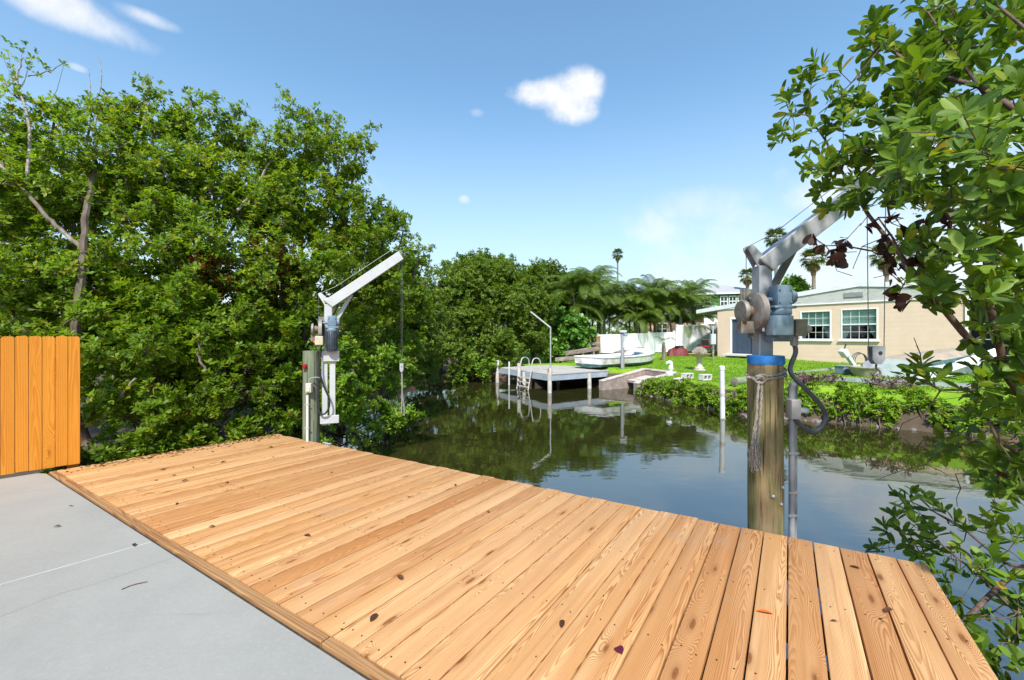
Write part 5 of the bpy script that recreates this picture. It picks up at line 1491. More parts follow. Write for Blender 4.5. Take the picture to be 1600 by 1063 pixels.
def grow(poly_lines, targets, tip_r=0.003, max_seg=0.16, main_r=None, expo=2.2, wig=0.02):
    """branch tree: given limbs (lists of points with radius) then twigs to every target,
    each attached to the nearest wood already there"""
    nodes, par = [], []
    fixed = {}
    for li, (pts, radii) in enumerate(poly_lines):
        prev = -1
        if li > 0:
            A = np.array(nodes); p0 = np.array(pts[0])
            prev = int(np.argmin(((A - p0) ** 2).sum(1)))
        for i in range(len(pts)):
            p = np.array(pts[i], float)
            if i > 0:
                q = np.array(pts[i - 1], float)
                ns = max(1, int(np.linalg.norm(p - q) / 0.25))
                for s in range(1, ns):
                    nodes.append(q + (p - q) * s / ns + rng.normal(0, wig, 3)); par.append(prev)
                    fixed[len(nodes) - 1] = radii[i - 1] + (radii[i] - radii[i - 1]) * s / ns
                    prev = len(nodes) - 1
            nodes.append(p); par.append(prev); fixed[len(nodes) - 1] = radii[i]
            prev = len(nodes) - 1
    n0 = len(nodes)
    T = np.asarray(targets, float)
    if len(T):
        cap = n0 + len(T) * 8
        A = np.zeros((cap, 3)); A[:n0] = nodes
        cnt = n0
        d0 = ((T[:, None] - A[None, :n0]) ** 2).sum(2).min(1) if len(T) * n0 < 4e6 else rng.random(len(T))
        order = np.argsort(d0)
        tipn = []
        for ti in order:
            p = T[ti]
            dv = A[:cnt] - p
            # prefer wood below / behind the leaf tip
            cost = (dv ** 2).sum(1) + 0.10 * np.maximum(dv[:, 2], 0) * np.abs(dv[:, 2])
            j = int(np.argmin(cost))
            q = A[j].copy()
            D = np.linalg.norm(p - q)
            ns = min(6, max(1, int(D / max_seg)))
            pr = j
            side = rng.normal(0, 1, 3) * D * 0.06
            for s in range(1, ns + 1):
                f = s / ns
                A[cnt] = q + (p - q) * f + side * math.sin(PI * f) + np.array([0, 0, -0.06 * D * math.sin(PI * f)])
                par.append(pr); pr = cnt; cnt += 1
            tipn.append((ti, pr))
        nodes = A[:cnt]
    else:
        nodes = np.array(nodes)
    N = len(nodes)
    rad = np.zeros(N)
    acc = np.zeros(N)
    kids = np.zeros(N, int)
    for i in range(N):
        if par[i] >= 0: kids[par[i]] += 1
    for i in range(N - 1, -1, -1):
        if kids[i] == 0: acc[i] = tip_r ** expo
        rad[i] = acc[i] ** (1 / expo)
        if i in fixed: rad[i] = max(rad[i] * 0.0 + fixed[i], tip_r)
        if par[i] >= 0: acc[par[i]] += acc[i]
    return nodes, par, rad, n0

DECK_POLY = [(A_.x - 0.3, A_.y - 0.25), (A_.x, A_.y), (B_.x, B_.y), (C_.x, C_.y), (G_.x, G_.y), (-9.6, -0.4), (-5.0, 4.1)]
def keep_clear(P, marg=0.015):
    """twigs are cut back from the deck and the fence"""
    n = Vector((-0.764, 0.645, 0))
    rel = (P[:, 0] - A_.x) * n.x + (P[:, 1] - A_.y) * n.y
    along = (P[:, 0] - A_.x) * 0.645 + (P[:, 1] - A_.y) * 0.764
    over_deck = (rel < marg) & (along < 2.25) & (P[:, 2] < 2.2)
    frel = (P[:, 0] - FE.x) * -0.689 + (P[:, 1] - FE.y) * 0.725
    behind_fence = ((P[:, 0] < FE.x + 0.04) & (frel < 0.14))
    # keep the davit and its piling free
    dx, dy = P[:, 0] - (-2.7), P[:, 1] - 5.62
    dav = (np.hypot(dx, dy) < 0.30) & (P[:, 2] > -0.4)
    front = (P[:, 0] > -3.6) & (P[:, 1] < 5.75 - 0.15 * (P[:, 0] + 2.7)) & (P[:, 2] > -0.1)
    bx, by = P[:, 0] + 2.575, P[:, 1] - 5.70
    t_ = np.clip((bx * 0.934 + by * 0.358) / 1.05, 0, 1)
    boom = (np.hypot(bx - t_ * 0.98, by - t_ * 0.376) < 0.22) & (P[:, 2] > 0.85)
    sight = (P[:, 1] < 6.4) & (P[:, 0] / np.maximum(P[:, 1], .1) > -0.53) & (P[:, 2] > -0.3)
    return ~(over_deck | behind_fence | dav | front | boom | sight)

def clump_points(clumps, dens, sub=0.30, shell=0.4, flat=0.8):
    """twig tips over many small leafy sprays spread through each clump's volume, some as long shoots"""
    P, A, SC = [], [], []
    for (c, r) in clumps:
        ns = max(7, int(20 * (r / 0.55) ** 2))
        u = unit(rng.normal(0, 1, (ns, 3)))
        rr = r * rng.uniform(0.30, 1.12, (ns, 1)) ** 0.7
        sc = c + u * rr * np.array([1, 1, flat])
        for s_, u_ in zip(sc, u):
            r2 = r * sub * rng.uniform(0.55, 1.45)
            m_ = max(3, int(dens * 4 * PI * r2 * r2))
            v = unit(rng.normal(0, 1, (m_, 3)) + np.array([0, 0, 0.25]))
            q = r2 * rng.uniform(shell, 1.1, (m_, 1))
            ax = unit((u_ * 0.7 + np.array([0, 0, 0.6]) + rng.normal(0, .4, 3))[None])[0]
            st = rng.uniform(0.9, 2.1)
            w_ = v * q
            w_ = w_ * 0.85 + ax * ((w_ @ ax)[:, None] * (st - 0.85))
            p = s_ + w_
            P.append(p); A.append(v * 0.6 + ax * 0.6 + np.array([0, 0, 0.4]) + rng.normal(0, 0.25, (m_, 3)))
            SC.append(s_)
    return np.concatenate(P), np.concatenate(A), np.array(SC)

def leaf_tree(name, label, base, clumps, dens, L, k=9, mat='mangrove_leaf', trunk_r=0.09, bark='bark', cat='tree', group=None, var=(0.5, 0.26), sub=0.30, filt=True, twig_frac=0.22, extra=None, lean=None, roots=0, wr=0.45, limb_pts=None, brown=None, crown_name='crown', flat=0.8):
    base = Vector(base)
    t_ = thing(name, label, cat, base.to_tuple(), group=group)
    cl = [(vec(c), r) for c, r in clumps]
    P, A, SC = clump_points(cl, dens, sub, flat=flat)
    P = P + 0
    if filt:
        ok = keep_clear(P); P, A = P[ok], A[ok]
        ok = keep_clear(SC, 0.15); SC = SC[ok]
    ok = P[:, 2] > WATER + 0.04
    P, A = P[ok], A[ok]
    if extra is not None:
        P = np.concatenate([P, extra]); A = np.concatenate([A, np.repeat([[0, 0, 1.0]], len(extra), 0) + rng.normal(0, .4, (len(extra), 3))])
    b, d, n, ln, wd = rosettes(P, A, k, L, wr=wr)
    ln = ln * rng.uniform(0.75, 1.2, len(P)).repeat(k)
    V, F = leaves3(b, d, n, ln, wd)
    v = np.clip(rng.normal(var[0], var[1], len(P)), 0, 0.93)
    v = np.repeat(v, k) + rng.normal(0, 0.10, len(P) * k)
    v = np.clip(v, 0, 0.94)
    odd = rng.random(len(v))
    v = np.where(odd < 0.010, 0.97, v); v = np.where(odd < 0.003, 1.0, v)
    if brown is not None:
        for (c, r) in brown:
            q = np.linalg.norm(b - vec(c), axis=1) < r
            v = np.where(q & (rng.random(len(v)) < 0.45), 1.0, v)
    np_mesh(crown_name, V, F, mat, t_, np.repeat(v, 2), kind='stuff')
    # wood: trunk, a limb to each clump, boughs to the sub-clumps, some twigs
    cen = np.mean([c for c, r in cl], 0)
    lines = []
    if limb_pts:
        lines = [([np.array(p) for p in pts], rr) for pts, rr in limb_pts]
    else:
        fork = vec(base) * 0.55 + np.array([cen[0], cen[1], base.z + (cen[2] - base.z) * 0.55]) * 0.45
        lines = [([vec(base) + np.array([0, 0, -0.15]), fork], [trunk_r, trunk_r * 0.75])]
        for c, r in cl:
            mid = (fork + c) / 2 + rng.normal(0, 0.12, 3) + np.array([0, 0, -0.08])
            lines.append(([fork, mid, c], [trunk_r * 0.5, trunk_r * 0.36, trunk_r * 0.2]))
    for r_ in range(roots):
        a = rng.uniform(0, 2 * PI); rr = rng.uniform(0.25, 0.7)
        top = vec(base) + np.array([0, 0, rng.uniform(0.25, 0.8)])
        e = np.array([base.x + rr * math.cos(a), base.y + rr * math.sin(a), WATER - 0.3])
        lines.append(([top, (top + e) / 2 + np.array([0.12 * math.cos(a), 0.12 * math.sin(a), 0.12]), e], [0.02, 0.018, 0.012]))
    sel = P[rng.random(len(P)) < twig_frac]
    nodes, par, rad, n0 = grow(lines, SC, tip_r=0.0045)
    V, F = skel_mesh(nodes, par, rad)
    if len(sel):
        # fine twigs from the nearest bough
        j = np.concatenate([np.argmin(((c[:, None] - nodes[None]) ** 2).sum(2), 1) for c in np.array_split(sel, max(1, len(sel) * len(nodes) // 2000000 + 1))])
        q0 = nodes[j]; md = (q0 + sel) / 2 + rng.normal(0, 0.02, sel.shape) - np.array([0, 0, 0.02])
        m_ = len(sel); allp = np.concatenate([q0, md, sel]); ii_ = np.arange(m_)
        V2, F2 = skel_mesh(allp, [-1] * m_ + list(ii_) + list(ii_ + m_), np.concatenate([np.full(m_, .005), np.full(m_, .004), np.full(m_, .0026)]), 4)
        F2 = F2 + len(V)
        V = np.concatenate([V, V2]); F = np.concatenate([F, F2])
    np_mesh('trunk', V, F, bark, t_)
    return t_

def C(px, py, Y, r):
    return (at(px, py, Y), r)

def ground_pt(x, y):
    return (x, y, gz(x, y))

# --- left bank: tall mangroves
GL = 'mangroves on the left bank'
leaf_tree('mangrove_tree', 'tall mangrove at the far left behind the orange fence', ground_pt(-6.6, 6.4),
          [C(20, 235, 6.2, .62), C(85, 190, 6.6, .48), C(140, 200, 6.6, .5), C(30, 330, 5.9, .7), C(120, 300, 6.0, .7), C(40, 440, 5.6, .6), C(130, 410, 5.8, .65), C(190, 330, 6.2, .55), C(20, 520, 5.6, .4), C(110, 500, 5.6, .5), C(-60, 300, 6.2, .8), C(-60, 450, 5.8, .7)],
          50, 0.078, k=8, trunk_r=0.085, group=GL,
          extra=np.array([vec(at(x, y, 6.6)) for x, y in ((10, 66), (22, 72), (35, 80), (50, 90), (62, 95), (30, 95), (48, 108), (75, 112), (60, 118), (5, 90), (18, 105), (100, 100), (68, 104), (12, 80), (40, 70), (56, 80), (44, 100), (25, 118))]))
leaf_tree('mangrove_tree', 'tall mangrove left of centre with bare twigs above its crown', ground_pt(-5.3, 7.1),
          [C(180, 180, 7.0, .45), C(235, 190, 7.0, .55), C(230, 290, 6.5, .75), C(300, 215, 7.2, .5), C(270, 390, 6.3, .75), C(340, 195, 7.5, .55), C(380, 225, 7.6, .45), C(350, 300, 7.0, .7), C(190, 440, 6.0, .6), C(330, 430, 6.5, .6), C(400, 300, 7.3, .6)],
          50, 0.078, k=8, trunk_r=0.09, group=GL,
          brown=[C(330, 440, 6.3, .45), C(400, 330, 7, .3)])
leaf_tree('mangrove_tree', 'tallest mangrove behind the left davit reaching out over the water', ground_pt(-4.5, 8.0),
          [C(480, 205, 8.0, .55), C(460, 250, 7.8, .6), C(530, 245, 8.0, .55), C(560, 225, 8.2, .42), C(430, 340, 7.3, .75), C(510, 330, 7.8, .7), C(480, 420, 7.2, .7), C(390, 420, 6.8, .65), C(545, 300, 8.2, .5), C(440, 470, 6.9, .55), C(555, 390, 8.0, .55), C(420, 270, 7.6, .5)],
          50, 0.078, k=8, trunk_r=0.095, group=GL, brown=[C(430, 410, 6.9, .5), C(420, 470, 6.7, .35)])
leaf_tree('mangrove_tree', 'rounded mangrove right of the left davit boom', ground_pt(-3.9, 9.6),
          [C(600, 350, 9.0, .55), C(580, 380, 8.8, .6), C(630, 360, 9.4, .4), C(560, 440, 8.5, .65), C(620, 430, 9.2, .55), C(590, 480, 8.8, .65), C(560, 520, 8.2, .55), C(655, 400, 10.2, .42), C(675, 420, 10.6, .4), C(640, 480, 9.8, .55), C(668, 455, 10.6, .35)],
          50, 0.078, k=8, trunk_r=0.08, group=GL, filt=True)
def bough(tree, pts, r0, r1, mat='bark_pale'):
    P = smooth_pts([at(*p) for p in pts], 5)
    P = [p + Vector((random.uniform(-.015, .015), random.uniform(-.015, .015), random.uniform(-.015, .015))) for p in P]
    MB().tube(P, [r0 + (r1 - r0) * i / (len(P) - 1) for i in range(len(P))], 7).build('bough', mat, tree, True, True)
lt = [o for o in COL.objects if o.name.startswith('mangrove_tree')]
bough(lt[0], [(118, 560, 5.35), (122, 470, 5.3), (132, 380, 5.4), (140, 300, 5.7), (150, 235, 6.0)], .055, .028, 'bark')
bough(lt[0], [(0, 255, 5.5), (40, 300, 5.45), (75, 340, 5.4), (105, 368, 5.4), (131, 392, 5.4)], .02, .028)
bough(lt[0], [(40, 290, 5.5), (46, 200, 5.9), (28, 130, 6.4), (34, 90, 6.6)], .022, .008, 'twig_grey')
bough(lt[0], [(30, 170, 6.2), (5, 190, 6.1)], .012, .014, 'twig_grey')
bough(lt[0], [(44, 120, 6.5), (75, 112, 6.5), (104, 97, 6.5)], .010, .004, 'twig_grey')
bough(lt[1], [(155, 90, 7.0), (158, 125, 6.9), (150, 170, 6.8), (148, 220, 6.6)], .004, .014, 'twig_grey')
bough(lt[1], [(139, 108, 7.0), (143, 150, 6.9), (148, 180, 6.8)], .004, .009, 'twig_grey')
bough(lt[1], [(239, 118, 7.1), (230, 150, 7.0), (222, 200, 6.7)], .004, .012, 'twig_grey')
bough(lt[1], [(200, 225, 6.2), (175, 235, 6.1), (150, 240, 6.05)], .012, .02)
bough(lt[2], [(450, 210, 7.35), (430, 240, 7.3), (400, 290, 7.0), (370, 330, 6.6)], .010, .024, 'twig_grey')
bough(lt[2], [(300, 160, 7.2), (285, 180, 7.1), (270, 200, 7.0)], .006, .010, 'twig_grey')
# --- left bank: low growth right behind the deck and out over the water
low = leaf_tree('mangrove_shrub', 'dense low mangrove shrub filling the space right behind the deck edge', ground_pt(-4.9, 6.0),
          [C(175, 560, 5.1, .42), C(245, 540, 5.4, .5), C(330, 530, 5.8, .5), C(410, 530, 6.2, .45), C(165, 640, 4.95, .36), C(225, 630, 5.15, .42), C(300, 615, 5.5, .45), C(375, 605, 5.9, .42), C(440, 600, 6.3, .35), C(170, 700, 4.85, .24), C(225, 690, 5.05, .28), C(290, 680, 5.4, .28), C(350, 668, 5.75, .28), C(410, 655, 6.1, .26), C(450, 650, 6.35, .22), C(200, 500, 5.4, .45), C(290, 480, 5.9, .5), C(370, 490, 6.2, .5), C(450, 540, 6.5, .35), C(150, 480, 6.3, .6), C(230, 470, 6.8, .6), C(320, 480, 7.2, .6), C(400, 500, 7.4, .6), C(460, 500, 7.4, .5), C(190, 580, 6.0, .6), C(280, 570, 6.5, .6), C(360, 560, 7.0, .6), C(430, 560, 7.3, .55), C(200, 650, 5.7, .4), C(300, 640, 6.2, .4), C(390, 625, 6.8, .4), C(460, 610, 7.2, .4)] + [((A_.lerp(B_, f) + Vector((-0.764, 0.645, 0)) * 0.24 + Vector((0, 0, random.uniform(-.05, .12)))), 0.22) for f in [0.04 + 0.075 * k for k in range(14)]],
          95, 0.08, k=8, trunk_r=0.045, group=GL, var=(0.42, 0.26), cat='shrub', roots=10, twig_frac=0.12, crown_name='foliage')
bough(low, [(212, 590, 4.95), (195, 612, 4.92), (170, 640, 4.88), (150, 665, 4.85)], .010, .034)
bough(low, [(312, 525, 5.4), (311, 560, 5.4), (322, 580, 5.45)], .013, .016, 'bark')
leaf_tree('mangrove_shrub', 'bright leafy mangrove shrub right of the left davit, hanging over the canal', ground_pt(-3.7, 8.4),
          [C(545, 560, 7.2, .42), C(590, 560, 8.2, .45), C(540, 610, 6.9, .36), C(580, 600, 7.8, .36), C(535, 660, 6.7, .3), C(560, 690, 6.6, .16), C(625, 585, 9.4, .35), C(610, 540, 9.4, .5), C(640, 550, 10.2, .45), C(560, 645, 7.2, .26), C(515, 690, 6.35, .14), C(520, 640, 6.5, .28), C(545, 590, 7.0, .35), C(575, 660, 7.4, .22), C(570, 625, 7.6, .3), C(600, 600, 8.4, .35), C(520, 590, 6.7, .3), C(590, 680, 7.2, .14), C(470, 600, 6.9, .42), C(490, 645, 6.75, .36), C(462, 655, 6.65, .3), C(500, 560, 7.1, .45), C(455, 620, 7.0, .4), C(480, 680, 6.7, .22), C(440, 640, 6.7, .3), C(455, 675, 6.6, .2)],
          85, 0.08, mat='bright_leaf', trunk_r=0.035, group=GL, cat='shrub', roots=8, crown_name='foliage')
leaf_tree('mangrove_shrub', 'small bright spray of mangrove leaves reaching far out over the water', ground_pt(-3.3, 7.9),
          [C(632, 648, 8.3, .20), C(650, 652, 8.2, .13), C(610, 660, 8.1, .18), C(600, 640, 8.2, .14)],
          85, 0.095, mat='bright_leaf', trunk_r=0.02, group=GL, cat='shrub', roots=3, sub=0.5, crown_name='foliage')
# --- further along the left bank and across the end of the canal
GF = 'mangroves at the end of the canal'
far_kw = dict(mat='mangrove_leaf_far', filt=False, twig_frac=0.12, k=8, roots=6)
leaf_tree('mangrove_tree', 'mangrove on the far left bank behind the hanging rope', ground_pt(-4.9, 14.5),
          [C(640, 520, 14, 1.0), C(600, 470, 13, 1.1), C(630, 575, 13.5, .6), C(600, 560, 13, .8), C(660, 560, 15, .7), C(650, 490, 15, .9), C(620, 420, 14, .9), C(640, 588, 14.2, .45), C(660, 580, 16, .6), C(615, 590, 11.8, .42), C(675, 590, 17.6, .5), C(600, 600, 10.6, .35), C(625, 600, 13, .35), C(650, 598, 15.4, .4)], 15, 0.13, trunk_r=0.1, group=GF, **far_kw)
leaf_tree('mangrove_tree', 'far mangrove at the left end of the canal head', ground_pt(-3.6, 20.0),
          [C(680, 490, 19.5, 1.0), C(715, 450, 20.5, 1.1), C(700, 540, 19, .95), C(672, 565, 18.6, .7), C(725, 500, 20, 1.1), C(705, 585, 18.6, .45), C(745, 430, 21, .9), C(690, 470, 20, .7)], 12, 0.15, trunk_r=0.12, group=GF, **far_kw)
leaf_tree('mangrove_tree', 'broad far mangrove in the middle of the canal head', ground_pt(-0.9, 21.5),
          [C(780, 430, 22, .95), C(760, 470, 21, 1.1), C(800, 480, 21, 1.1), C(770, 535, 20.2, 1.0), C(735, 570, 19.2, .7), C(800, 550, 20.3, .7), C(760, 590, 19.3, .45), C(720, 575, 19, .5)], 12, 0.15, trunk_r=0.12, group=GF, **far_kw)
leaf_tree('mangrove_tree', 'far mangrove directly behind the old dock', ground_pt(1.2, 22.5),
          [C(830, 435, 23, .8), C(845, 480, 22.5, 1.0), C(825, 530, 21.5, .9), C(850, 545, 22, .7), C(815, 460, 22, 1.0), C(790, 420, 24, .8)], 12, 0.15, trunk_r=0.12, group=GF, **far_kw)
leaf_tree('mangrove_shrub', 'bright low mangrove shrub at the waterline left of the old dock', ground_pt(-1.6, 19.9),
          [C(735, 575, 18.9, .5), C(715, 590, 18.7, .35), C(755, 585, 18.9, .4), C(770, 570, 19.2, .45)], 30, 0.13, mat='bright_leaf', filt=False, k=8, trunk_r=0.04, cat='shrub', group=GF, roots=4, crown_name='foliage')
leaf_tree('backdrop_tree', 'hazy tall tree rising behind the middle mangroves', ground_pt(-2.0, 30),
          [C(745, 412, 30, 1.0), C(765, 420, 30, 1.0), C(720, 425, 29, 1.0), C(790, 440, 30, 1.2), C(735, 450, 30, 1.4)], 5.5, 0.24, trunk_r=0.16, mat='mangrove_leaf_far', filt=False, twig_frac=0.1, k=7)
leaf_tree('backdrop_tree', 'dark tree standing between the mangroves and the palm grove', ground_pt(3.0, 29),
          [C(855, 430, 29, 1.0), C(875, 450, 29, 1.2), C(850, 480, 28, 1.4), C(885, 490, 29, 1.3), C(830, 510, 27, 1.3), C(880, 530, 28, 1.2)], 5.5, 0.24, trunk_r=0.16, mat='mangrove_leaf_far', filt=False, twig_frac=0.1, k=7, var=(0.3, 0.2))
leaf_tree('backdrop_tree', 'small dark tree top just over the roof slope right of the davit mast', ground_pt(30.5, 43),
          [C(1237, 445, 43, 0.9), C(1228, 452, 43, 0.8), C(1246, 455, 43, 0.9), C(1240, 470, 43, 1.5)], 4, 0.32, trunk_r=0.2, mat='bright_leaf', filt=False, twig_frac=0.1, k=7)
# woodland that closes the view far behind
Pf, Af = [], []
for i in range(420):
    x = rng.uniform(-75, 70); y = rng.uniform(50, 85) if x > 5 else rng.uniform(26, 60)
    if x > -6 and y < 48: y += 24
    Pf.append((x, y, rng.uniform(0.6, 2.6 if x > 5 else 4.6)))
P, A = [], []
for p in Pf:
    r = rng.uniform(1.0, 2.0)
    v = unit(rng.normal(0, 1, (34, 3)) + np.array([0, -0.3, 0.3]))
    P.append(np.array(p) + v * r * rng.uniform(0.55, 1.05, (34, 1)) * np.array([1, 1, .8])); A.append(v + np.array([0, 0, .5]))
P = np.concatenate(P); A = np.concatenate(A)
b, d, n, ln, wd = rosettes(P, A, 5, 0.42)
V, F = leaves(b, d, n, ln, wd)
wl = np_mesh('distant_woodland', V, F, 'mangrove_leaf_far', None, np.repeat(np.clip(rng.normal(.4, .25, len(b)), 0, .95), 2))
tag(wl, 'low green belt of distant trees behind the gardens', 'woodland', kind='stuff')

# --- sea grape with round leaves behind the dock
def sea_grape():
    base = Vector(ground_pt(2.9, 23.2))
    t_ = thing('sea_grape', 'sea grape bush with large round bright leaves behind the old dock', 'bush', base.to_tuple())
    cl = [C(870, 540, 22.5, .6), C(890, 515, 22.8, .6), C(905, 540, 23, .5), C(880, 495, 23, .45), C(918, 520, 23.2, .4), C(868, 560, 22, .45), C(912, 505, 23.3, .35)]
    cl = [(vec(c), r) for c, r in cl]
    P, A, SC = clump_points(cl, 9, 0.5)
    b, d, n, ln, wd = rosettes(P, A, 5, 0.22, wr=1.0)
    V, F = leaves(b, d, n, ln, wd * 1.0, fold=0.06)
    np_mesh('foliage', V, F, 'seagrape_leaf', t_, np.repeat(rng.random(len(b)), 2), kind='stuff')
    lines = [([vec(base), vec(base) + np.array([0.2, 0, 0.9])], [0.06, 0.05])]
    nodes, par, rad, n0 = grow(lines, SC, tip_r=0.012)
    V, F = skel_mesh(nodes, par, rad)
    np_mesh('trunk', V, F, 'bark_pale', t_)
sea_grape()

# --- palms
def frond_mesh(L_, droop, nl, lw, ll, curl, seed):
    """feather frond along +x: arching rachis with paired drooping leaflets"""
    rg = np.random.default_rng(seed)
    V, F, var = [], [], []
    pts = []
    x = z = 0.0; a = 0.0
    for i in range(25):
        pts.append((x, z))
        ang = droop[0] - (droop[0] - droop[1]) * (i / 24) ** 1.3
        x += L_ / 24 * math.cos(ang); z += L_ / 24 * math.sin(ang)
    pts = np.array(pts)
    def rp_(s):
        i = min(23.999, s * 24); k = int(i); f = i - k
        p = pts[k] * (1 - f) + pts[k + 1] * f; t = pts[k + 1] - pts[k]
        return p, t / np.linalg.norm(t)
    for i in range(12):                       # rachis as a thin three-sided strip
        p, t = rp_(i / 12); q, t2 = rp_((i + 1) / 12)
        w0 = 0.022 * (1 - i / 13); w1 = 0.022 * (1 - (i + 1) / 13)
        k = len(V)
        V += [(p[0], -w0, p[1]), (p[0], w0, p[1]), (q[0], w1, q[1]), (q[0], -w1, q[1])]
        F.append((k, k + 1, k + 2, k + 3)); var.append(0.9)
    for i in range(nl):
        s = 0.16 + 0.84 * (i + 0.5) / nl
        p, t = rp_(s)
        le = ll * (math.sin(PI * min(1, 0.15 + s * 0.85)) ** 0.6) * rg.uniform(0.85, 1.1)
        for sd in (-1, 1):
            fwd = 0.75
            d0 = np.array([t[0] * fwd, sd * 1.0, t[1] * fwd + 0.25]); d0 /= np.linalg.norm(d0)
            d1 = d0 + np.array([0, 0, -curl * rg.uniform(0.7, 1.3)]); d1 /= np.linalg.norm(d1)
            b0 = np.array([p[0], 0, p[1]])
            m0 = b0 + d0 * le * 0.5; e0 = m0 + d1 * le * 0.5
            wv = np.array([t[0], 0, t[1]]) * lw * 0.5
            k = len(V)
            V += [tuple(b0 - wv * 0.5), tuple(b0 + wv * 0.5), tuple(m0 + wv), tuple(m0 - wv), tuple(e0 + wv * 0.1), tuple(e0 - wv * 0.1)]
            F += [(k, k + 1, k + 2, k + 3), (k + 3, k + 2, k + 4, k + 5)]
            vv = rg.uniform(0.1, 0.75); var += [vv, vv]
    return np.array(V), np.array(F), np.array(var)

def raw_mesh(name, V, F, var, mat):
    o = np_mesh(name, V, F, mat, None, var, world=False)
    me = o.data
    bpy.data.objects.remove(o)
    return me
FROND = [raw_mesh('frond', *frond_mesh(2.7, (R(55), R(-60)), 34, 0.046, 0.66, 1.1, 1), 'palm_leaf'),
         raw_mesh('frond', *frond_mesh(2.4, (R(70), R(-35)), 32, 0.046, 0.62, 0.9, 2), 'palm_leaf'),
         raw_mesh('frond', *frond_mesh(2.3, (R(25), R(-80)), 32, 0.046, 0.64, 1.3, 3), 'palm_leaf')]
def feather_palm(label, px, Y, stems, nf, hmax, seed, group='feather palms behind the lawn', scale=1.0):
    rg = random.Random(seed)
    x0 = (px - 800) / FOC * Y
    b = Vector(ground_pt(x0, Y))
    t_ = thing('feather_palm', label, 'palm', b.to_tuple(), group=group)
    for s in range(stems):
        a = rg.uniform(0, 2 * PI); h = (hmax + 0.7) * rg.uniform(0.4, 1.0)
        top = Vector((math.cos(a) * 0.55, math.sin(a) * 0.4, h))
        bot = Vector((math.cos(a) * 0.22, math.sin(a) * 0.2, -0.1))
        MB().tube([bot, bot.lerp(top, 0.5) + Vector((0.05, 0, 0)), top], [0.075, 0.065, 0.05], 8).build('trunk', 'palm_trunk', t_, True)
        for f in range(nf):
            o = bpy.data.objects.new('frond', FROND[rg.choice((0, 0, 1, 2))])
            link(o, t_)
            o.location = top
            sc = 1.0 * scale * rg.uniform(0.8, 1.15)
            o.scale = (sc, sc, sc)
            o.rotation_euler = (rg.uniform(-.25, .25), rg.uniform(-.35, .15), a * 0 + f * 2.399 + rg.uniform(-.3, .3))
    return t_
feather_palm('leftmost feather palm of the grove, dark and behind the sea grape', 872, 27.5, 4, 13, 3.4, 1)
feather_palm('tall feather palm left of the grove centre with hanging yellow fronds', 905, 26.2, 5, 13, 3.9, 2)
feather_palm('feather palm at the centre of the grove above the white fence', 945, 27.4, 5, 13, 3.7, 3)
feather_palm('feather palm right of the grove centre beside the lamp post', 985, 27.6, 5, 13, 3.5, 4)
feather_palm('bushy feather palm over the middle of the white fence', 1020, 27.9, 5, 13, 3.2, 5)
feather_palm('feather palm drooping over the right end of the low fence', 1056, 28.2, 5, 12, 3.0, 6)
feather_palm('rightmost feather palm of the grove beside the peach house', 1082, 29.5, 4, 12, 3.3, 7)
feather_palm('feather palm far back in the grove, its tips highest', 925, 30, 4, 13, 4.6, 8)
feather_palm('feather palm far back behind the grove centre', 1000, 31, 4, 13, 4.2, 9)
# young palm stub on the lawn
b = Vector(ground_pt((1037 - 800) / FOC * 22.3, 22.3))
yp = thing('young_palm', 'young palm with stubby brown trunk standing alone on the lawn', 'palm', b.to_tuple())
MB().tube([(0, 0, -0.1), (0.01, 0, 0.3), (0, 0, 0.6), (0.0, 0, 0.95)], [0.11, 0.10, 0.12, 0.07], 8).build('trunk', 'palm_trunk', yp, True)
for k, (a, s) in enumerate(((0.3, .34), (2.7, .30), (4.4, .26), (1.3, .3))):
    o = bpy.data.objects.new('frond', FROND[k % 3]); link(o, yp)
    o.location = (0, 0, 0.95); o.scale = (s, s, s); o.rotation_euler = (0, 0, a)

def fan_mesh(seed):
    rg = np.random.default_rng(seed)
    V, F, var = [], [], []
    V += [(0, -.02, 0), (0, .02, 0), (0.75, .012, 0.05), (0.75, -.012, 0.05)]; F.append((0, 1, 2, 3)); var.append(0.9)
    for i in range(15):
        a = R(-105 + 210 * i / 14)
        le = 0.75 * rg.uniform(0.85, 1.1)
        c = np.array([0.75, 0, 0.05]); d = np.array([math.cos(a), math.sin(a), 0.12]); sdv = np.array([-math.sin(a), math.cos(a), 0])
        m0 = c + d * le * 0.55; e0 = c + d * le + np.array([0, 0, -0.28 * rg.uniform(0.6, 1.4)])
        k = len(V)
        V += [tuple(c), tuple(m0 - sdv * 0.06), tuple(e0), tuple(m0 + sdv * 0.06)]
        F.append((k, k + 1, k + 2, k + 3)); var.append(rg.uniform(0.1, 0.9))
    return np.array(V), np.array(F), np.array(var)
FAN = [raw_mesh('fan_frond', *fan_mesh(4), 'fan_leaf'), raw_mesh('fan_frond', *fan_mesh(5), 'fan_leaf')]
FDRY = raw_mesh('dry_frond', *fan_mesh(6), 'dry_frond')
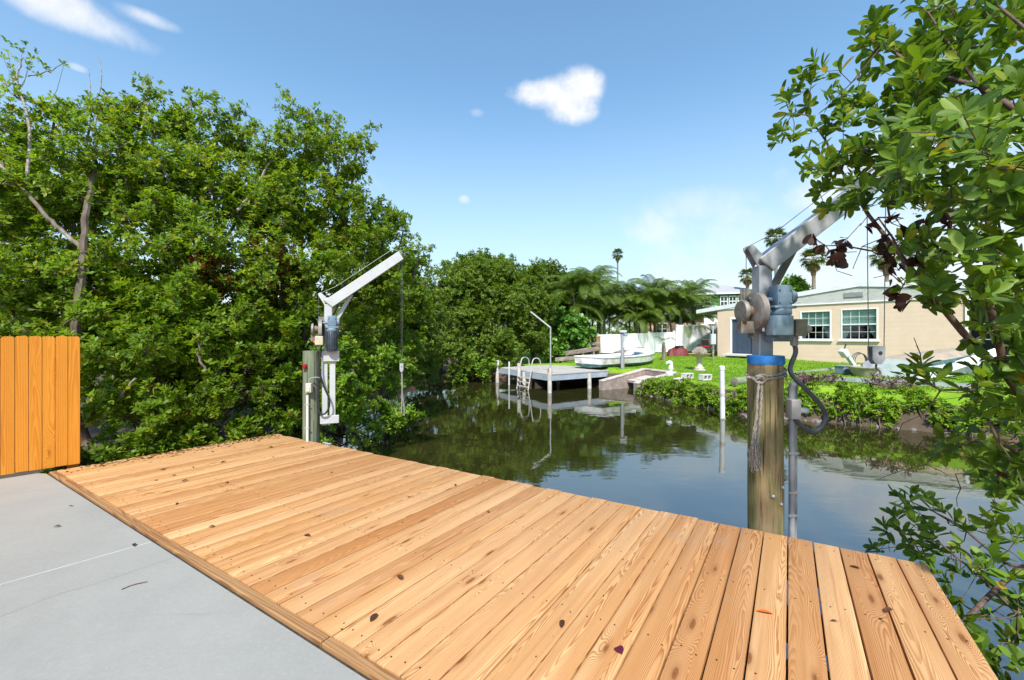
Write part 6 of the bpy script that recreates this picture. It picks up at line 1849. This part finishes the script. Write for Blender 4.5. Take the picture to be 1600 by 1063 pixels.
def fan_palm(label, px, py, Y, size, dry, seed):
    rg = random.Random(seed)
    c = at(px, py, Y)
    b = Vector(ground_pt(c.x, c.y))
    t_ = thing('fan_palm', label, 'palm', b.to_tuple(), group='fan palms rising behind the houses')
    h = c.z - b.z
    MB().tube([(0, 0, -0.1), (0.06, 0, h * 0.5), (0, 0, h)], [0.24, 0.17, 0.16], 10).build('trunk', 'palm_trunk', t_, True)
    if dry:
        MB().tube([(0, 0, h - 1.7 * size), (0, 0, h - 0.9 * size), (0, 0, h - 0.1)], [0.20, 0.34 * size, 0.22], 12).build('shag', 'palm_shag', t_, True)
    for k in range(26):
        o = bpy.data.objects.new('fan_frond', FAN[k % 2]); link(o, t_)
        o.location = (0, 0, h)
        o.scale = (size,) * 3
        o.rotation_euler = (0, R(-75 + 125 * (k / 26)) + rg.uniform(-.15, .15), k * 2.399)
    for k in range(dry):
        o = bpy.data.objects.new('dry_frond', FDRY); link(o, t_)
        o.location = (0, 0, h - 0.25); o.scale = (size * 0.8,) * 3
        o.rotation_euler = (0, R(62) + rg.uniform(-.1, .2), k * 2.399)
    return t_
fan_palm('fan palm peeking over the davit boom', 1212, 373, 44, 0.95, 4, 1)
fan_palm('fan palm with shaggy brown trunk rising over the roof left of the gable', 1271, 405, 40, 0.95, 14, 2)
fan_palm('fan palm above the roof ridge behind the hanging cables', 1385, 400, 38, 1.1, 12, 3)
fan_palm('tiny lone fan palm high above the feather palm grove', 965, 398, 85, 1.0, 3, 4)
fan_palm('small fan palm just left of the davit mast', 1168, 432, 60, 1.0, 8, 5)
fan_palm('fan palm partly hidden by the near leaves at the right', 1440, 398, 42, 1.0, 10, 6)

# --- hedge of low mangroves along the right bank
hd = thing('bank_hedge', 'long low bright green hedge along the right bank of the canal', 'hedge', ground_pt(8.0, 10.8))
HB = [(4.85, 15.0), (5.55, 13.5), (6.35, 11.1), (8.2, 10.3), (9.2, 9.55), (11.5, 8.1), (14.3, 6.5), (17, 4.9)]
P, A = [], []
roots = []
for (p, q_) in zip(HB, HB[1:]):
    p, q_ = np.array(p), np.array(q_)
    L_ = np.linalg.norm(q_ - p); dr_ = (q_ - p) / L_; nn = np.array([-dr_[1], dr_[0]])
    if nn @ np.array([1, 1]) < 0: nn = -nn
    for i in range(int(L_ * 44)):
        s = rng.random() * L_
        cx_, cy_ = p + dr_ * s + nn * rng.uniform(-0.25, 0.62)
        off = (np.array([cx_, cy_]) - p) @ nn
        bump = 0.10 * math.sin(s * 2.1 + p[0]) + 0.08 * math.sin(s * 5.3)
        top = -0.02 + bump * (0.5 if cy_ > 10.8 else 1.0) - max(0, -off) * 0.9 - 0.24 * min(1, max(0, (cy_ - 10.4) / 1.5))
        cz = top - rng.uniform(0.0, 0.42 if off < 0.15 else 0.2) - (0.15 if rng.random() < .2 else 0)
        r2 = rng.uniform(0.10, 0.19)
        m_ = 15
        v = unit(rng.normal(0, 1, (m_, 3)) + np.array([0, 0, 0.45]))
        P.append(np.array([cx_, cy_, cz]) + v * r2); A.append(v + np.array([0, 0, .7]))
    for i in range(int(L_ * 16)):
        s = rng.random() * L_
        a = p + dr_ * s + nn * rng.uniform(-0.15, 0.45)
        e = a + dr_ * rng.normal(0, 0.12) - nn * rng.uniform(0.05, 0.3)
        roots.append((np.array([a[0], a[1], -0.25 + rng.uniform(-.1, .1)]), np.array([e[0], e[1], WATER - 0.15])))
P = np.concatenate(P); A = np.concatenate(A)
b, d, n, ln, wd = rosettes(P, A, 7, 0.085, wr=0.5)
V, F = leaves(b, d, n, ln, wd)
np_mesh('foliage', V, F, 'hedge_leaf', hd, np.repeat(np.clip(np.repeat(rng.normal(.5, .25, len(P)), 7) + rng.normal(0, .1, len(b)), 0, .97), 2), kind='stuff')
nodes, par, rad = [], [], []
for a, e in roots:
    m1 = (a + e) / 2 + rng.normal(0, 0.04, 3)
    k = len(nodes)
    nodes += [a, m1, e]; par += [-1, k, k + 1]; rad += [0.016, 0.014, 0.011]
V, F = skel_mesh(np.array(nodes), par, np.array(rad), 5)
np_mesh('prop_roots', V, F, 'bark', hd, kind='stuff')
# rubble at the foot of the bank
rk = MB(); rg = random.Random(9)
for (p, q_) in zip(HB, HB[1:]):
    for i in range(16):
        f = rg.random()
        x = p[0] + (q_[0] - p[0]) * f - rg.uniform(-0.05, 0.2); y = p[1] + (q_[1] - p[1]) * f - rg.uniform(-0.05, 0.2)
        g_ = bmesh.ops.create_icosphere(rk.bm, subdivisions=1, radius=rg.uniform(0.05, 0.13))
        for v in g_['verts']:
            v.co = Vector((x, y, WATER + 0.0)) + Vector((v.co.x * rg.uniform(.7, 1.3), v.co.y * rg.uniform(.7, 1.3), v.co.z * 0.7))
tag(rk.build('shore_rubble', 'rock'), 'rough stones along the waterline under the hedge', 'stones', kind='stuff')
# purplish plants in the hedge
def purple(label, x, y, n_, r):
    b = Vector(ground_pt(x, y))
    t_ = thing('purple_plant', label, 'plant', b.to_tuple(), group='purplish plants at the hedge')
    P = np.array([vec(b)]) + rng.normal(0, 1, (n_, 3)) * np.array([r, r, 0.06]) + np.array([0, 0, 0.14])
    A = rng.normal(0, .6, (n_, 3)) + np.array([0, 0, 1])
    bb_, d, n, ln, wd = rosettes(P, A, 8, 0.14, wr=0.3)
    V, F = leaves(bb_, d, n, ln, wd)
    np_mesh('foliage', V, F, 'purple_leaf', t_, np.repeat(rng.random(len(bb_)), 2), kind='stuff')
    nodes = np.concatenate([[vec(b)], P]); V, F = skel_mesh(nodes, [-1] + [0] * n_, np.full(n_ + 1, 0.006))
    np_mesh('stem', V, F, 'twig', t_, kind='stuff')
purple('tall clump of purplish plants right of the roped piling', 8.0, 11.0, 34, 0.22)
purple('low purplish plants in the hedge below the aluminium ladder', 9.4, 9.95, 22, 0.3)
purple('small purplish clump at the left end of the aluminium ladder', 8.75, 11.1, 9, 0.1)

# --- lawn grass
n_ = 160000
gx_ = rng.uniform(2.5, 26, n_); gy_ = rng.uniform(5, 29, n_)
d_, h_ = canal_d(gx_, gy_)
ok = (d_ > 0.45) & (h_ > -0.15) & (rng.random(n_) < np.clip(14 / gy_, 0, 1) ** 1.3) & (np.abs((gx_) / gy_) < 1.45)
ok &= ~((gx_ < 4.4) & (gy_ < 18.5))
gx_, gy_ = gx_[ok], gy_[ok]
gz_ = gzv(gx_, gy_)
base = np.stack([gx_, gy_, gz_], 1)
a_n = rng.uniform(0, 2 * PI, len(base)); ht = rng.uniform(0.03, 0.075, len(base))
sx = np.stack([np.cos(a_n), np.sin(a_n), np.zeros(len(base))], 1) * 0.012
tipv = base + np.stack([rng.normal(0, .025, len(base)), rng.normal(0, .025, len(base)), ht], 1)
V = np.stack([base - sx, base + sx, tipv], 1).reshape(-1, 3)
F = np.arange(len(V)).reshape(-1, 3)
tag(np_mesh('lawn_grass', V, F, 'grass', None, rng.random(len(F))), 'bright green lawn grass on the far bank', 'grass', kind='stuff')

# ------------------------------------------------------------------ near mangrove at the right edge
ST = [(0.0, 0.03), (0.10, 0.17), (0.27, 0.36), (0.47, 0.47), (0.66, 0.49), (0.82, 0.40), (0.93, 0.22), (1.0, 0.02)]
def leaf_template(fold, curl, twist):
    V = []
    for y, h in ST:
        z = -curl * y * y
        tw = twist * y
        for s in (-1, 0, 1):
            V.append((s * h * math.cos(tw), y, z + (fold * h if s else 0) + s * h * math.sin(tw)))
    F = []
    for k in range(len(ST) - 1):
        a = k * 3
        F += [(a, a + 1, a + 4, a + 3), (a + 1, a + 2, a + 5, a + 4)]
    return np.array(V), np.array(F)
TPL = [leaf_template(0.30, 0.10, 0.1), leaf_template(0.16, 0.22, -0.25), leaf_template(0.42, 0.02, 0.2)]

def frames(d, n):
    d = unit(d); x = unit(np.cross(d, n)); z = np.cross(x, d)
    return x, d, z

def templ_leaves(b, d, n, ln, wd):
    x, y, z = frames(d, n)
    Vs, Fs = [], []
    which = rng.integers(0, 3, len(b)); off = 0
    fv = []
    for k in range(3):
        q = np.where(which == k)[0]
        if not len(q): continue
        T, Fc = TPL[k]
        V = b[q, None] + x[q, None] * (T[None, :, 0:1] * wd[q, None, None]) + y[q, None] * (T[None, :, 1:2] * ln[q, None, None]) + z[q, None] * (T[None, :, 2:3] * wd[q, None, None])
        Vs.append(V.reshape(-1, 3))
        Fs.append((Fc[None] + (np.arange(len(q)) * len(T))[:, None, None]).reshape(-1, 4) + off)
        off += len(q) * len(T)
        fv.append(np.repeat(q, len(Fc)))
    return np.concatenate(Vs), np.concatenate(Fs), np.concatenate(fv)

NB = Vector((4.05, 2.25, gz(4.05, 2.25)))
near = thing('near_mangrove', 'leafy mangrove leaning in over the deck from the right edge', 'tree', NB.to_tuple())
def pl(*pts):
    return [vec(at(*p)) for p in pts]
nbv = vec(NB)
limbs = [([nbv + np.array([0, 0, -.2]), nbv + np.array([-.1, .05, .45])] + pl((1660, 690, 2.5), (1610, 640, 2.35), (1571, 586, 2.25), (1505, 520, 2.2), (1453, 457, 2.2), (1400, 390, 2.28), (1357, 336, 2.38), (1322, 280, 2.5), (1290, 220, 2.6), (1262, 180, 2.65)), [.045, .04, .024, .021, .019, .017, .015, .012, .010, .008, .006, .004]),
         (pl((1610, 640, 2.35), (1566, 560, 2.2), (1545, 470, 2.15), (1540, 380, 2.1), (1556, 270, 2.05), (1540, 150, 2.1), (1490, 80, 2.2), (1450, 20, 2.3)), [.02, .018, .016, .014, .012, .010, .007, .005]),
         ([nbv + np.array([-.1, .05, .45])] + pl((1760, 420, 2.2), (1690, 270, 2.0), (1600, 180, 1.95), (1530, 135, 2.1), (1440, 112, 2.3), (1380, 70, 2.5), (1330, 130, 2.6)), [.035, .024, .02, .017, .013, .010, .007, .004]),
         (pl((1453, 457, 2.2), (1420, 430, 2.15), (1395, 372, 2.2), (1372, 340, 2.3)), [.010, .008, .006, .004]),
         (pl((1400, 390, 2.28), (1360, 392, 2.3), (1318, 384, 2.33), (1290, 384, 2.35), (1266, 368, 2.36)), [.006, .005, .004, .003, .002]),
         (pl((1420, 430, 2.15), (1412, 445, 2.15), (1404, 460, 2.15)), [.004, .003, .002]),
         (pl((1690, 270, 2.0), (1640, 330, 1.75), (1580, 270, 1.65), (1510, 240, 1.75), (1450, 230, 1.95)), [.012, .010, .008, .007, .005]),
         (pl((1690, 270, 2.0), (1620, 60, 1.9), (1560, 10, 2.0)), [.012, .01, .006]),
         ([nbv + np.array([-.05, 0, .1])] + pl((1650, 900, 2.6), (1570, 880, 2.75), (1510, 830, 2.85), (1460, 800, 2.9), (1425, 785, 2.9)), [.016, .012, .010, .008, .006, .004]),
         (pl((1650, 900, 2.6), (1590, 960, 2.5), (1530, 900, 2.6), (1470, 850, 2.75), (1420, 830, 2.85)), [.010, .009, .007, .005, .004]),
         (pl((1660, 690, 2.5), (1590, 690, 2.4), (1520, 690, 2.45), (1480, 700, 2.5)), [.012, .009, .006, .004]),
         (pl((1571, 586, 2.25), (1520, 610, 2.2), (1470, 610, 2.15), (1430, 590, 2.1)), [.008, .006, .004, .003]),
         (pl((1660, 690, 2.5), (1610, 720, 2.2), (1560, 690, 2.1), (1545, 660, 2.1)), [.016, .012, .008, .006])]
def area(x0, x1, y0, y1, Y0, Y1, n):
    return [(rng.uniform(x0, x1), rng.uniform(y0, y1), rng.uniform(Y0, Y1)) for _ in range(n)]
tg = []
tg += area(1425, 1660, -60, 90, 2.0, 2.7, 62)
tg += area(1405, 1640, 80, 200, 1.8, 2.6, 76)
tg += area(1380, 1640, 190, 320, 1.6, 2.5, 84)
tg += area(1500, 1640, 150, 330, 1.35, 1.7, 15)
tg += area(1275, 1420, 225, 320, 2.2, 2.75, 44)
tg += area(1300, 1430, 130, 235, 2.3, 2.8, 26)
tg += area(1345, 1440, 60, 140, 2.4, 2.8, 14)
tg += area(1440, 1650, 320, 480, 1.7, 2.4, 64)
tg += area(1500, 1650, 320, 420, 1.5, 1.8, 8)
tg += area(1505, 1660, 480, 640, 1.8, 2.5, 48)
tg += area(1545, 1660, 620, 820, 1.9, 2.5, 40)
tg += area(1500, 1650, 820, 1060, 2.2, 2.7, 26)
tg += area(1440, 1560, 330, 470, 1.9, 2.4, 12)
tg += area(1340, 1400, 20, 60, 2.5, 2.8, 3)
tg += [(x, y, rng.uniform(2.5, 2.75)) for x, y in ((1276, 100), (1288, 112), (1252, 122), (1226, 150), (1214, 222), (1238, 178), (1262, 165), (1300, 140), (1318, 150), (1240, 212), (1290, 205), (1258, 238), (1222, 205), (1232, 160), (1332, 165), (1268, 130), (1300, 190), (1270, 200), (1248, 140), (1310, 110), (1365, 42), (1376, 30), (1388, 58), (1280, 300), (1262, 262), (1290, 325), (1330, 322), (1352, 318), (1340, 250))]
tg += [(x, y, rng.uniform(2.05, 2.3)) for x, y in ((1432, 578), (1418, 590), (1450, 596), (1470, 590), (1440, 570), (1415, 445), (1462, 480), (1408, 380))]
tg += [(x, y, rng.uniform(2.3, 2.6)) for x, y in ((1480, 690), (1500, 700), (1475, 712), (1520, 715), (1495, 680), (1540, 690), (1530, 740), (1510, 655), (1530, 650))]
tg += [(x, y, rng.uniform(2.7, 3.0)) for x, y in ((1408, 778), (1425, 770), (1440, 778), (1418, 790), (1455, 782), (1400, 810), (1385, 828), (1372, 858), (1395, 850), (1410, 830), (1430, 820), (1445, 812), (1420, 850), (1440, 845), (1460, 830), (1475, 800), (1440, 870), (1465, 858), (1490, 815), (1508, 825), (1480, 870), (1500, 850), (1455, 890), (1430, 865), (1500, 895), (1475, 905), (1520, 870))]
tg += [(x, y, rng.uniform(2.4, 2.8)) for x, y in ((1540, 900), (1560, 870), (1500, 940), (1480, 930), (1545, 960), (1575, 940), (1530, 1000), (1560, 1020), (1590, 990), (1600, 900), (1610, 850), (1585, 830), (1560, 800), (1620, 1040))]
Tn = np.array([vec(at(*p)) for p in tg])
# the rest of the crown, beyond the right edge of the photograph
side_ = unit(rng.normal(0, 1, (260, 3))) * rng.uniform(0.35, 1.0, (260, 1)) ** 0.6 * np.array([1.05, 0.95, 1.45]) + np.array([4.15, 2.35, 1.75])
side_ = side_[(side_[:, 0] / side_[:, 1] > 1.33) & (side_[:, 2] > -0.4)]
Tn = np.concatenate([Tn, side_])
limbs += [([nbv + np.array([-.1, .05, .45]), np.array([4.15, 2.3, 1.3]), np.array([4.2, 2.4, 2.1]), np.array([4.1, 2.5, 2.9])], [.035, .026, .018, .008]),
          ([np.array([4.15, 2.3, 1.3]), np.array([4.55, 2.5, 1.8]), np.array([4.85, 2.7, 2.3])], [.02, .014, .006])]
dead_px = [(1270, 372, 2.35), (1282, 385, 2.35), (1296, 392, 2.35), (1308, 380, 2.35), (1322, 375, 2.35), (1310, 395, 2.3), (1300, 405, 2.3), (1380, 372, 2.3), (1390, 385, 2.3), (1372, 398, 2.3), (1395, 410, 2.3), (1408, 355, 2.3), (1418, 372, 2.25), (1430, 400, 2.2), (1402, 462, 2.15), (1415, 470, 2.15), (1385, 455, 2.2), (1492, 190, 2.0), (1505, 200, 2.0), (1480, 200, 2.0), (1472, 330, 2.0), (1485, 345, 2.0), (1360, 350, 2.35), (1440, 345, 2.2), (1390, 340, 2.3), (1415, 415, 2.25), (1560, 745, 2.2), (1540, 170, 1.95)]
Td = np.array([vec(at(*p)) for p in dead_px])
bare = np.array([vec(at(*p)) for p in area(1330, 1480, 340, 470, 2.1, 2.5, 26) + area(1360, 1600, 600, 760, 2.1, 2.7, 26) + area(1480, 1640, 720, 1060, 2.3, 2.8, 26) + [(1415, 480, 2.2), (1428, 528, 2.15), (1432, 540, 2.2)]])
nodes, par, rad, n0 = grow(limbs, np.concatenate([Tn, Td, bare]), tip_r=0.0019, max_seg=0.07, wig=0.008)
V, F = skel_mesh(nodes, par, rad, 6)
np_mesh('trunk', V, F, 'twig', near, smooth=True)
# stout bare stick at the deck corner
s0, s1 = at(1507, 970, 2.45), at(1588, 892, 2.6)
MB().tube([s0, s0.lerp(s1, 0.5) + Vector((0, 0, 0.006)), s1, s1 + Vector((0.5, 0.1, 0.15)), NB + Vector((0, 0, 0.1))], [.012, .014, .015, .018, .03], 8).build('bare_limb', 'twig', near, True, True)
# leaves, the stem direction seen from the tips
A = np.zeros((len(Tn), 3))
for i, p in enumerate(Tn):
    j = np.argsort(((nodes[:n0] - p) ** 2).sum(1))[0]
    A[i] = unit((p - nodes[j])[None])[0] * 0.8 + np.array([0, 0, 0.55]) + rng.normal(0, 0.3, 3)
b, d, n, ln, wd = rosettes(Tn, A, 10, 0.088, spread=(25, 88), wr=0.42)
d[:, 2] -= 0.12
dist = np.linalg.norm(b - np.array([0, 0, CAM_H]), axis=1)
# nothing grows through the davit or right in front of the lens
okl = dist > 1.15
sz = ln / dist * okl
pxx = 800 + FOC * b[:, 0] / b[:, 1]; pyy = HOR - FOC * (b[:, 2] - CAM_H) / b[:, 1]
vis = (pxx < 1600) & (pyy > 0) & (pyy < 1063)
big = np.argsort(-(sz * vis))[:300]
isbig = np.zeros(len(b), bool); isbig[big] = True
rest = np.where(~isbig & okl)[0]
V, F, fv = templ_leaves(b[rest], d[rest], n[rest], ln[rest], wd[rest])
var = np.clip(rng.normal(0.5, 0.25, len(rest)), 0, 0.97); var[rng.random(len(rest)) < 0.006] = 1.0
np_mesh('foliage', V, F, 'near_leaf', near, var[fv], kind='stuff', smooth=True)
LM = []
for k in range(3):
    T, Fc = TPL[k]
    me = raw_mesh('leaf', T * np.array([0.042, 0.1, 0.042]), Fc, None, 'near_leaf_single')
    me.polygons.foreach_set('use_smooth', [True] * len(me.polygons))
    LM.append(me)
x, y, z = frames(d, n)
Mi = wm(near).inverted()
for i in big:
    o = bpy.data.objects.new('leaf', LM[int(rng.integers(0, 3))]); link(o, near)
    Mx = Matrix(((x[i][0], y[i][0], z[i][0]), (x[i][1], y[i][1], z[i][1]), (x[i][2], y[i][2], z[i][2])))
    o.matrix_basis = Mi @ Matrix.LocRotScale(Vector(b[i]), Mx.to_quaternion(), Vector((wd[i] / 0.042, ln[i] / 0.1, wd[i] / 0.042)))
# withered brown leaves still hanging
b, d, n, ln, wd = rosettes(Td, rng.normal(0, .5, (len(Td), 3)) + np.array([0, 0, -0.4]), 5, 0.075, spread=(20, 80), wr=0.55)
d[:, 2] -= 0.7
V, F, fv = templ_leaves(b, d, n + rng.normal(0, .5, n.shape), ln, wd)
np_mesh('withered_leaves', V, F, 'dead_leaf', near, rng.random(len(b))[fv], kind='stuff')
# pale yellow flower sprays
fl = MB()
for (px, py, Y) in ((1420, 105, 2.25), (1440, 112, 2.25), (1455, 92, 2.25), (1478, 232, 1.8), (1500, 236, 1.75), (1562, 220, 1.7), (1460, 318, 1.95), (1480, 312, 1.95), (1452, 328, 1.95), (1510, 308, 1.8), (1530, 300, 1.8), (1410, 118, 2.3), (1580, 205, 1.7)):
    p = at(px, py, Y)
    for k in range(26):
        q = p + Vector((rng.normal(0, .03), rng.normal(0, .03), rng.normal(0, .014)))
        bmesh.ops.create_icosphere(fl.bm, subdivisions=1, radius=0.0035, matrix=Matrix.Translation(q))
o = fl.build('flower_sprays', 'flower', near, False, True); o['kind'] = 'stuff'

# ------------------------------------------------------------------ litter on deck and patio
lb = MB(); rg = random.Random(21)
def crumb(p, r):
    a = rg.uniform(0, 6.28)
    vs = [lb.bm.verts.new(p + Vector((r * math.cos(a + k * 1.57) * (1.0 if k % 2 else 0.45), r * math.sin(a + k * 1.57) * (1.0 if k % 2 else 0.45), 0.003 + rg.uniform(0, .003)))) for k in range(4)]
    lb.bm.faces.new(vs)
for k in range(420):
    f = rg.random() ** 0.8; dd_ = abs(rg.gauss(0, 0.11)) + 0.01
    p = A_.lerp(B_, 0.05 + 0.95 * f) + Vector((0.764, -0.645, 0)) * dd_
    crumb(p, rg.uniform(0.007, 0.026))
for k in range(60):
    c = on(355, 762, 0.0) if k < 34 else on(rg.uniform(200, 1300), rg.uniform(740, 1040), 0.0)
    p = c + Vector((rg.gauss(0, .12), rg.gauss(0, .07), 0))
    if inside_poly(np.array([p.x]), np.array([p.y]), [(A_.x, A_.y), (B_.x, B_.y), (C_.x, C_.y), (G_.x, G_.y)])[0]:
        crumb(p, rg.uniform(0.003, 0.010))
o = lb.build('leaf_litter', 'dry_leaf'); tag(o, 'dark crumbs of leaf litter along the left edge of the deck', 'litter', kind='stuff')

lf = []
for k in range(4):
    T, Fc = leaf_template(random.uniform(.3, .8), random.uniform(-.3, .4), random.uniform(-.6, .6))
    lf.append(raw_mesh('dry_leaf', T * np.array([0.030, 0.062, 0.030]), Fc, np.full(len(Fc), random.random()), 'dry_leaf'))
spots = [(293, 750), (357, 755), (353, 721), (330, 707), (240, 751), (428, 714), (516, 739), (470, 700), (325, 825), (485, 838), (278, 786), (420, 700), (545, 725), (620, 900), (590, 960), (1310, 973), (1378, 970), (1382, 958), (712, 760), (760, 800), (640, 778), (275, 742), (300, 730), (365, 700), (250, 735), (1345, 890), (880, 970)]
for i, (px, py) in enumerate(spots):
    p = on(px, py, 0.004)
    o = bpy.data.objects.new('dry_leaf', lf[i % 4]); link(o)
    s = random.uniform(0.45, 0.95)
    o.location = p + Vector((0, 0, 0.004)); o.rotation_euler = (random.uniform(-.2, .2), random.uniform(-.2, .2), random.uniform(0, 6.3)); o.scale = (s, s, s)
    tag(o, 'small dry brown leaf lying on the deck planks', 'leaf', 'dry leaves on the deck')
for i, (px, py) in enumerate([(83, 824), (209, 850), (113, 791)]):
    p = on(px, py, -0.006)
    o = bpy.data.objects.new('dry_leaf', lf[(i + 1) % 4]); link(o)
    s = random.uniform(0.5, 0.9)
    o.location = p + Vector((0, 0, 0.003)); o.rotation_euler = (0, 0, random.uniform(0, 6.3)); o.scale = (s, s, s)
    tag(o, 'small dry leaf lying on the grey patio', 'leaf', 'dry leaves on the patio')
T, Fc = leaf_template(.5, .2, .3)
o = bpy.data.objects.new('orange_leaf', raw_mesh('orange_leaf', T * np.array([0.03, 0.075, 0.03]), Fc, np.ones(len(Fc)), 'orange_leaf')); link(o)
o.location = on(1182, 954, 0.008); o.rotation_euler = (0, 0, R(-105)); tag(o, 'bright orange fallen leaf lying on the deck planks', 'leaf')
o = bpy.data.objects.new('plum_leaf', raw_mesh('plum_leaf', T * np.array([0.045, 0.05, 0.03]), Fc, np.ones(len(Fc)), 'plum_leaf')); link(o)
o.location = on(972, 1022, 0.008); o.rotation_euler = (0, 0, R(15)); tag(o, 'dark plum-coloured leaf lying on the deck near the camera', 'leaf')
MB().tube(smooth_pts([on(190, 921, -0.008), on(208, 914, -0.008), on(230, 909, -0.008)]), 0.003, 5).build('twig', 'twig')
tag(bpy.data.objects['twig'], 'thin dark twig lying on the grey patio', 'twig')
